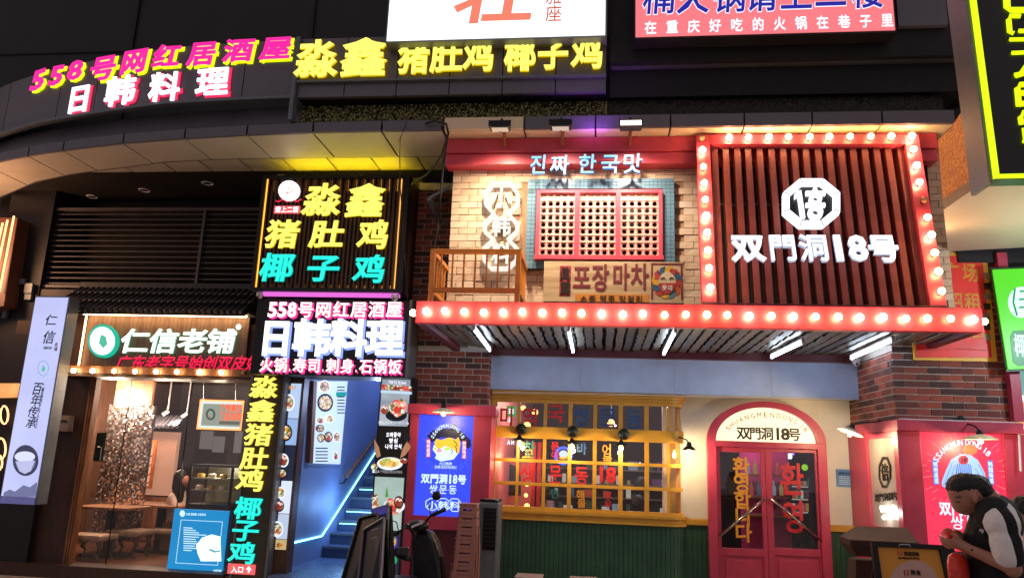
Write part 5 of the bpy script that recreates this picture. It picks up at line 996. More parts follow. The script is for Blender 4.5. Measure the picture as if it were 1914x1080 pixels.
text(wb, P, '一番温润岁月人生之', 83, 714, 67, 800, 5, inkm, vert=True); text(wb, P, '老铺', 106, 640, 104, 656, 6, em('brown_ink', '#7a4a3a', .4), vert=True, bold=.03)
bwl = em('bowl_shade', '#8488b8', .7); oval(wb, P, 48, 860, 24, 29, em('ink_wash', '#5a5c80', .45), .0, .002, 'ink_ring'); oval(wb, P, 48, 860, 19, 23, bwl, .0025, .004, 'bowl', a0=180, a1=360); oval(wb, P, 47, 853, 19, 10, em('bowl_milk', '#dfe4ff', 1.0), .0045, .006, 'milk'); flat(wb, P, [(30, 862), (66, 860), (58, 880), (47, 885), (37, 880)], em('bowl_side', '#c8ccf4', .9), .0065, .008, 'bowl')
flat(wb, P, [(7, 920), (18, 914), (28, 918), (44, 906), (56, 910), (70, 900), (67, 928), (6, 928)], bwl, .0, .002, 'ink_hills')
# far left orange shop
P = PY(9.7); fo_ = thing('neighbour_shop', 'orange lit shop edge at the far left of the street', 'shop', (-9, 10, 0)); wm = em('warm_wall', '#c86a3a', .55, var=.3)
part('sign_box', M().poly(P, [(-60, 405), (28, 405), (2, 570), (-60, 585)], -.3, -.05), mat('sign_orange', '#6a4030', .5), fo_)
for x in (26, 14, 5, -6): part('light_strip', M().tube([P.hit(x, 404+(26-x)*.6, 0), P.hit(x-27-(26-x)*.1, 545, 0)], .014, 5), em('strip_glow', '#ffb070', 3.5), fo_)
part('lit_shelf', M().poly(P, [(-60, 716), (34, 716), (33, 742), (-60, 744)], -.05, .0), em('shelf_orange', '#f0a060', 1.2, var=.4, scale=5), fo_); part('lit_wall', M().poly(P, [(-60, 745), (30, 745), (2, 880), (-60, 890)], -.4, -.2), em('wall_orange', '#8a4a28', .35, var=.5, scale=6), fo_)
for x, y, s in ((8, 775, 12), (2, 838, 14), (-2, 864, 10)): m = M(); m.tube([P.hit(x+s*.6*cos(a), y+s*1.4*sin(a), 0) for a in [2*pi*k/16 for k in range(17)]], .012, 5); part('neon_ring', m, em('strip_glow', '#ffb070', 3.5), fo_)
light('shop_glow', (-9.2, 9.0, 4.2), 45, (1, .5, .25), .3, fo_)
# ------------------------------------------------------------------ inside the dessert shop
P = PY(11.2); sq = thing('sequin_screen', 'column of shimmering silver and copper sequins inside the dessert shop', 'screen', P.pt(-6.9, SF)); r = P.rect(192, 757, 262, 990)
part('sequins', M().pbox(P, P.uv(198, 800)[0], P.uv(284, 800)[0], P.uv(230, 1010)[1], P.uv(240, 757)[1], -.06, 0), sequin('sequin_sheet', '#8a7466', '#ffffff', 38, .18, .95), sq)
part('header', M().pbox(P, P.uv(206, 800)[0], P.uv(276, 800)[0], P.uv(240, 756)[1], 2.99, -.06, 0), wood, sq)
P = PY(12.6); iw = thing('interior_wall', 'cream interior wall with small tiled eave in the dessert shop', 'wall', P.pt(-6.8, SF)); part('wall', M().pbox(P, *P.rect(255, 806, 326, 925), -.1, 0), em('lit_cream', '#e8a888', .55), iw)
part('bench_back', M().pbox(P, *P.rect(240, 928, 330, 1010), -.1, .0), wood, iw)
for k in range(9): x = 282+k*8.2; part('eave_tile', M().tube([P.hit(x, 799-k*.1, .3), P.hit(x+3, 779, .05)], .04, 6), tl, iw)
P = PY(12.4); lt = thing('lattice_frame', 'orange wood lattice window frame on the cream interior wall', 'window', P.pt(-6.7, 1.5)); r = P.rect(258, 822, 290, 912)
m = M().pbox(P, r[0], r[0]+.04, r[2], r[3], 0, .05).pbox(P, r[1]-.04, r[1], r[2], r[3], 0, .05).pbox(P, r[0]+.041, r[1]-.041, r[3]-.04, r[3], 0, .05).pbox(P, r[0]+.041, r[1]-.041, r[2], r[2]+.04, 0, .05); part('frame', m, mat('orange_wood', '#b8622c', .45), lt)
m = M()
for y in (836, 852, 868, 884, 898): m.tube([P.hit(262, y, .02), P.hit(274, y+6, .02), P.hit(286, y-2, .02)], .012, 4)
part('lattice', m, mat('orange_wood', '#b8622c', .45), lt); pb('backlight', P, (r[0]+.04, r[1]-.04, r[2]+.04, r[3]-.04), .001, .008, em('warm_back', '#ffb890', .9), lt)
seat = mat('tan_leather', '#a88a72', .45); legm = woodmat('leg_wood', '#2a1610', '#40241a')
def table(lab, px, py, Y, w, d):
    c = at(px, py, Y); q = thing('cafe_table', lab, 'table', (c.x, Y, SF), 'tables inside the dessert shop'); part('tabletop', M().box(c.x-w/2, c.x+w/2, Y-d/2, Y+d/2, c.z-.04, c.z), wood, q, bev=.006)
    part('leg', M().box(c.x-.05, c.x+.05, Y-.05, Y+.05, SF+.03, c.z-.04), black_metal, q); part('foot', M().box(c.x-.28, c.x+.28, Y-.22, Y+.22, SF, SF+.03), black_metal, q)
table('cafe table before the sequin screen in the dessert shop', 212, 945, 10.9, .85, .6); table('cafe table by the woman in the dessert shop', 305, 941, 11.6, 1.05, .7)
def stool(lab, px, py, Y, w=.5):
    c = at(px, py, Y); q = thing('bench_stool', lab, 'stool', (c.x, Y, SF), 'upholstered stools in the dessert shop'); part('seat', M().box(c.x-w/2, c.x+w/2, Y-.22, Y+.22, c.z-.09, c.z), seat, q, bev=.03)
    for sx in (-1, 1):
        for sy in (-1, 1): x, y = c.x+sx*(w/2-.05), Y+sy*.16; part('leg', M().tube([(x, y, c.z-.09), (x+sx*.03, y, c.z-.2), (x-sx*.02, y, SF+.1), (x+sx*.03, y, SF)], [.03, .03, .018, .022], 6), legm, q)
stool('tan stool nearest the shop glass beside the left cafe table', 174, 996, 10.45, .52); stool('tan stool before the cafe table by the woman', 243, 988, 10.9, .5); stool('tan stool tucked right of the tables in the dessert shop', 318, 985, 11.5, .5)
# display case
P = PY(10.5); dc = thing('display_case', 'glass display case with cakes behind the shop window', 'display case', P.pt(-5.4, SF)); r = P.rect(351, 872, 433, 943)
part('cabinet', M().box(r[0], r[1], 10.5, 11.0, SF, r[2]), darker_panel, dc); m = M()
for x in (r[0], r[1]-.03): m.box(x, x+.03, 10.5, 10.53, r[2]+.001, r[3]).box(x, x+.03, 10.97, 11, r[2]+.001, r[3])
m.box(r[0], r[1], 10.5, 11, r[3], r[3]+.03); part('frame', m, black_metal, dc); part('back', M().box(r[0]+.03, r[1]-.03, 10.98, 10.99, r[2]+.01, r[3]-.01), em('case_glow', '#6a5a3a', .5, var=.5, scale=7), dc); part('glass', M().box(r[0]+.031, r[1]-.031, 10.502, 10.508, r[2]+.002, r[3]-.002), clear_glass, dc)
for j, y in enumerate((895, 917)):
    z = P.uv(392, y)[1]; part('shelf', M().box(r[0]+.031, r[1]-.031, 10.53, 10.96, z, z+.012), mat('shelf_glass', '#aab0a0', .2, bump=0), dc)
    for i in range(3): x = r[0]+.1+i*.17; part('cake', M().lathe((x, 10.65, z+.013), [(.05, 0), (.055, .05), (.03, .06), (0, .062)], 12), mat(('cake_a', 'cake_b')[(i+j) % 2], ('#d8a848', '#e8d8c0')[(i+j) % 2], .6), dc)
light('case_lamp', ((r[0]+r[1])/2, 10.7, r[3]-.05), 2.5, (1, .9, .65), .03, dc)
# hanging order sign (its square code is left out)
P = PY(10.2); os_ = thing('order_sign', 'hanging white order sign with glowing orange edge in shop window', 'sign', P.pt(-5.3, 2.3)); r = P.rect(370, 747, 452, 803)
part('edge', M().pbox(P, r[0], r[1], r[2], r[3], -.03, -.004), em('orange_edge', '#ff8a40', 3), os_); part('face', M().pbox(P, r[0]+.02, r[1]-.02, r[2]+.02, r[3]-.02, -.003, .0), em('pale_face', '#e8f0ea', 1.1), os_); part('inner_panel', M().pbox(P, *P.rect(378, 755, 452, 796), .001, .003), em('sage_face', '#a8b4a4', .8), os_)
ot = em('orange_text', '#ff5a20', 1.4); text(os_, P, '广州南沙', 412, 762, 452, 762, 15, ot, bold=.05, n0=.004); text(os_, P, '门店自取', 412, 778, 452, 778, 15, ot, bold=.05, n0=.004); oval(os_, P, 394, 774, 9, 11, em('logo_dark', '#5a6a60', .6), .004, .006, 'logo'); oval(os_, P, 394, 774, 5, 7, em('sage_face', '#a8b4a4', .8), .007, .008, 'logo'); pb('printed_bar', P, P.rect(410, 787, 448, 793), .004, .006, em('bar_dark', '#8a8a80', .5), os_)
for x in (380, 440): part('wire', M().tube([P.hit(x, 748, -.01), P.hit(x, 712, -.01)], .003, 4), steel, os_)
# blue floor poster
P = PY(9.95); bp = thing('blue_poster', 'backlit blue menu poster with white drink standing inside shop window', 'poster', P.pt(-5.6, SF)); r = P.rect(318, 952, 420, 1077)
part('panel', M().pbox(P, r[0], r[1], r[2], r[3], -.04, 0), em('poster_cyan', '#1f8fd0', .95, var=.1, scale=2), bp); wl_ = em('white_line', '#c8ecff', 1.2)
m = M(); a, b, c, d = P.rect(333, 972, 412, 1054); [m.pbox(P, *q, .001, .003) for q in ((a, b, d-.006, d), (a, b, c, c+.006), (a, a+.006, c, d), (b-.006, b, c, d))]; part('border_line', m, wl_, bp)
oval(bp, P, 341, 959, 5, 6, wl_, .001, .003, 'logo'); text(bp, P, '仁信 双皮奶 大良名点', 348, 960, 385, 961, 4.5, wl_)
for k in range(11): pb('text_line', P, P.rect(343, 985+k*4.2, 352+[8, 14, 20, 34, 20, 14, 16, 28, 12, 18, 6][k], 986.6+k*4.2), .001, .003, wl_, bp)
flat(bp, P, [(367, 1018), (378, 1004), (396, 998), (412, 1002), (414, 1048), (376, 1048), (370, 1034)], em('drink_white', '#eafff4', 1.4), .004, .007, 'drink'); flat(bp, P, [(392, 1024), (404, 1029), (412, 1027), (412, 1030), (402, 1032), (392, 1028)], em('drink_shadow', '#60a8c8', .9), .0075, .009, 'drink_line'); text(bp, P, '立即扫码', 398, 1066, 414, 1066, 5, wl_)
for a_, b_, w_ in ((3, 12.0, 0), ): pass
for i, (x, y, Y) in enumerate(((310, 770, 12.2), (346, 775, 12.4), (228, 730, 11))):
    p = at(x, y, Y); q = thing('track_spot', ('white track spotlight over the cream interior wall', 'white track spotlight further right in the dessert shop', 'track spotlight above the sequin screen')[i], 'spotlight', tuple(p)); part('can', M().tube([p+V((.04, 0, .03)), p+V((-.04, -.02, -.04))], .03, 12), white_plastic, q); part('stem', M().tube([p+V((.03, 0, .05)), (p.x+.03, p.y, 2.99)], .012, 6), white_plastic, q)
    light('spot_bulb', p+V((-.1, -.06, -.12)), (24, 18, 60)[i], (1, .74, .55), .04, q)
light('shop_fill', (-5.9, 11.3, 2.6), 40, (1, .75, .55), .1, sh)  # added fill light for the dessert shop room
pn = thing('price_list', 'pale paper lists on the grey wall behind display case', 'paper', P.pt(-5.3, 1.6)); Pq = PY(13.6)
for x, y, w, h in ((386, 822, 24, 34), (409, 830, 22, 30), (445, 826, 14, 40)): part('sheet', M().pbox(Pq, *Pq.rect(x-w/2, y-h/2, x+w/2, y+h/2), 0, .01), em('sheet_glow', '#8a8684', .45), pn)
# ================================================================== INSIDE THE KOREAN RESTAURANT
ki = thing('restaurant_interior', 'dim restaurant room seen through the ochre bay window and arched door', 'room', (0, 12, 0))
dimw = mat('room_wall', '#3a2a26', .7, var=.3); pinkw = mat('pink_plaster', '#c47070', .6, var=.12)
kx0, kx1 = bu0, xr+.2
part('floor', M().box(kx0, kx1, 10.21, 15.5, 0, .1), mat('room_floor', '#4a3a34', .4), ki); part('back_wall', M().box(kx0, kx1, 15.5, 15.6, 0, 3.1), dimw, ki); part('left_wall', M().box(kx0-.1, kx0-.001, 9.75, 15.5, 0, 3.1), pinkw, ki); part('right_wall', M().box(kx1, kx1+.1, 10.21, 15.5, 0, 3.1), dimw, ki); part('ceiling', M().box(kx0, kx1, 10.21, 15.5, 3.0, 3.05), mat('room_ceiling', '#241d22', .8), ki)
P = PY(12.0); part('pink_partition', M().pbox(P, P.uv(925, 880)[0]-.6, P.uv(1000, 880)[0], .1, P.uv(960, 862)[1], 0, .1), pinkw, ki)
flat(ki, P, [(933, 925), (934, 890), (942, 872), (955, 866), (968, 872), (975, 890), (975, 925)], mat('arch_mirror', '#3c4658', .15, .5), .101, .11, 'arch_niche')
P = PY(11.0); redc = mat('red_lacquer', '#c02a30', .4); part('red_column', M().pbox(P, *P.rect(1003, 826, 1010, 990), -.08, 0), redc, ki); part('red_column', M().pbox(P, *P.rect(992, 826, 999, 990), -.12, -.05), redc, ki)
for i, (x, y) in enumerate(((962, 762), (1085, 764), (1192, 772), (1142, 790), (985, 795))):
    p = atZ(x, y, 2.88) if i < 3 else at(x, y, 12.5); q = thing('ceiling_lamp' if i < 3 else 'pendant_lamp', ('round white ceiling lamp behind the red hangul at left', 'round white ceiling lamp behind the middle of the bay window', 'round white ceiling lamp at right of the bay window', 'small pendant lamp deep in the restaurant', 'amber lantern cluster behind the second pane')[i], 'lamp', tuple(p))
    if i < 3: part('disc', M().lathe(p, [(.22, 0), (.24, .02), (.22, .05)], 24), em('room_disc', '#e8f0ff', 2.4), q)
    else: part('globe', M().ball(p, .06, 10), em('room_amber', '#ffb060', 4), q); part('cord', M().tube([p+V((0, 0, .05)), (p.x, p.y, 2.99)], .006, 4), black_metal, q)
for k, (x, y, Y, s, c) in enumerate(((1000, 770, 12, .05, 1), (978, 762, 12.2, .04, 1), (968, 800, 12, .035, 1), (1020, 790, 13, .02, 0), (1145, 772, 13, .02, 0), (1150, 795, 13, .02, 0), (1196, 866, 12.6, .02, 0), (1158, 905, 12.6, .02, 0), (983, 925, 11.6, .03, 1), (985, 945, 11.6, .04, 1), (985, 905, 11.6, .03, 1))):
    part('small_light', M().ball(at(x, y, Y), s, 8), (em('room_spark', '#e8e0f0', 3), em('room_amber', '#ffb060', 4))[c], ki)
P = PY(13.5); part('shelf_unit', M().pbox(P, P.uv(1105, 900)[0], P.uv(1255, 900)[0], .1, P.uv(1180, 862)[1], -.4, 0), mat('shelf_dark', '#2a2220', .5), ki)
cl = [em('item_%d' % i, c, s) for i, (c, s) in enumerate((('#8a9aa8', .5), ('#b04838', .5), ('#a88a50', .5), ('#506878', .4), ('#d8d0c0', .5), ('#40503a', .4), ('#6a3060', .5)))]
random.seed(11)
for row, y in enumerate((878, 905, 930, 955)):
    z = P.uv(1180, y)[1]; part('shelf', M().pbox(P, P.uv(1010, 900)[0], P.uv(1255, 900)[0], z-.02, z, .001, .25), mat('shelf_edge', '#6a5a50', .5), ki); m = [M() for _ in cl]; u = P.uv(1010, 900)[0]
    while u < P.uv(1250, 900)[0]:
        w = random.uniform(.04, .16); h = random.uniform(.06, .17); j = random.randrange(len(cl))
        if random.random() < .62: m[j].pbox(P, u, u+w, z, z+h, .05, .05+random.uniform(.05, .12))
        u += w+random.uniform(.01, .08)
    for j, q in enumerate(m):
        if q.v: part('shelf_goods', q, cl[j], ki, kind='stuff')
P = PY(10.5); nl = thing('neon_badge', 'round blue lit tiger badge hanging behind the bay window', 'sign', tuple(P.hit(1053, 851))); m = M(); m.tube([P.hit(1053+15*cos(a), 851+15*sin(a), 0) for a in [2*pi*k/24 for k in range(25)]], .02, 6); part('ring', m, em('neon_blue', '#4a60ff', 2), nl); oval(nl, P, 1053, 851, 13, 13, nav, -.02, 0, 'face'); oval(nl, P, 1053, 848, 8, 7, paleW, .001, .004, 'emblem'); oval(nl, P, 1053, 855, 8, 3, tig, .001, .004, 'emblem')
P = PY(11.2); gb = thing('green_lightbox', 'small green lightbox with white letters inside the bay window', 'sign', tuple(P.hit(950, 768))); part('face', M().pbox(P, *P.rect(938, 758, 964, 778), -.05, 0), em('green_small', '#28a050', .8), gb); text(gb, P, '张莲', 941, 768, 961, 768, 10, white_f, n0=.002)
for s, x0_, x1_, y, cc_ in (('NAIXI', 925, 958, 784, 0), ('NAIXI', 925, 962, 826, 0)):
    m = M(); Pm_ = PY(11.4)
    for i, ch in enumerate(s[::-1]):
        k = len(m.v); add_char(m, Pm_, ch, x0_+(x1_-x0_)*(i+.5)/5, y, 5.5, 9, .03, .004, .0); uc_ = Pm_.uv(x0_+(x1_-x0_)*(i+.5)/5, y)[0]
        for v in m.v[k:]: v.x = 2*uc_-v.x
    part('lettering', m, [white_f, white_f], gb)
light('room_fill', (-.9, 11.2, 2.6), 12, (1, .7, .55), .1, ki); light('room_fill', (.6, 12.6, 2.7), 16, (.9, .85, 1), .1, ki); light('room_fill', (2.2, 11.8, 2.6), 16, (1, .62, .75), .1, ki); light('room_fill', (-1.2, 10.8, 1.7), 4, (1, .55, .3), .1, ki)  # four added fill lights, separate from the ceiling discs
# seen through the door
P = PY(12.3); part('pink_back', M().pbox(P, P.uv(1385, 900)[0], P.uv(1475, 900)[0], .1, 2.9, -.1, 0), mat('magenta_wall', '#b03a78', .5), ki); P = PY(12.1)
for y in (890, 930, 965): part('door_shelf', M().pbox(P, P.uv(1395, 900)[0], P.uv(1468, 900)[0], P.uv(1430, y)[1], P.uv(1430, y)[1]+.03, -.15, .1), wood, ki)
for i in range(10): x = 1398+i*7; part('bottle', M().lathe(P.hit(x, (889, 929)[i % 2], .0), [(.03, .03), (.032, .14), (.012, .19), (.012, .24)], 8), cl[i % 7], ki)
P = PY(12.6); part('fridge', M().pbox(P, *P.rect(1478, 855, 1512, 1020), -.4, 0), mat('fridge_body', '#2c3036', .3), ki)
for y in (908, 932, 956): 
    part('fridge_shelf', M().pbox(P, *P.rect(1480, y, 1510, y+2), .001, .01), cl[4], ki)
    for i in range(6): part('can', M().lathe(P.hit(1483+i*5, y-1, .03), [(.025, 0), (.025, .12)], 8), cl[(i+y) % 7], ki)
P = PY(12.5); part('neon_tube', M().tube([P.hit(1461, 925, 0), P.hit(1461, 848, 0), P.hit(1484, 848, 0)], .015, 6), em('violet_neon', '#7a50ff', 5), ki); part('lit_sign', M().pbox(P, *P.rect(1465, 847, 1480, 857), 0, .02), em('cool_panel', '#c8e0ff', 2.5), ki); part('wood_post', M().pbox(P, *P.rect(1468, 905, 1476, 1020), 0, .1), wood, ki); part('dark_poster', M().pbox(P, *P.rect(1480, 856, 1508, 898), .01, .03), mat('poster_night', '#0c1410', .2), ki); part('green_print', M().ball(P.hit(1503, 873, .04), .05, 8), em('lime_print', '#90d030', .9), ki)

# ================================================================== RIGHT EDGE: mosaic flank, ceiling, neighbour signs
mosx = sequin('amber_mosaic', '#b06430', '#f0a85c', 60, .5, .2); fl_ = thing('mosaic_flank', 'amber glittering mosaic flank wall right of the canopy', 'wall', (3.9, 8, 4.4))
ZCE = at(1800, 471, 8.47).z; A = [at(1753, 262, 8.2), atZ(1764, 392, ZCE), atZ(1846, 336, ZCE), at(1797, 180, 6.8), at(1770, 120, 7.6)]
Pq = Plane((A[1].x, A[1].y, 0), (A[2].x-A[1].x, A[2].y-A[1].y, 0)); uvs = [Pq.uv(*q) for q in ((1753, 262), (1764, 392), (1846, 335), (1826, 196), (1806, 196), (1778, 238))]
if Pq.n.y > 0: Pq = Plane((A[2].x, A[2].y, 0), (A[1].x-A[2].x, A[1].y-A[2].y, 0)); uvs = [Pq.uv(*q) for q in ((1753, 262), (1764, 392), (1846, 335), (1826, 196), (1806, 196), (1778, 238))]
part('mosaic_face', M().ppoly(Pq, uvs, -.1, 0), mosx, fl_)  # top of the face is cut off where the light on it fades
part('mirror_strip', M().ppoly(Pq, [Pq.uv(*q) for q in ((1810, 210), (1826, 348), (1842, 337), (1826, 205))], .001, .02), mat('mirror_strip', '#6a5a50', .08, .95, var=.2, bump=0), fl_)
rc = thing('side_ceiling', 'pale ceiling above the lease banner and green signboard', 'ceiling', (5, 8, 4.35)); zc5 = A[1].z
zq = [atZ(*q, A[1].z) for q in ((1764, 392), (1846, 336), (2050, 330), (2050, 455), (1772, 470))]
m = M(); k = len(zq); m.add([tuple(p) for p in zq]+[(p.x, p.y, p.z+.1) for p in zq], [tuple(range(k))[::-1], tuple(range(k, 2*k))]+[(i, (i+1) % k, k+(i+1) % k, k+i) for i in range(k)]); part('ceiling_panel', m, mat('pale_ceiling', '#dcccb0', .45, .1, var=.08, scale=2), rc)
yb_ = max(p.y for p in zq); part('beam', M().box(3.85, 8, yb_+.0, yb_+.2, zc5-.12, zc5+.2), darker_panel, rc)
pass
part('back_wall', M().box(xe+.1, 7.5, 9.9, 10, 0, 6), mat('mint_wall', '#8fb0a4', .6), rc)
light('added_ceiling_fill', (4.9, 6.9, 3.2), 26, (.8, .9, 1), .1, rc)  # added fill light below the side ceiling, no fitting modelled
P = PY(5.9); bs = thing('tall_signboard', 'tall black signboard with lime border and lime digits at top right', 'sign', tuple(P.hit(1870, 200))); limeb = em('lime_border', '#dcff10', 1.25)
part('panel', M().poly(P, [(1808, -60), (1858, 336), (2000, 332), (1990, -60)], -.15, 0), mat('sign_black', '#101014', .3, var=0), bs); part('casing', M().poly(P, [(1797, -60), (1850, 342), (1858, 342), (1807, -60)], -.3, -.001), grey_metal, bs)
m = M().poly(P, [(1804, -60), (1856, 336), (1866, 329), (1815, -60)], .001, .02).poly(P, [(1856, 336), (2000, 333), (2000, 325), (1866, 328)], .021, .03); part('border', m, limeb, bs)
for ch, x, y, w, h in (('5', 1893, 35, 40, 50), ('7', 1905, 78, 36, 24), ('飞', 1902, 130, 34, 40), ('鸟', 1912, 180, 40, 46)): pass
def strokes(parent, P, segs, r, mt):
    m = M()
    for s in segs: m.tube([P.hit(*q, .012) for q in s], r, 4)
    part('letter', m, mt, parent)
strokes(bs, P, [((1880, -5), (1881, 16), (1888, 21), (1914, 21), (1940, 19))], .028, limeb); strokes(bs, P, [((1905, 32), (1888, 32), (1884, 40), (1886, 62), (1893, 64))], .022, limeb); strokes(bs, P, [((1903, 60), (1930, 60))], .02, limeb); strokes(bs, P, [((1886, 76), (1940, 75))], .018, limeb); strokes(bs, P, [((1890, 101), (1940, 99))], .018, limeb); strokes(bs, P, [((1896, 143), (1908, 140), (1920, 122), (1940, 118))], .024, limeb)
strokes(bs, P, [((1940, 158), (1906, 160), (1900, 168), (1903, 200)), ], .024, limeb); strokes(bs, P, [((1901, 176), (1940, 174)), ((1903, 196), (1940, 193))], .024, limeb); strokes(bs, P, [((1940, 210), (1912, 212), (1906, 222), (1908, 234))], .022, limeb); strokes(bs, P, [((1940, 240), (1912, 244), (1914, 268))], .02, limeb)
P = PY(8.3); gs = thing('green_signboard', 'bright green signboard with white round logo at right edge', 'sign', tuple(P.hit(1890, 600))); gr_ = em('sign_green', '#58e020', 1.0, var=.08, scale=1)
part('face', M().poly(P, [(1856, 504), (1885, 690), (2050, 684), (2050, 496)], -.02, 0), gr_, gs); part('case', M().poly(P, [(1853, 500), (1883, 694), (2052, 688), (2052, 492)], -.05, -.022), mat('green_case', '#16402a', .4), gs)
oval(gs, P, 1908, 565, 24, 29, em('mint_disc', '#c8ffe8', 1.3), .001, .006, 'logo'); strokes(gs, P, [((1896, 540), (1893, 565), (1900, 590)), ((1905, 545), (1935, 543)), ((1904, 560), (1935, 558)), ((1904, 575), (1935, 573))], .01, em('logo_green', '#28a060', .8))
m = M().ppoly(P, [P.uv(*q) for q in ((1888, 628), (1894, 618), (1960, 614), (1966, 680), (1902, 684), (1893, 676))], .001, .006); part('badge', m, em('badge_green', '#109048', .8), gs); text(gs, P, '椰椰', 1894, 646, 1944, 644, 42, em('mint_disc', '#c8ffe8', 1.3), bold=.02, n0=.007)
P = PY(8.9); os2 = thing('orange_display', 'glowing orange and pink display at the right edge below the green signboard', 'display', tuple(P.hit(1905, 780))); part('face', M().pbox(P, P.uv(1900, 790)[0], P.uv(2010, 790)[0], P.uv(1905, 900)[1], P.uv(1905, 738)[1], -.05, 0), ramp_em('display_mix', ('#ff9a40', '#ff6a50', '#ffd080', '#f08090'), 1.0, 5, False), os2); part('band', M().pbox(P, P.uv(1896, 715)[0], P.uv(2010, 715)[0], P.uv(1905, 737)[1], P.uv(1905, 693)[1], -.05, 0), em('aqua_band', '#8fc8c0', .7), os2)
for y in (745, 775, 800, 840): oval(os2, P, 1908, y, 6, 8, white_f, .001, .004, 'blob')
# cables near the canopy corner
cbm = mat('cable_black', '#15141a', .5); m = M(); m.tube([at(795, 232, 7.9), at(812, 226, 7.88), at(834, 232, 7.86), at(838, 250, 7.9), at(826, 290, 8.0), at(800, 325, 8.3), at(770, 345, 8.6)], .014, 6).tube([at(838, 246, 7.88), at(830, 300, 7.95), at(824, 360, 8.0), at(818, 430, 8.1), at(810, 470, 8.2)], .012, 6).tube([at(760, 228, 7.9), at(748, 260, 7.95), at(747, 300, 8.0), at(748, 345, 8.6), at(756, 470, 8.9), at(762, 560, 9.0)], .006, 5)
solo('hanging_cable', m, cbm, 'loose black cables hanging at the canopy corner beside painted brick', 'cable')
P = PY(8.9); hd = thing('vent_hood', 'grey sheet metal vent hood on the brick left of the painted wall', 'hood', tuple(P.hit(825, 385))); part('hood', M().hexa([at(802, 372, 8.6), at(842, 352, 8.6), at(842, 352, 9.3), at(812, 366, 9.3), at(801, 368, 8.6), at(842, 346, 8.6), at(842, 346, 9.3), at(812, 360, 9.3)]), grey_metal, hd); part('bracket', M().tube([at(802, 372, 8.6), at(822, 415, 9.2), at(838, 418, 9.2)], .03, 5), grey_metal, hd); part('slats', M().hexa([at(812, 385, 8.9), at(842, 380, 8.9), at(842, 380, 9.2), at(812, 385, 9.2), at(812, 381, 8.9), at(842, 376, 8.9), at(842, 376, 9.2), at(812, 381, 9.2)]), grey_metal, hd)

# ================================================================== STREET FURNITURE
stm = mat('stool_brown', '#a87066', .45, var=.12, scale=5, bump=.05)
def make_stool(lab, mt, W=.27, w=.215, h=.45, group=None):
    q = thing('plastic_stool', lab, 'stool', (0, 0, 0), group); m = M()
    m.box(-w/2, w/2, -w/2, w/2, h-.012, h)
    for s in range(4):
        R = Matrix.Rotation(s*pi/2, 3, 'Z'); sl_ = lambda a, z: R@V((a*(w+(W+.05-w)*(1-z/h))/w, -(w+(W+.05-w)*(1-z/h))/2, z))
        def qd(a0, a1, z0, z1):
            p = [sl_(a0, z0), sl_(a1, z0), sl_(a1, z1), sl_(a0, z1)]; nI = R@V((0, .008, 0)); m.hexa([p[0], p[1], p[1]+nI, p[0]+nI, p[3], p[2], p[2]+nI, p[3]+nI])
        a = w/2; b = w*.28
        qd(-a, a, h-.045, h-.001); qd(-a, -b, h-.062, h-.045); qd(b, a, h-.062, h-.045); qd(-a, a, h-.12, h-.062)
        qd(-a, -a+.05, 0, h-.12); qd(a-.05, a, 0, h-.12)
        qd(-a-.004, a+.004, h-.13, h-.12)
    part('body', m, mt, q); part('seat_rim', M().box(-w/2-.008, w/2+.008, -w/2-.008, w/2+.008, h-.004, h+.006), mt, q, bev=.003)
    for sx in (-1, 1): part('foot', M().box(sx*(W/2+.005)-.012, sx*(W/2+.005)+.012, -W/2-.03, -W/2, 0, .03), mt, q)
    return q
def dup(root, loc, lab=None, rz=0):
    r = root.copy(); COL.objects.link(r); r.location = loc; r.rotation_euler.z = rz
    if lab: r['label'] = lab
    for ch in list(root.children):
        c = ch.copy(); COL.objects.link(c); c.parent = r
    return r
s0 = make_stool('brown plastic stool at the bottom of the tall stack', stm, .26, .23, group='brown stools stacked before the blue poster'); pS = at(868, 1000, 7.9); s0.location = (pS.x, 7.9, 0); s0.scale = (1, 1, 1)
names = ['second', 'third', 'fourth', 'fifth', 'sixth', 'seventh', 'eighth', 'ninth', 'tenth', 'eleventh']
for k in range(1, 11):
    q = dup(s0, (pS.x+.004*k+random.uniform(-.002, .002), 7.9, .082*k), 'topmost brown stool of the tall stack' if k == 10 else 'brown plastic stool, %s from the bottom of its tall stack' % names[k-1], random.uniform(-.02, .02)); f = 1-.028*k; q.scale = (max(f, .72), max(f, .72), 1)
s0.scale = (1, 1, 1)
pk_ = mat('stool_rose', '#a89094', .45, var=.1); base = None
for i, (x, l_) in enumerate(((990, 'pale stool under the bay window, nearest the air cooler'), (1091, 'middle pale stool of three under the bay window'), (1164, 'pale stool under the bay window, nearest the arched door'))):
    p = at(x, 1064, 8.95)
    if base is None: base = make_stool(l_, pk_, .33, .29, .46, group='pale stools under the bay window'); base.location = (p.x, 8.95, 0)
    else: dup(base, (p.x, 8.95, 0), l_, .05*i)
ac = thing('air_cooler', 'grey standing air cooler with black louvre between stool stack and bay window', 'air cooler', (at(912, 1000, 8.7).x, 8.7, 0)); x0_, x1_ = at(892, 1000, 8.6).x, at(930, 1000, 8.6).x; zt8 = at(912, 938, 8.6).z
part('body', M().box(x0_, x1_, 8.6, 8.95, 0, zt8), grey_metal, ac, bev=.02); part('top', M().box(x0_+.01, x1_-.01, 8.62, 8.93, zt8-.001, zt8+.03), black_metal, ac); part('grille_back', M().box(x0_+.06, x1_-.02, 8.585, 8.599, zt8-.5, zt8-.06), black_metal, ac)
for k in range(9): z = zt8-.1-k*.045; part('louvre_fin', M().box(x0_+.07, x1_-.03, 8.572, 8.584, z, z+.012), darker_panel, ac)
part('knob', M().lathe((x1_-.02, 8.6, zt8+.02), [(.02, 0), (.02, .03)], 10), steel, ac)
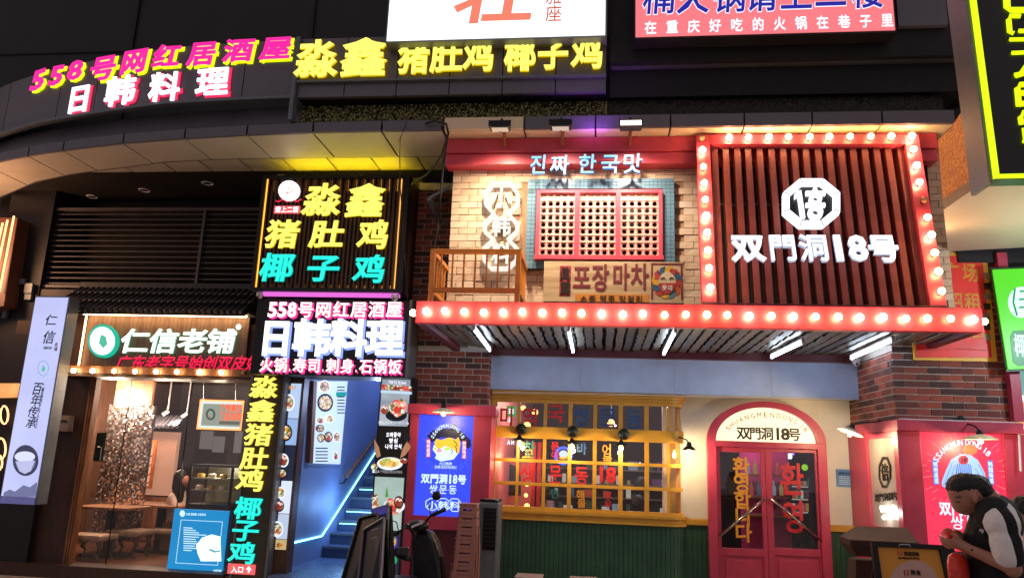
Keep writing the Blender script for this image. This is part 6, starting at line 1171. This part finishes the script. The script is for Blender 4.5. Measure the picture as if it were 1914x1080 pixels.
# lectern (menu stand)
pdm = mat('lectern_brown', '#3c1a12', .85, var=.15); lc = thing('lectern', 'dark brown lectern with sloping octagonal top right of the arched door', 'lectern', (at(1640, 1000, 7.1).x, 7.2, 0))
tp = [at(1568, 1001, 7.2), at(1589, 1008, 7.0), at(1706, 1013, 7.0), at(1718, 1013, 7.05), at(1696, 985, 7.42), at(1600, 982, 7.42)]; bt = [p-V((0, 0, .05)) for p in tp]; ctr = sum(tp, V())/6
lo_ = [ctr+(p-ctr)*.8-V((0, 0, .14)) for p in tp]; m = M(); k = 6; m.add(tp+bt+lo_, [tuple(range(6))]+[(i, k+i, k+(i+1) % k, (i+1) % k) for i in range(6)]+[(k+i, 2*k+i, 2*k+(i+1) % k, k+(i+1) % k) for i in range(6)]+[tuple(range(17, 11, -1))]); part('top', m, pdm, lc, bev=.006)
xm_ = at(1616, 1050, 7.2).x; part('column', M().hexa([(xm_-.2, 7.05, 0), (xm_+.25, 7.05, 0), (xm_+.25, 7.35, 0), (xm_-.2, 7.35, 0), (xm_-.1, 7.1, 1.0), (xm_+.3, 7.1, 1.0), (xm_+.3, 7.3, 1.0), (xm_-.1, 7.3, 1.0)]), pdm, lc); part('base', M().box(xm_-.3, xm_+.35, 6.95, 7.45, 0, .08), pdm, lc, bev=.01)
# yellow A-board
Yb = 6.0; sgb = thing('sidewalk_sign', 'black framed yellow pavement sign reading 美团团购 beside the man', 'sign', (at(1700, 1050, Yb).x, Yb, 0)); tz = at(1700, 1024, Yb).z
Pb = Plane((0, Yb, tz), (1, 0, 0), (0, .28, 1)); a0, a1 = Pb.uv(1640, 1026)[0], Pb.uv(1754, 1026)[0]
q = [(a0-.02, -tz), (a1+.04, -tz), (a1, 0), (a0, 0)]; part('panel', M().ppoly(Pb, q, -.01, 0), mat('signboard_yellow', '#d9922a', .5, var=.08, scale=2, bump=0), sgb)
m = M().ppoly(Pb, [(a0-.06, -tz), (a0-.021, -tz), (a0-.001, .03), (a0-.04, .03)], -.02, .02).ppoly(Pb, [(a1+.041, -tz), (a1+.14, -tz), (a1+.1, .03), (a1+.001, .03)], -.02, .02).ppoly(Pb, [(a0-.001, .001), (a1+.001, .001), (a1+.001, .03), (a0-.001, .03)], -.02, .02); part('frame', m, black_metal, sgb)
part('rear_leg', M().hexa([(a0, Yb+.6, 0), (a1, Yb+.6, 0), (a1, Yb+.62, 0), (a0, Yb+.62, 0), (a0, Yb+.05, tz-.02), (a1, Yb+.05, tz-.02), (a1, Yb+.07, tz-.02), (a0, Yb+.07, tz-.02)]), black_metal, sgb)
ik = mat('sign_ink', '#1c1410', .5, bump=0); text(sgb, Pb, '美团团购', 1689, 1034, 1718, 1035, 8, ik, bold=.03); pb('badge', Pb, Pb.rect(1677, 1030, 1687, 1037), .001, .004, mat('badge_orange', '#d2601c', .5), sgb); text(sgb, Pb, '吃喝玩乐尽在', 1678, 1042, 1719, 1043, 4, ik)
oval(sgb, Pb, 1708, 1092, 46, 46, mat('disc_rose', '#c8a090', .5, var=.05), .001, .003, 'disc'); text(sgb, Pb, '美食', 1701, 1069, 1721, 1070, 10, ik, bold=.04, n0=.004); m = M().tube([Pb.hit(1690, 1065, .005), Pb.hit(1691, 1075, .005)], .005, 4).tube([Pb.hit(1696, 1064, .005), Pb.hit(1697, 1075, .005)], .005, 4); part('cutlery', m, mat('red_print', '#b53a3a'), sgb); part('hook', M().tube([at(1680, 1021, 5.95), at(1681, 1017, 5.95), at(1700, 1017, 5.95), at(1701, 1021, 5.95)], .004, 4), steel, sgb)
# dark A-boards at the stairs
chalk = mat('chalk_white', '#b8bcc8', .6, var=.4, scale=20); sil = mat('silver_frame', '#565664', .35, .6)
def aboard(lab, Y, x0t, y0t, x1t, y1t, x0b, x1b, fm):
    q = thing('menu_easel', lab, 'sign', (at((x0b+x1b)/2, 1080, Y).x, Y, 0)); A, B = at(x0t, y0t, Y+.22), at(x1t, y1t, Y+.1); Cc, D = at(x0b, 1085, Y), at(x1b, 1085, Y-.1)
    dn_ = lambda a, b: a+(b-a)*(a.z/(a.z-b.z)); C2, D2 = dn_(A, Cc), dn_(B, D); nrm = (B-A).cross(A-C2).normalized(); nrm = -nrm if nrm.y > 0 else nrm
    o = [C2, D2, B, A]; part('board', M().hexa([C2, D2, D2-nrm*.015, C2-nrm*.015, A, B, B-nrm*.015, A-nrm*.015]), mat('board_black', '#0f0d10', .35, var=.3), q); w = .028
    for a, b in ((C2, A), (D2, B), (A, B)): part('frame_bar', M().tube([a+nrm*.01, b+nrm*.01], .014, 4), fm, q)
    part('rear_leg', M().hexa([V((C2.x, C2.y+.5, 0)), V((D2.x, D2.y+.5, 0)), V((D2.x, D2.y+.52, 0)), V((C2.x, C2.y+.52, 0)), A-nrm*.02, B-nrm*.02, B-nrm*.04, A-nrm*.04]), black_metal, q)
    ex_ = (B-A).normalized(); Pl = Plane(A*.5+B*.5, ex_, (A+B-C2-D2).normalized()); return q, Pl, (A, B, C2, D2)
q, Pl, _ = aboard('black menu easel with thin chalk drawing nearest the staircase', 6.9, 673, 969, 706, 960, 640, 690, black_metal)
m = M()
for cx_0, cy_0, s in ((671, 1035, 6), (668, 1075, 9)): m.tube([Pl.hit(cx_0+s*cos(t), cy_0+s*2*sin(t), .006) for t in [pi*.2+k*.3 for k in range(16)]], .005, 4)
part('chalk_drawing', m, chalk, q)
q, Pl, _ = aboard('grey framed menu easel leaning in front of the poster column', 6.6, 682, 990, 719, 968, 672, 712, sil)
for y in (990, 1005, 1022, 1040): part('chalk_line', M().tube([Pl.hit(697, y, .006), Pl.hit(708, y-2, .006)], .004, 4), chalk, q)
q, Pl, _ = aboard('small violet topped easel behind the other two easels', 7.3, 700, 952, 727, 944, 700, 722, sil); part('violet_card', M().poly(Pl, [(700, 952), (726, 944), (725, 958), (699, 966)], .0, .02), em('violet_card', '#3a34a0', .5), q)
solo('bollard_pole', M().tube([(at(731, 1020, 7.0).x, 7.0, 0), at(731, 962, 7.0)], .012, 8), black_metal, 'thin black pole between the easels and scooter', 'pole')
# scooter
YSc = 7.5; sp = lambda x, y, d=0: at(x, y, YSc+d); blk = mat('scooter_black', '#0c0b0e', .4, .1, var=.1, coat=.15, bump=0); rub = mat('rubber', '#121214', .7)
so2 = thing('scooter', 'black electric scooter parked before the brown stool stack', 'scooter', (sp(780, 1050).x, YSc, 0)); cxs = sp(788, 1040).x
fw_ = V((cxs+.1, YSc+.75, .22)); rw = V((cxs-.25, YSc-.5, .22))
for c in (fw_, rw):
    w_ = part('wheel', M().lathe(c-V((.04, 0, 0)), [(.1, 0), (.21, .0), (.22, .02), (.22, .06), (.21, .08), (.1, .08)], 20, (1, 0, 0)), rub, so2, smooth=True); part('hub', M().lathe(c-V((.045, 0, 0)), [(.03, 0), (.095, .01), (.095, .08), (.03, .09)], 12, (1, 0, 0)), steel, w_)
part('floorboard', M().hexa([(cxs-.32, YSc-.25, .25), (cxs-.02, YSc-.25, .25), (cxs+.22, YSc+.4, .25), (cxs-.06, YSc+.4, .25), (cxs-.32, YSc-.25, .33), (cxs-.02, YSc-.25, .33), (cxs+.22, YSc+.4, .33), (cxs-.06, YSc+.4, .33)]), blk, so2, bev=.03)
sh_ = [(sp(768, 1085, .3)), (sp(826, 1085, .3)), (sp(822, 1040, .35)), (sp(812, 1008, .4)), (sp(800, 988, .42)), (sp(776, 988, .42)), (sp(768, 1010, .38))]; m = M(); k = len(sh_); bk_ = [p+V((.03, .16, -.02)) for p in sh_]; m.add(sh_+bk_, [tuple(range(k)), tuple(range(2*k-1, k-1, -1))]+[(i, k+i, k+(i+1) % k, (i+1) % k) for i in range(k)]); part('front_shield', m, blk, so2, bev=.03)
part('shield_lower', M().hexa([(cxs-.12, YSc+.42, .28), (cxs+.26, YSc+.42, .28), (cxs+.2, YSc+.6, .28), (cxs-.06, YSc+.6, .28), sh_[0]+V((0, .05, .02)), sh_[1]+V((0, .05, .02)), sh_[1]+V((0, .2, .02)), sh_[0]+V((0, .2, .02))]), blk, so2, bev=.02)
part('instrument_pod', M().ball(sp(781, 982, .35), .1, 14, (1.15, .8, .6)), blk, so2, smooth=True); part('display_lens', M().hexa([sp(768, 987, .2), sp(790, 978, .2), sp(790, 978, .24), sp(768, 987, .24), sp(769, 982, .24), sp(791, 973, .24), sp(791, 973, .28), sp(769, 982, .28)]), mat('lens_pale', '#8a8e98', .15, .2), so2, bev=.004)
part('handlebar', M().tube([sp(742, 996, .15), sp(757, 985, .22), sp(776, 990, .35), sp(796, 974, .35), sp(806, 962, .3), sp(820, 956, .28)], .012, 8), black_metal, so2, smooth=True)
for a, b in (((726, 1004), (745, 994)), ((808, 962), (833, 951))): part('grip', M().tube([sp(*a, .15 if a[0] < 780 else .28), sp(*b, .17 if a[0] < 780 else .28)], .02, 10), rub, so2, smooth=True)
m = M()
for d in (0, 3, 6): m.tube([sp(752, 988-d, .2), sp(760, 982-d*.5, .3), sp(770, 990+d, .36), sp(774, 1004, .38)], .006, 5)
part('brake_cable', m, rub, so2)
for (a, b, c) in (((745, 992), (741, 975), (724, 969)), ((805, 962), (801, 940), (816, 926))):
    part('mirror_stem', M().tube([sp(*a, .2), sp(*b, .2), sp(*c, .2)], .006, 6), black_metal, so2); e = part('mirror', M().lathe(sp(*c, .18), [(.03, .03), (.046, .012), (.046, 0)], 16, (.1, -1, .1)), black_metal, so2, smooth=True); part('mirror_glass', M().lathe(sp(*c, .178), [(.042, .003), (.0, .004)], 16, (.1, -1, .1)), mat('mirror', '#c8c8d0', .05, 1, var=0, bump=0), e)
part('seat', M().hexa([sp(738, 1040, -.7), sp(764, 1048, -.7), sp(770, 1050, .1), sp(744, 1046, .1), sp(740, 1026, -.7), sp(765, 1030, -.7), sp(771, 1035, .1), sp(746, 1032, .1)]), mat('seat_vinyl', '#141218', .35, var=.1), so2, bev=.03); part('backrest', M().hexa([sp(736, 1036, -.8), sp(763, 1040, -.8), sp(763, 1040, -.74), sp(736, 1036, -.74), sp(738, 1022, -.78), sp(765, 1021, -.78), sp(765, 1021, -.73), sp(738, 1022, -.73)]), mat('seat_vinyl', '#141218'), so2, bev=.015)
part('tail_body', M().hexa([(rw.x-.14, rw.y-.1, .3), (rw.x+.16, rw.y-.1, .3), (cxs+.0, YSc, .32), (cxs-.28, YSc, .32), (rw.x-.12, rw.y-.1, .62), (rw.x+.14, rw.y-.1, .62), (cxs-.02, YSc, .62), (cxs-.26, YSc, .62)]), blk, so2, bev=.03); part('tail_light', M().box(rw.x-.05, rw.x+.06, rw.y-.125, rw.y-.101, .48, .54), mat('tail_red', '#7a1418', .2), so2)
# ================================================================== PEOPLE
def body(name, caps, mt, parent, vox=.009, sm=4, balls=()):
    """one continuous surface grown from tapered capsules"""
    m = M()
    for c in caps:
        pts, rs = c[0], c[1]
        m.tube(pts, rs, 12)
        for p, r_ in zip(pts, rs): m.ball(p, r_*1.0, 12)
    for p, r_, s_ in balls: m.ball(p, r_, 16, s_)
    o = part(name, m, mt, parent, smooth=True); a = o.modifiers.new('remesh', 'REMESH'); a.mode = 'VOXEL'; a.voxel_size = vox; a.use_smooth_shade = True
    b = o.modifiers.new('smooth', 'SMOOTH'); b.iterations = sm; b.factor = .5
    if name == 'hair':
        tx = bpy.data.textures.new('strands', 'CLOUDS'); tx.noise_scale = .018; d = o.modifiers.new('strands', 'DISPLACE'); d.texture = tx; d.strength = .011; d.mid_level = .5
    if name in ('shirt', 'trousers'):
        tx = bpy.data.textures.new('folds', 'CLOUDS'); tx.noise_scale = .09; d = o.modifiers.new('folds', 'DISPLACE'); d.texture = tx; d.strength = .02; d.mid_level = .5
    return o
skin = mat('skin', '#b07a62', .5, var=.1, bump=.03); hairm = mat('black_hair', '#0b0908', .45, var=.3, scale=60, bump=.6, bscale=160)
shirt = mat('black_knit', '#121016', .8, var=.2, bump=.3, bscale=300); sleeve = mat('grey_knit', '#a49c9c', .8, var=.08, bump=.3, bscale=300); trou = mat('trousers', '#1a1a20', .8)
D0 = 4.4; G = lambda x, y, d=0: at(x, y, D0+d)
mn = thing('person', 'man in black polo with pale sleeves bowing over his phone at right', 'person', (G(1850, 1000).x, D0, 0))
px = G(1862, 1000).x; fwd_ = -1
hipz, kz = .9, .48
pel = V((px+.03, D0+.02, hipz)); neck0 = G(1864, 948); neckm = G(1851, 934); hd = G(1808, 917); jaw = G(1818, 944)
caps = [([pel, V((px-.0, D0, 1.08)), G(1852, 1010), G(1862, 968), neck0], [.12, .115, .105, .1, .055]),
        ([neck0, neckm, G(1828, 926)], [.058, .056, .06])]
for s in (-1, 1):
    hipp = pel+V((0, s*.09, -.03)); kn = V((px-.04, D0+s*.1, kz)); an = V((px+.02, D0+s*.1, .09)); caps.append(([hipp, kn, an], [.09, .06, .04])); caps.append(([an, an+V((-.16, 0, -.04))], [.04, .03]))
# near arm (left side of the picture is his front); near shoulder towards the camera
shn = G(1868, 972, -.17); eln = G(1893, 1062, -.2); wrn = G(1812, 1026, -.08); pmn = G(1788, 1014, -.04)
shf = G(1864, 965, .18); elf = G(1840, 1040, .22); wrf = G(1806, 1006, .07); pmf = G(1790, 1001, .04)
caps += [([shn*.5+eln*.5, eln, wrn], [.043, .043, .027]), ([wrn, pmn], [.026, .03]), ([shf, elf, wrf], [.055, .042, .026]), ([wrf, pmf], [.025, .028])]
# fingers: near hand under the phone, far hand behind it
for i, (a, b, c) in enumerate((((1780, 1010), (1768, 1008), (1759, 1003)), ((1780, 1013), (1767, 1013), (1758, 1008)), ((1781, 1017), (1769, 1018), (1761, 1014)), ((1783, 1021), (1773, 1022), (1766, 1019)))):
    caps.append(([G(1789, 1013+i*2.2, -.04), G(*a, -.055+i*.004), G(*b, -.05), G(*c, -.035)], [.0115, .0105, .0095, .0075]))
caps.append(([G(1794, 1010, -.05), G(1788, 1001, -.06), G(1780, 997, -.05)], [.014, .012, .009]))
for i in range(4): caps.append(([G(1790, 999+i*2.5, .04), G(1779, 998+i*3, .045), G(1771, 999+i*3.4, .03), G(1767, 1001+i*3.4, .01)], [.0115, .0105, .009, .0075]))
caps.append(([G(1794, 996, .03), G(1787, 992, .0), G(1780, 992, -.01)], [.013, .011, .009]))
# head: skull, jaw, brow, nose, lips, chin, ear
balls = [(G(1808, 919), .092, (1.06, .86, .95)), (G(1804, 930), .077, (1.0, .88, .95)), (jaw, .055, (1, .95, .9)), (G(1797, 940), .05, (1, .9, 1.1)), (G(1806, 953), .033, (1.1, 1, .8)),
         (G(1785, 930), .034, (.8, 1.3, .6)), (G(1789.5, 943), .017, (1.1, .8, .9)), (G(1787, 941), .012, (1.2, .8, 1)), (G(1797, 951), .016, (1.1, 1.5, .7)), (G(1800, 955), .015, (1.1, 1.5, .7)), (G(1823, 931, -.09), .024, (.65, .4, 1.15)), (G(1824, 929, .083), .025, (.6, .35, 1.05))]
body('body', caps, skin, mn, .0065, 3, balls)
part('eyelid', M().tube([G(1786, 936, -.052), G(1790, 938, -.058), G(1795, 937, -.062)], [.002, .0035, .002], 6), hairm, mn)
part('eyebrow', M().tube([G(1785, 929, -.06), G(1791, 928, -.072), G(1797, 929, -.078)], [.003, .0045, .003], 6), hairm, mn)
body('hair', [([G(1830, 908), G(1838, 922), G(1841, 930)], [.06, .055, .035])], hairm, mn, .006, 3, [(G(1806, 910), .095, (1.06, .84, .79)), (G(1786, 912), .044, (1.0, 1.3, .75)), (G(1820, 912), .088, (1.0, .9, .85)), (G(1819, 920, -.06), .018, (.8, .5, 1.2))])
# polo shirt
body('shirt', [([V((px+.02, D0, .86)), V((px, D0, 1.08)), G(1853, 1010), G(1862, 966), G(1862, 952)], [.14, .14, .13, .12, .075]), ([shf, shf*.5+elf*.5], [.078, .072]), ([G(1862, 966, -.1), G(1862, 966, .1)], [.1, .1])], shirt, mn, .009, 5)
body('collar', [([G(1843, 952, -.05), G(1857, 942, -.065), G(1871, 938, -.03), G(1873, 938, .03), G(1857, 942, .06)], [.014, .017, .018, .018, .015])], shirt, mn, .006, 1)
def stripe_mat():
    m = bpy.data.materials.new('striped_knit'); m.use_nodes = True; t = m.node_tree; p = t.nodes['Principled BSDF']; p.inputs['Roughness'].default_value = .85
    tc = nn(t, 'ShaderNodeTexCoord'); sx = nn(t, 'ShaderNodeSeparateXYZ'); t.links.new(tc.outputs['Object'], sx.inputs[0])
    a = nn(t, 'ShaderNodeMath', operation='MULTIPLY_ADD'); a.inputs[1].default_value = .14; t.links.new(sx.outputs['Z'], a.inputs[0]); t.links.new(sx.outputs['X'], a.inputs[2])
    b = nn(t, 'ShaderNodeMath', operation='MULTIPLY_ADD'); b.inputs[1].default_value = 4; b.inputs[2].default_value = .5; t.links.new(a.outputs[0], b.inputs[0])
    cr = nn(t, 'ShaderNodeValToRGB'); cr.color_ramp.interpolation = 'CONSTANT'; e = cr.color_ramp.elements; e.new(.5)
    for k, (q, c) in enumerate(((0, '#e8e2e0'), (.42, '#121016'), (.64, '#e8e2e0'))): e[k].position = q; e[k].color = C(c)
    t.links.new(b.outputs[0], cr.inputs['Fac']); t.links.new(cr.outputs['Color'], p.inputs['Base Color'])
    nz = nn(t, 'ShaderNodeTexNoise'); nz.inputs['Scale'].default_value = 22; t.links.new(tc.outputs['Object'], nz.inputs['Vector']); bp_ = nn(t, 'ShaderNodeBump'); bp_.inputs['Strength'].default_value = .5; bp_.inputs['Distance'].default_value = .02
    t.links.new(nz.outputs['Fac'], bp_.inputs['Height']); t.links.new(bp_.outputs['Normal'], p.inputs['Normal']); return m
body('sleeve', [([G(1864, 962, -.1), G(1873, 980, -.165), G(1881, 1012, -.185), G(1885, 1036, -.195)], [.088, .084, .077, .072])], stripe_mat(), mn, .008, 4)
part('shirt_badge', M().poly(Plane((0, D0-.15, 0)), [(1829, 990), (1834, 987), (1839, 990), (1836, 997), (1834, 993), (1830, 992)], 0, .004), chalk, mn)
part('button', M().ball(G(1833, 959, -.11), .006, 8), chalk, mn)
tr_ = [([pel+V((0, 0, .02)), pel+V((0, 0, -.05))], [.15, .15])]
for s in (-1, 1): tr_.append(([pel+V((0, s*.09, -.05)), V((px-.04, D0+s*.1, kz)), V((px+.02, D0+s*.1, .12))], [.11, .085, .075]))
body('trousers', tr_, trou, mn, .012, 5)
for s in (-1, 1): part('shoe', M().ball((px-.06, D0+s*.1, .05), .05, 12, (2.6, 1, 1)), black_metal, mn, smooth=True)
body('watch', [([wrn+V((.01, 0, .028)), wrn+V((-.0, -.03, .0)), wrn+V((.01, 0, -.028)), wrn+V((.015, .03, 0)), wrn+V((.01, 0, .028))], [.008]*5)], black_metal, mn, .005, 1)
ph = thing('phone', 'dark phone held in the bowing man\'s left hand', 'phone', tuple(G(1762, 1004))); part('case', M().hexa([G(1753, 1000, -.03), G(1770, 1011, -.03), G(1770, 1011, .04), G(1753, 1000, .04), G(1753, 998, -.03), G(1771, 1008, -.03), G(1771, 1008, .04), G(1753, 998, .04)]), black_metal, ph, bev=.002); part('screen', M().hexa([G(1755, 999.5, -.026), G(1769, 1007.5, -.026), G(1769, 1007.5, .036), G(1755, 999.5, .036), G(1755, 998.6, -.026), G(1769, 1006.8, -.026), G(1769, 1006.8, .036), G(1755, 998.6, .036)]), em('phone_screen', '#c8d4f0', 1.2), ph)
redpl = mat('red_plastic', '#e03a28', .35, var=.25, scale=14, bump=.6, bscale=30)
body('red_packet', [([G(1766, 997, .01), G(1773, 996, .0), G(1780, 1000, 0), G(1784, 1004, 0)], [.02, .03, .03, .02])], redpl, None, .006, 1); tag(bpy.data.objects['red_packet'], 'small scarlet packet pinched in the man\'s fingers above his phone', 'packet')
m = M(); tops = [G(1768, 1030, -.05), G(1778, 1026, -.07), G(1796, 1028, -.06), G(1810, 1036, -.03), G(1804, 1034, .06), G(1780, 1030, .06)]; mids = [G(1763, 1050, -.09), G(1778, 1058, -.13), G(1800, 1056, -.12), G(1815, 1062, -.05), G(1812, 1060, .1), G(1776, 1055, .1)]; bots = [G(1775, 1125, -.08), G(1785, 1130, -.11), G(1803, 1130, -.1), G(1818, 1125, -.05), G(1812, 1125, .08), G(1785, 1125, .08)]
k = 6; m.add(tops+mids+bots, [(i, (i+1) % k, k+(i+1) % k, k+i) for i in range(k)]+[(k+i, k+(i+1) % k, 2*k+(i+1) % k, 2*k+i) for i in range(k)]+[tuple(range(12, 18))]+[tuple(range(5, -1, -1))])
bg_ = solo('carrier_bag', m, redpl, 'crumpled red carrier bag hanging from the man\'s wrist', 'bag'); s_ = bg_.modifiers.new('sub', 'SUBSURF'); s_.levels = 2; s_.render_levels = 2
# second passer-by, cut by the right edge
D1 = 4.9; H_ = lambda x, y, d=0: at(x, y, D1+d); w2 = thing('person', 'passer-by with black hair and glasses cut by the right edge behind the man', 'person', (H_(1925, 1000).x, D1, 0))
h2 = H_(1911, 968); b2 = [([V((h2.x+.1, D1, .9)), V((h2.x+.08, D1, 1.2)), H_(1925, 1010), H_(1916, 990)], [.14, .13, .1, .045])]
for s in (-1, 1): b2.append(([V((h2.x+.1, D1+s*.09, .88)), V((h2.x+.08, D1+s*.1, .48)), V((h2.x+.1, D1+s*.1, .06))], [.09, .06, .045])); b2.append(([H_(1928, 1012, s*.16), V((h2.x+.12, D1+s*.2, 1.05)), V((h2.x-.0, D1+s*.16, .9))], [.05, .04, .028]))
skin2 = mat('skin_pale', '#b8806a', .5, var=.08, bump=.03); body('body', b2, skin2, w2, .009, 3, [(h2, .088, (1, .85, 1.1)), (H_(1904, 975), .05, (1, 1, 1)), (H_(1899.5, 970), .014, (1.2, .8, 1)), (H_(1906, 985), .03, (1.1, 1, .8)), (H_(1912, 972, -.08), .022, (.6, .4, 1.1))])
body('hair', [([H_(1913, 948), H_(1920, 965), H_(1926, 985)], [.07, .09, .06])], hairm, w2, .008, 3, [(H_(1913, 955), .082, (1.0, .95, .8))])
body('shirt', [([V((h2.x+.1, D1, .85)), V((h2.x+.08, D1, 1.2)), H_(1925, 1012)], [.16, .15, .13])], sleeve, w2, .01, 4); body('trousers', [([V((h2.x+.1, D1+s*.09, .88)), V((h2.x+.08, D1+s*.1, .48)), V((h2.x+.1, D1+s*.1, .12))], [.11, .08, .07]) for s in (-1, 1)], trou, w2, .012, 4)
part('glasses', M().tube([H_(1898, 966, -.06), H_(1903, 968, -.075), H_(1911, 967, -.085)], .003, 5), steel, w2)
# woman inside the dessert shop
D2_ = 11.6; K = lambda x, y, d=0: at(x, y, D2_+d); g3 = thing('person', 'long haired woman in cream top seated inside the dessert shop', 'person', (K(330, 960).x, D2_, .14))
h3 = K(342, 898); body('body', [([K(332, 965), K(330, 935), K(336, 915), h3], [.14, .13, .09, .05]), ([K(322, 930, -.1), K(328, 952, -.15), K(342, 948, -.1)], [.05, .045, .03]), ([K(332, 968), K(352, 968, -.1), K(352, 1005, -.1)], [.1, .08, .05]), ([K(332, 968, .1), K(350, 968, .1), K(352, 1005, .1)], [.1, .08, .05])], skin2, g3, .014, 3, [(h3, .1, (1, .9, 1.1))])
body('top', [([K(332, 962), K(330, 935), K(333, 922)], [.155, .148, .12]), ([K(322, 930, -.1), K(328, 952, -.15), K(338, 950, -.12)], [.07, .062, .05])], mat('cream_top', '#d8c0b4', .8), g3, .014, 3)
body('hair', [([K(338, 890), K(334, 910, -.03), K(334, 935, -.06)], [.11, .1, .07])], hairm, g3, .012, 2)
bst = solo('wooden_bench', M().box(K(318, 970).x, K(358, 970).x, D2_-.2, D2_+.3, .14, K(330, 972).z-.02), wood, 'low wooden bench the seated woman sits on', 'bench')
# diner head behind the bay window
D3 = 12.5; L_ = lambda x, y, d=0: at(x, y, D3+d); g4 = thing('person', 'dark haired diner seen from behind through the first bay pane', 'person', (L_(950, 850).x, D3, .1))
h4 = L_(952, 848); body('body', [([V((h4.x, D3, .6)), V((h4.x, D3, 1.2)), h4-V((0, 0, .28)), h4], [.17, .16, .08, .06]), ([V((h4.x, D3, .62)), V((h4.x, D3+.4, .6)), V((h4.x, D3+.45, .15))], [.13, .09, .06])], shirt, g4, .015, 3); body('hair', [([h4, h4+V((0, 0, .05))], [.1, .1])], hairm, g4, .012, 2)
g5s = ((1196, 905, 12.2, 'dark diner sitting at right behind the bay window'), (1192, 940, 11.4, 'stooping dark diner near the lower right panes'), (1028, 925, 12.4, 'diner in pale shirt behind the lower middle panes'))
for x, y, Y, lab in g5s:
    h5 = at(x, y, Y); q = thing('person', lab, 'person', (h5.x, Y, .1)); body('body', [([V((h5.x, Y, .55)), h5-V((0, 0, .4)), h5-V((0, 0, .18)), h5], [.17, .16, .07, .06]), ([V((h5.x, Y, .6)), V((h5.x+.3, Y, .55)), V((h5.x+.35, Y, .12))], [.12, .09, .06])], sleeve if x < 1100 else shirt, q, .018, 3); body('hair', [([h5, h5+V((.02, 0, .03))], [.1, .095])], hairm, q, .014, 2)
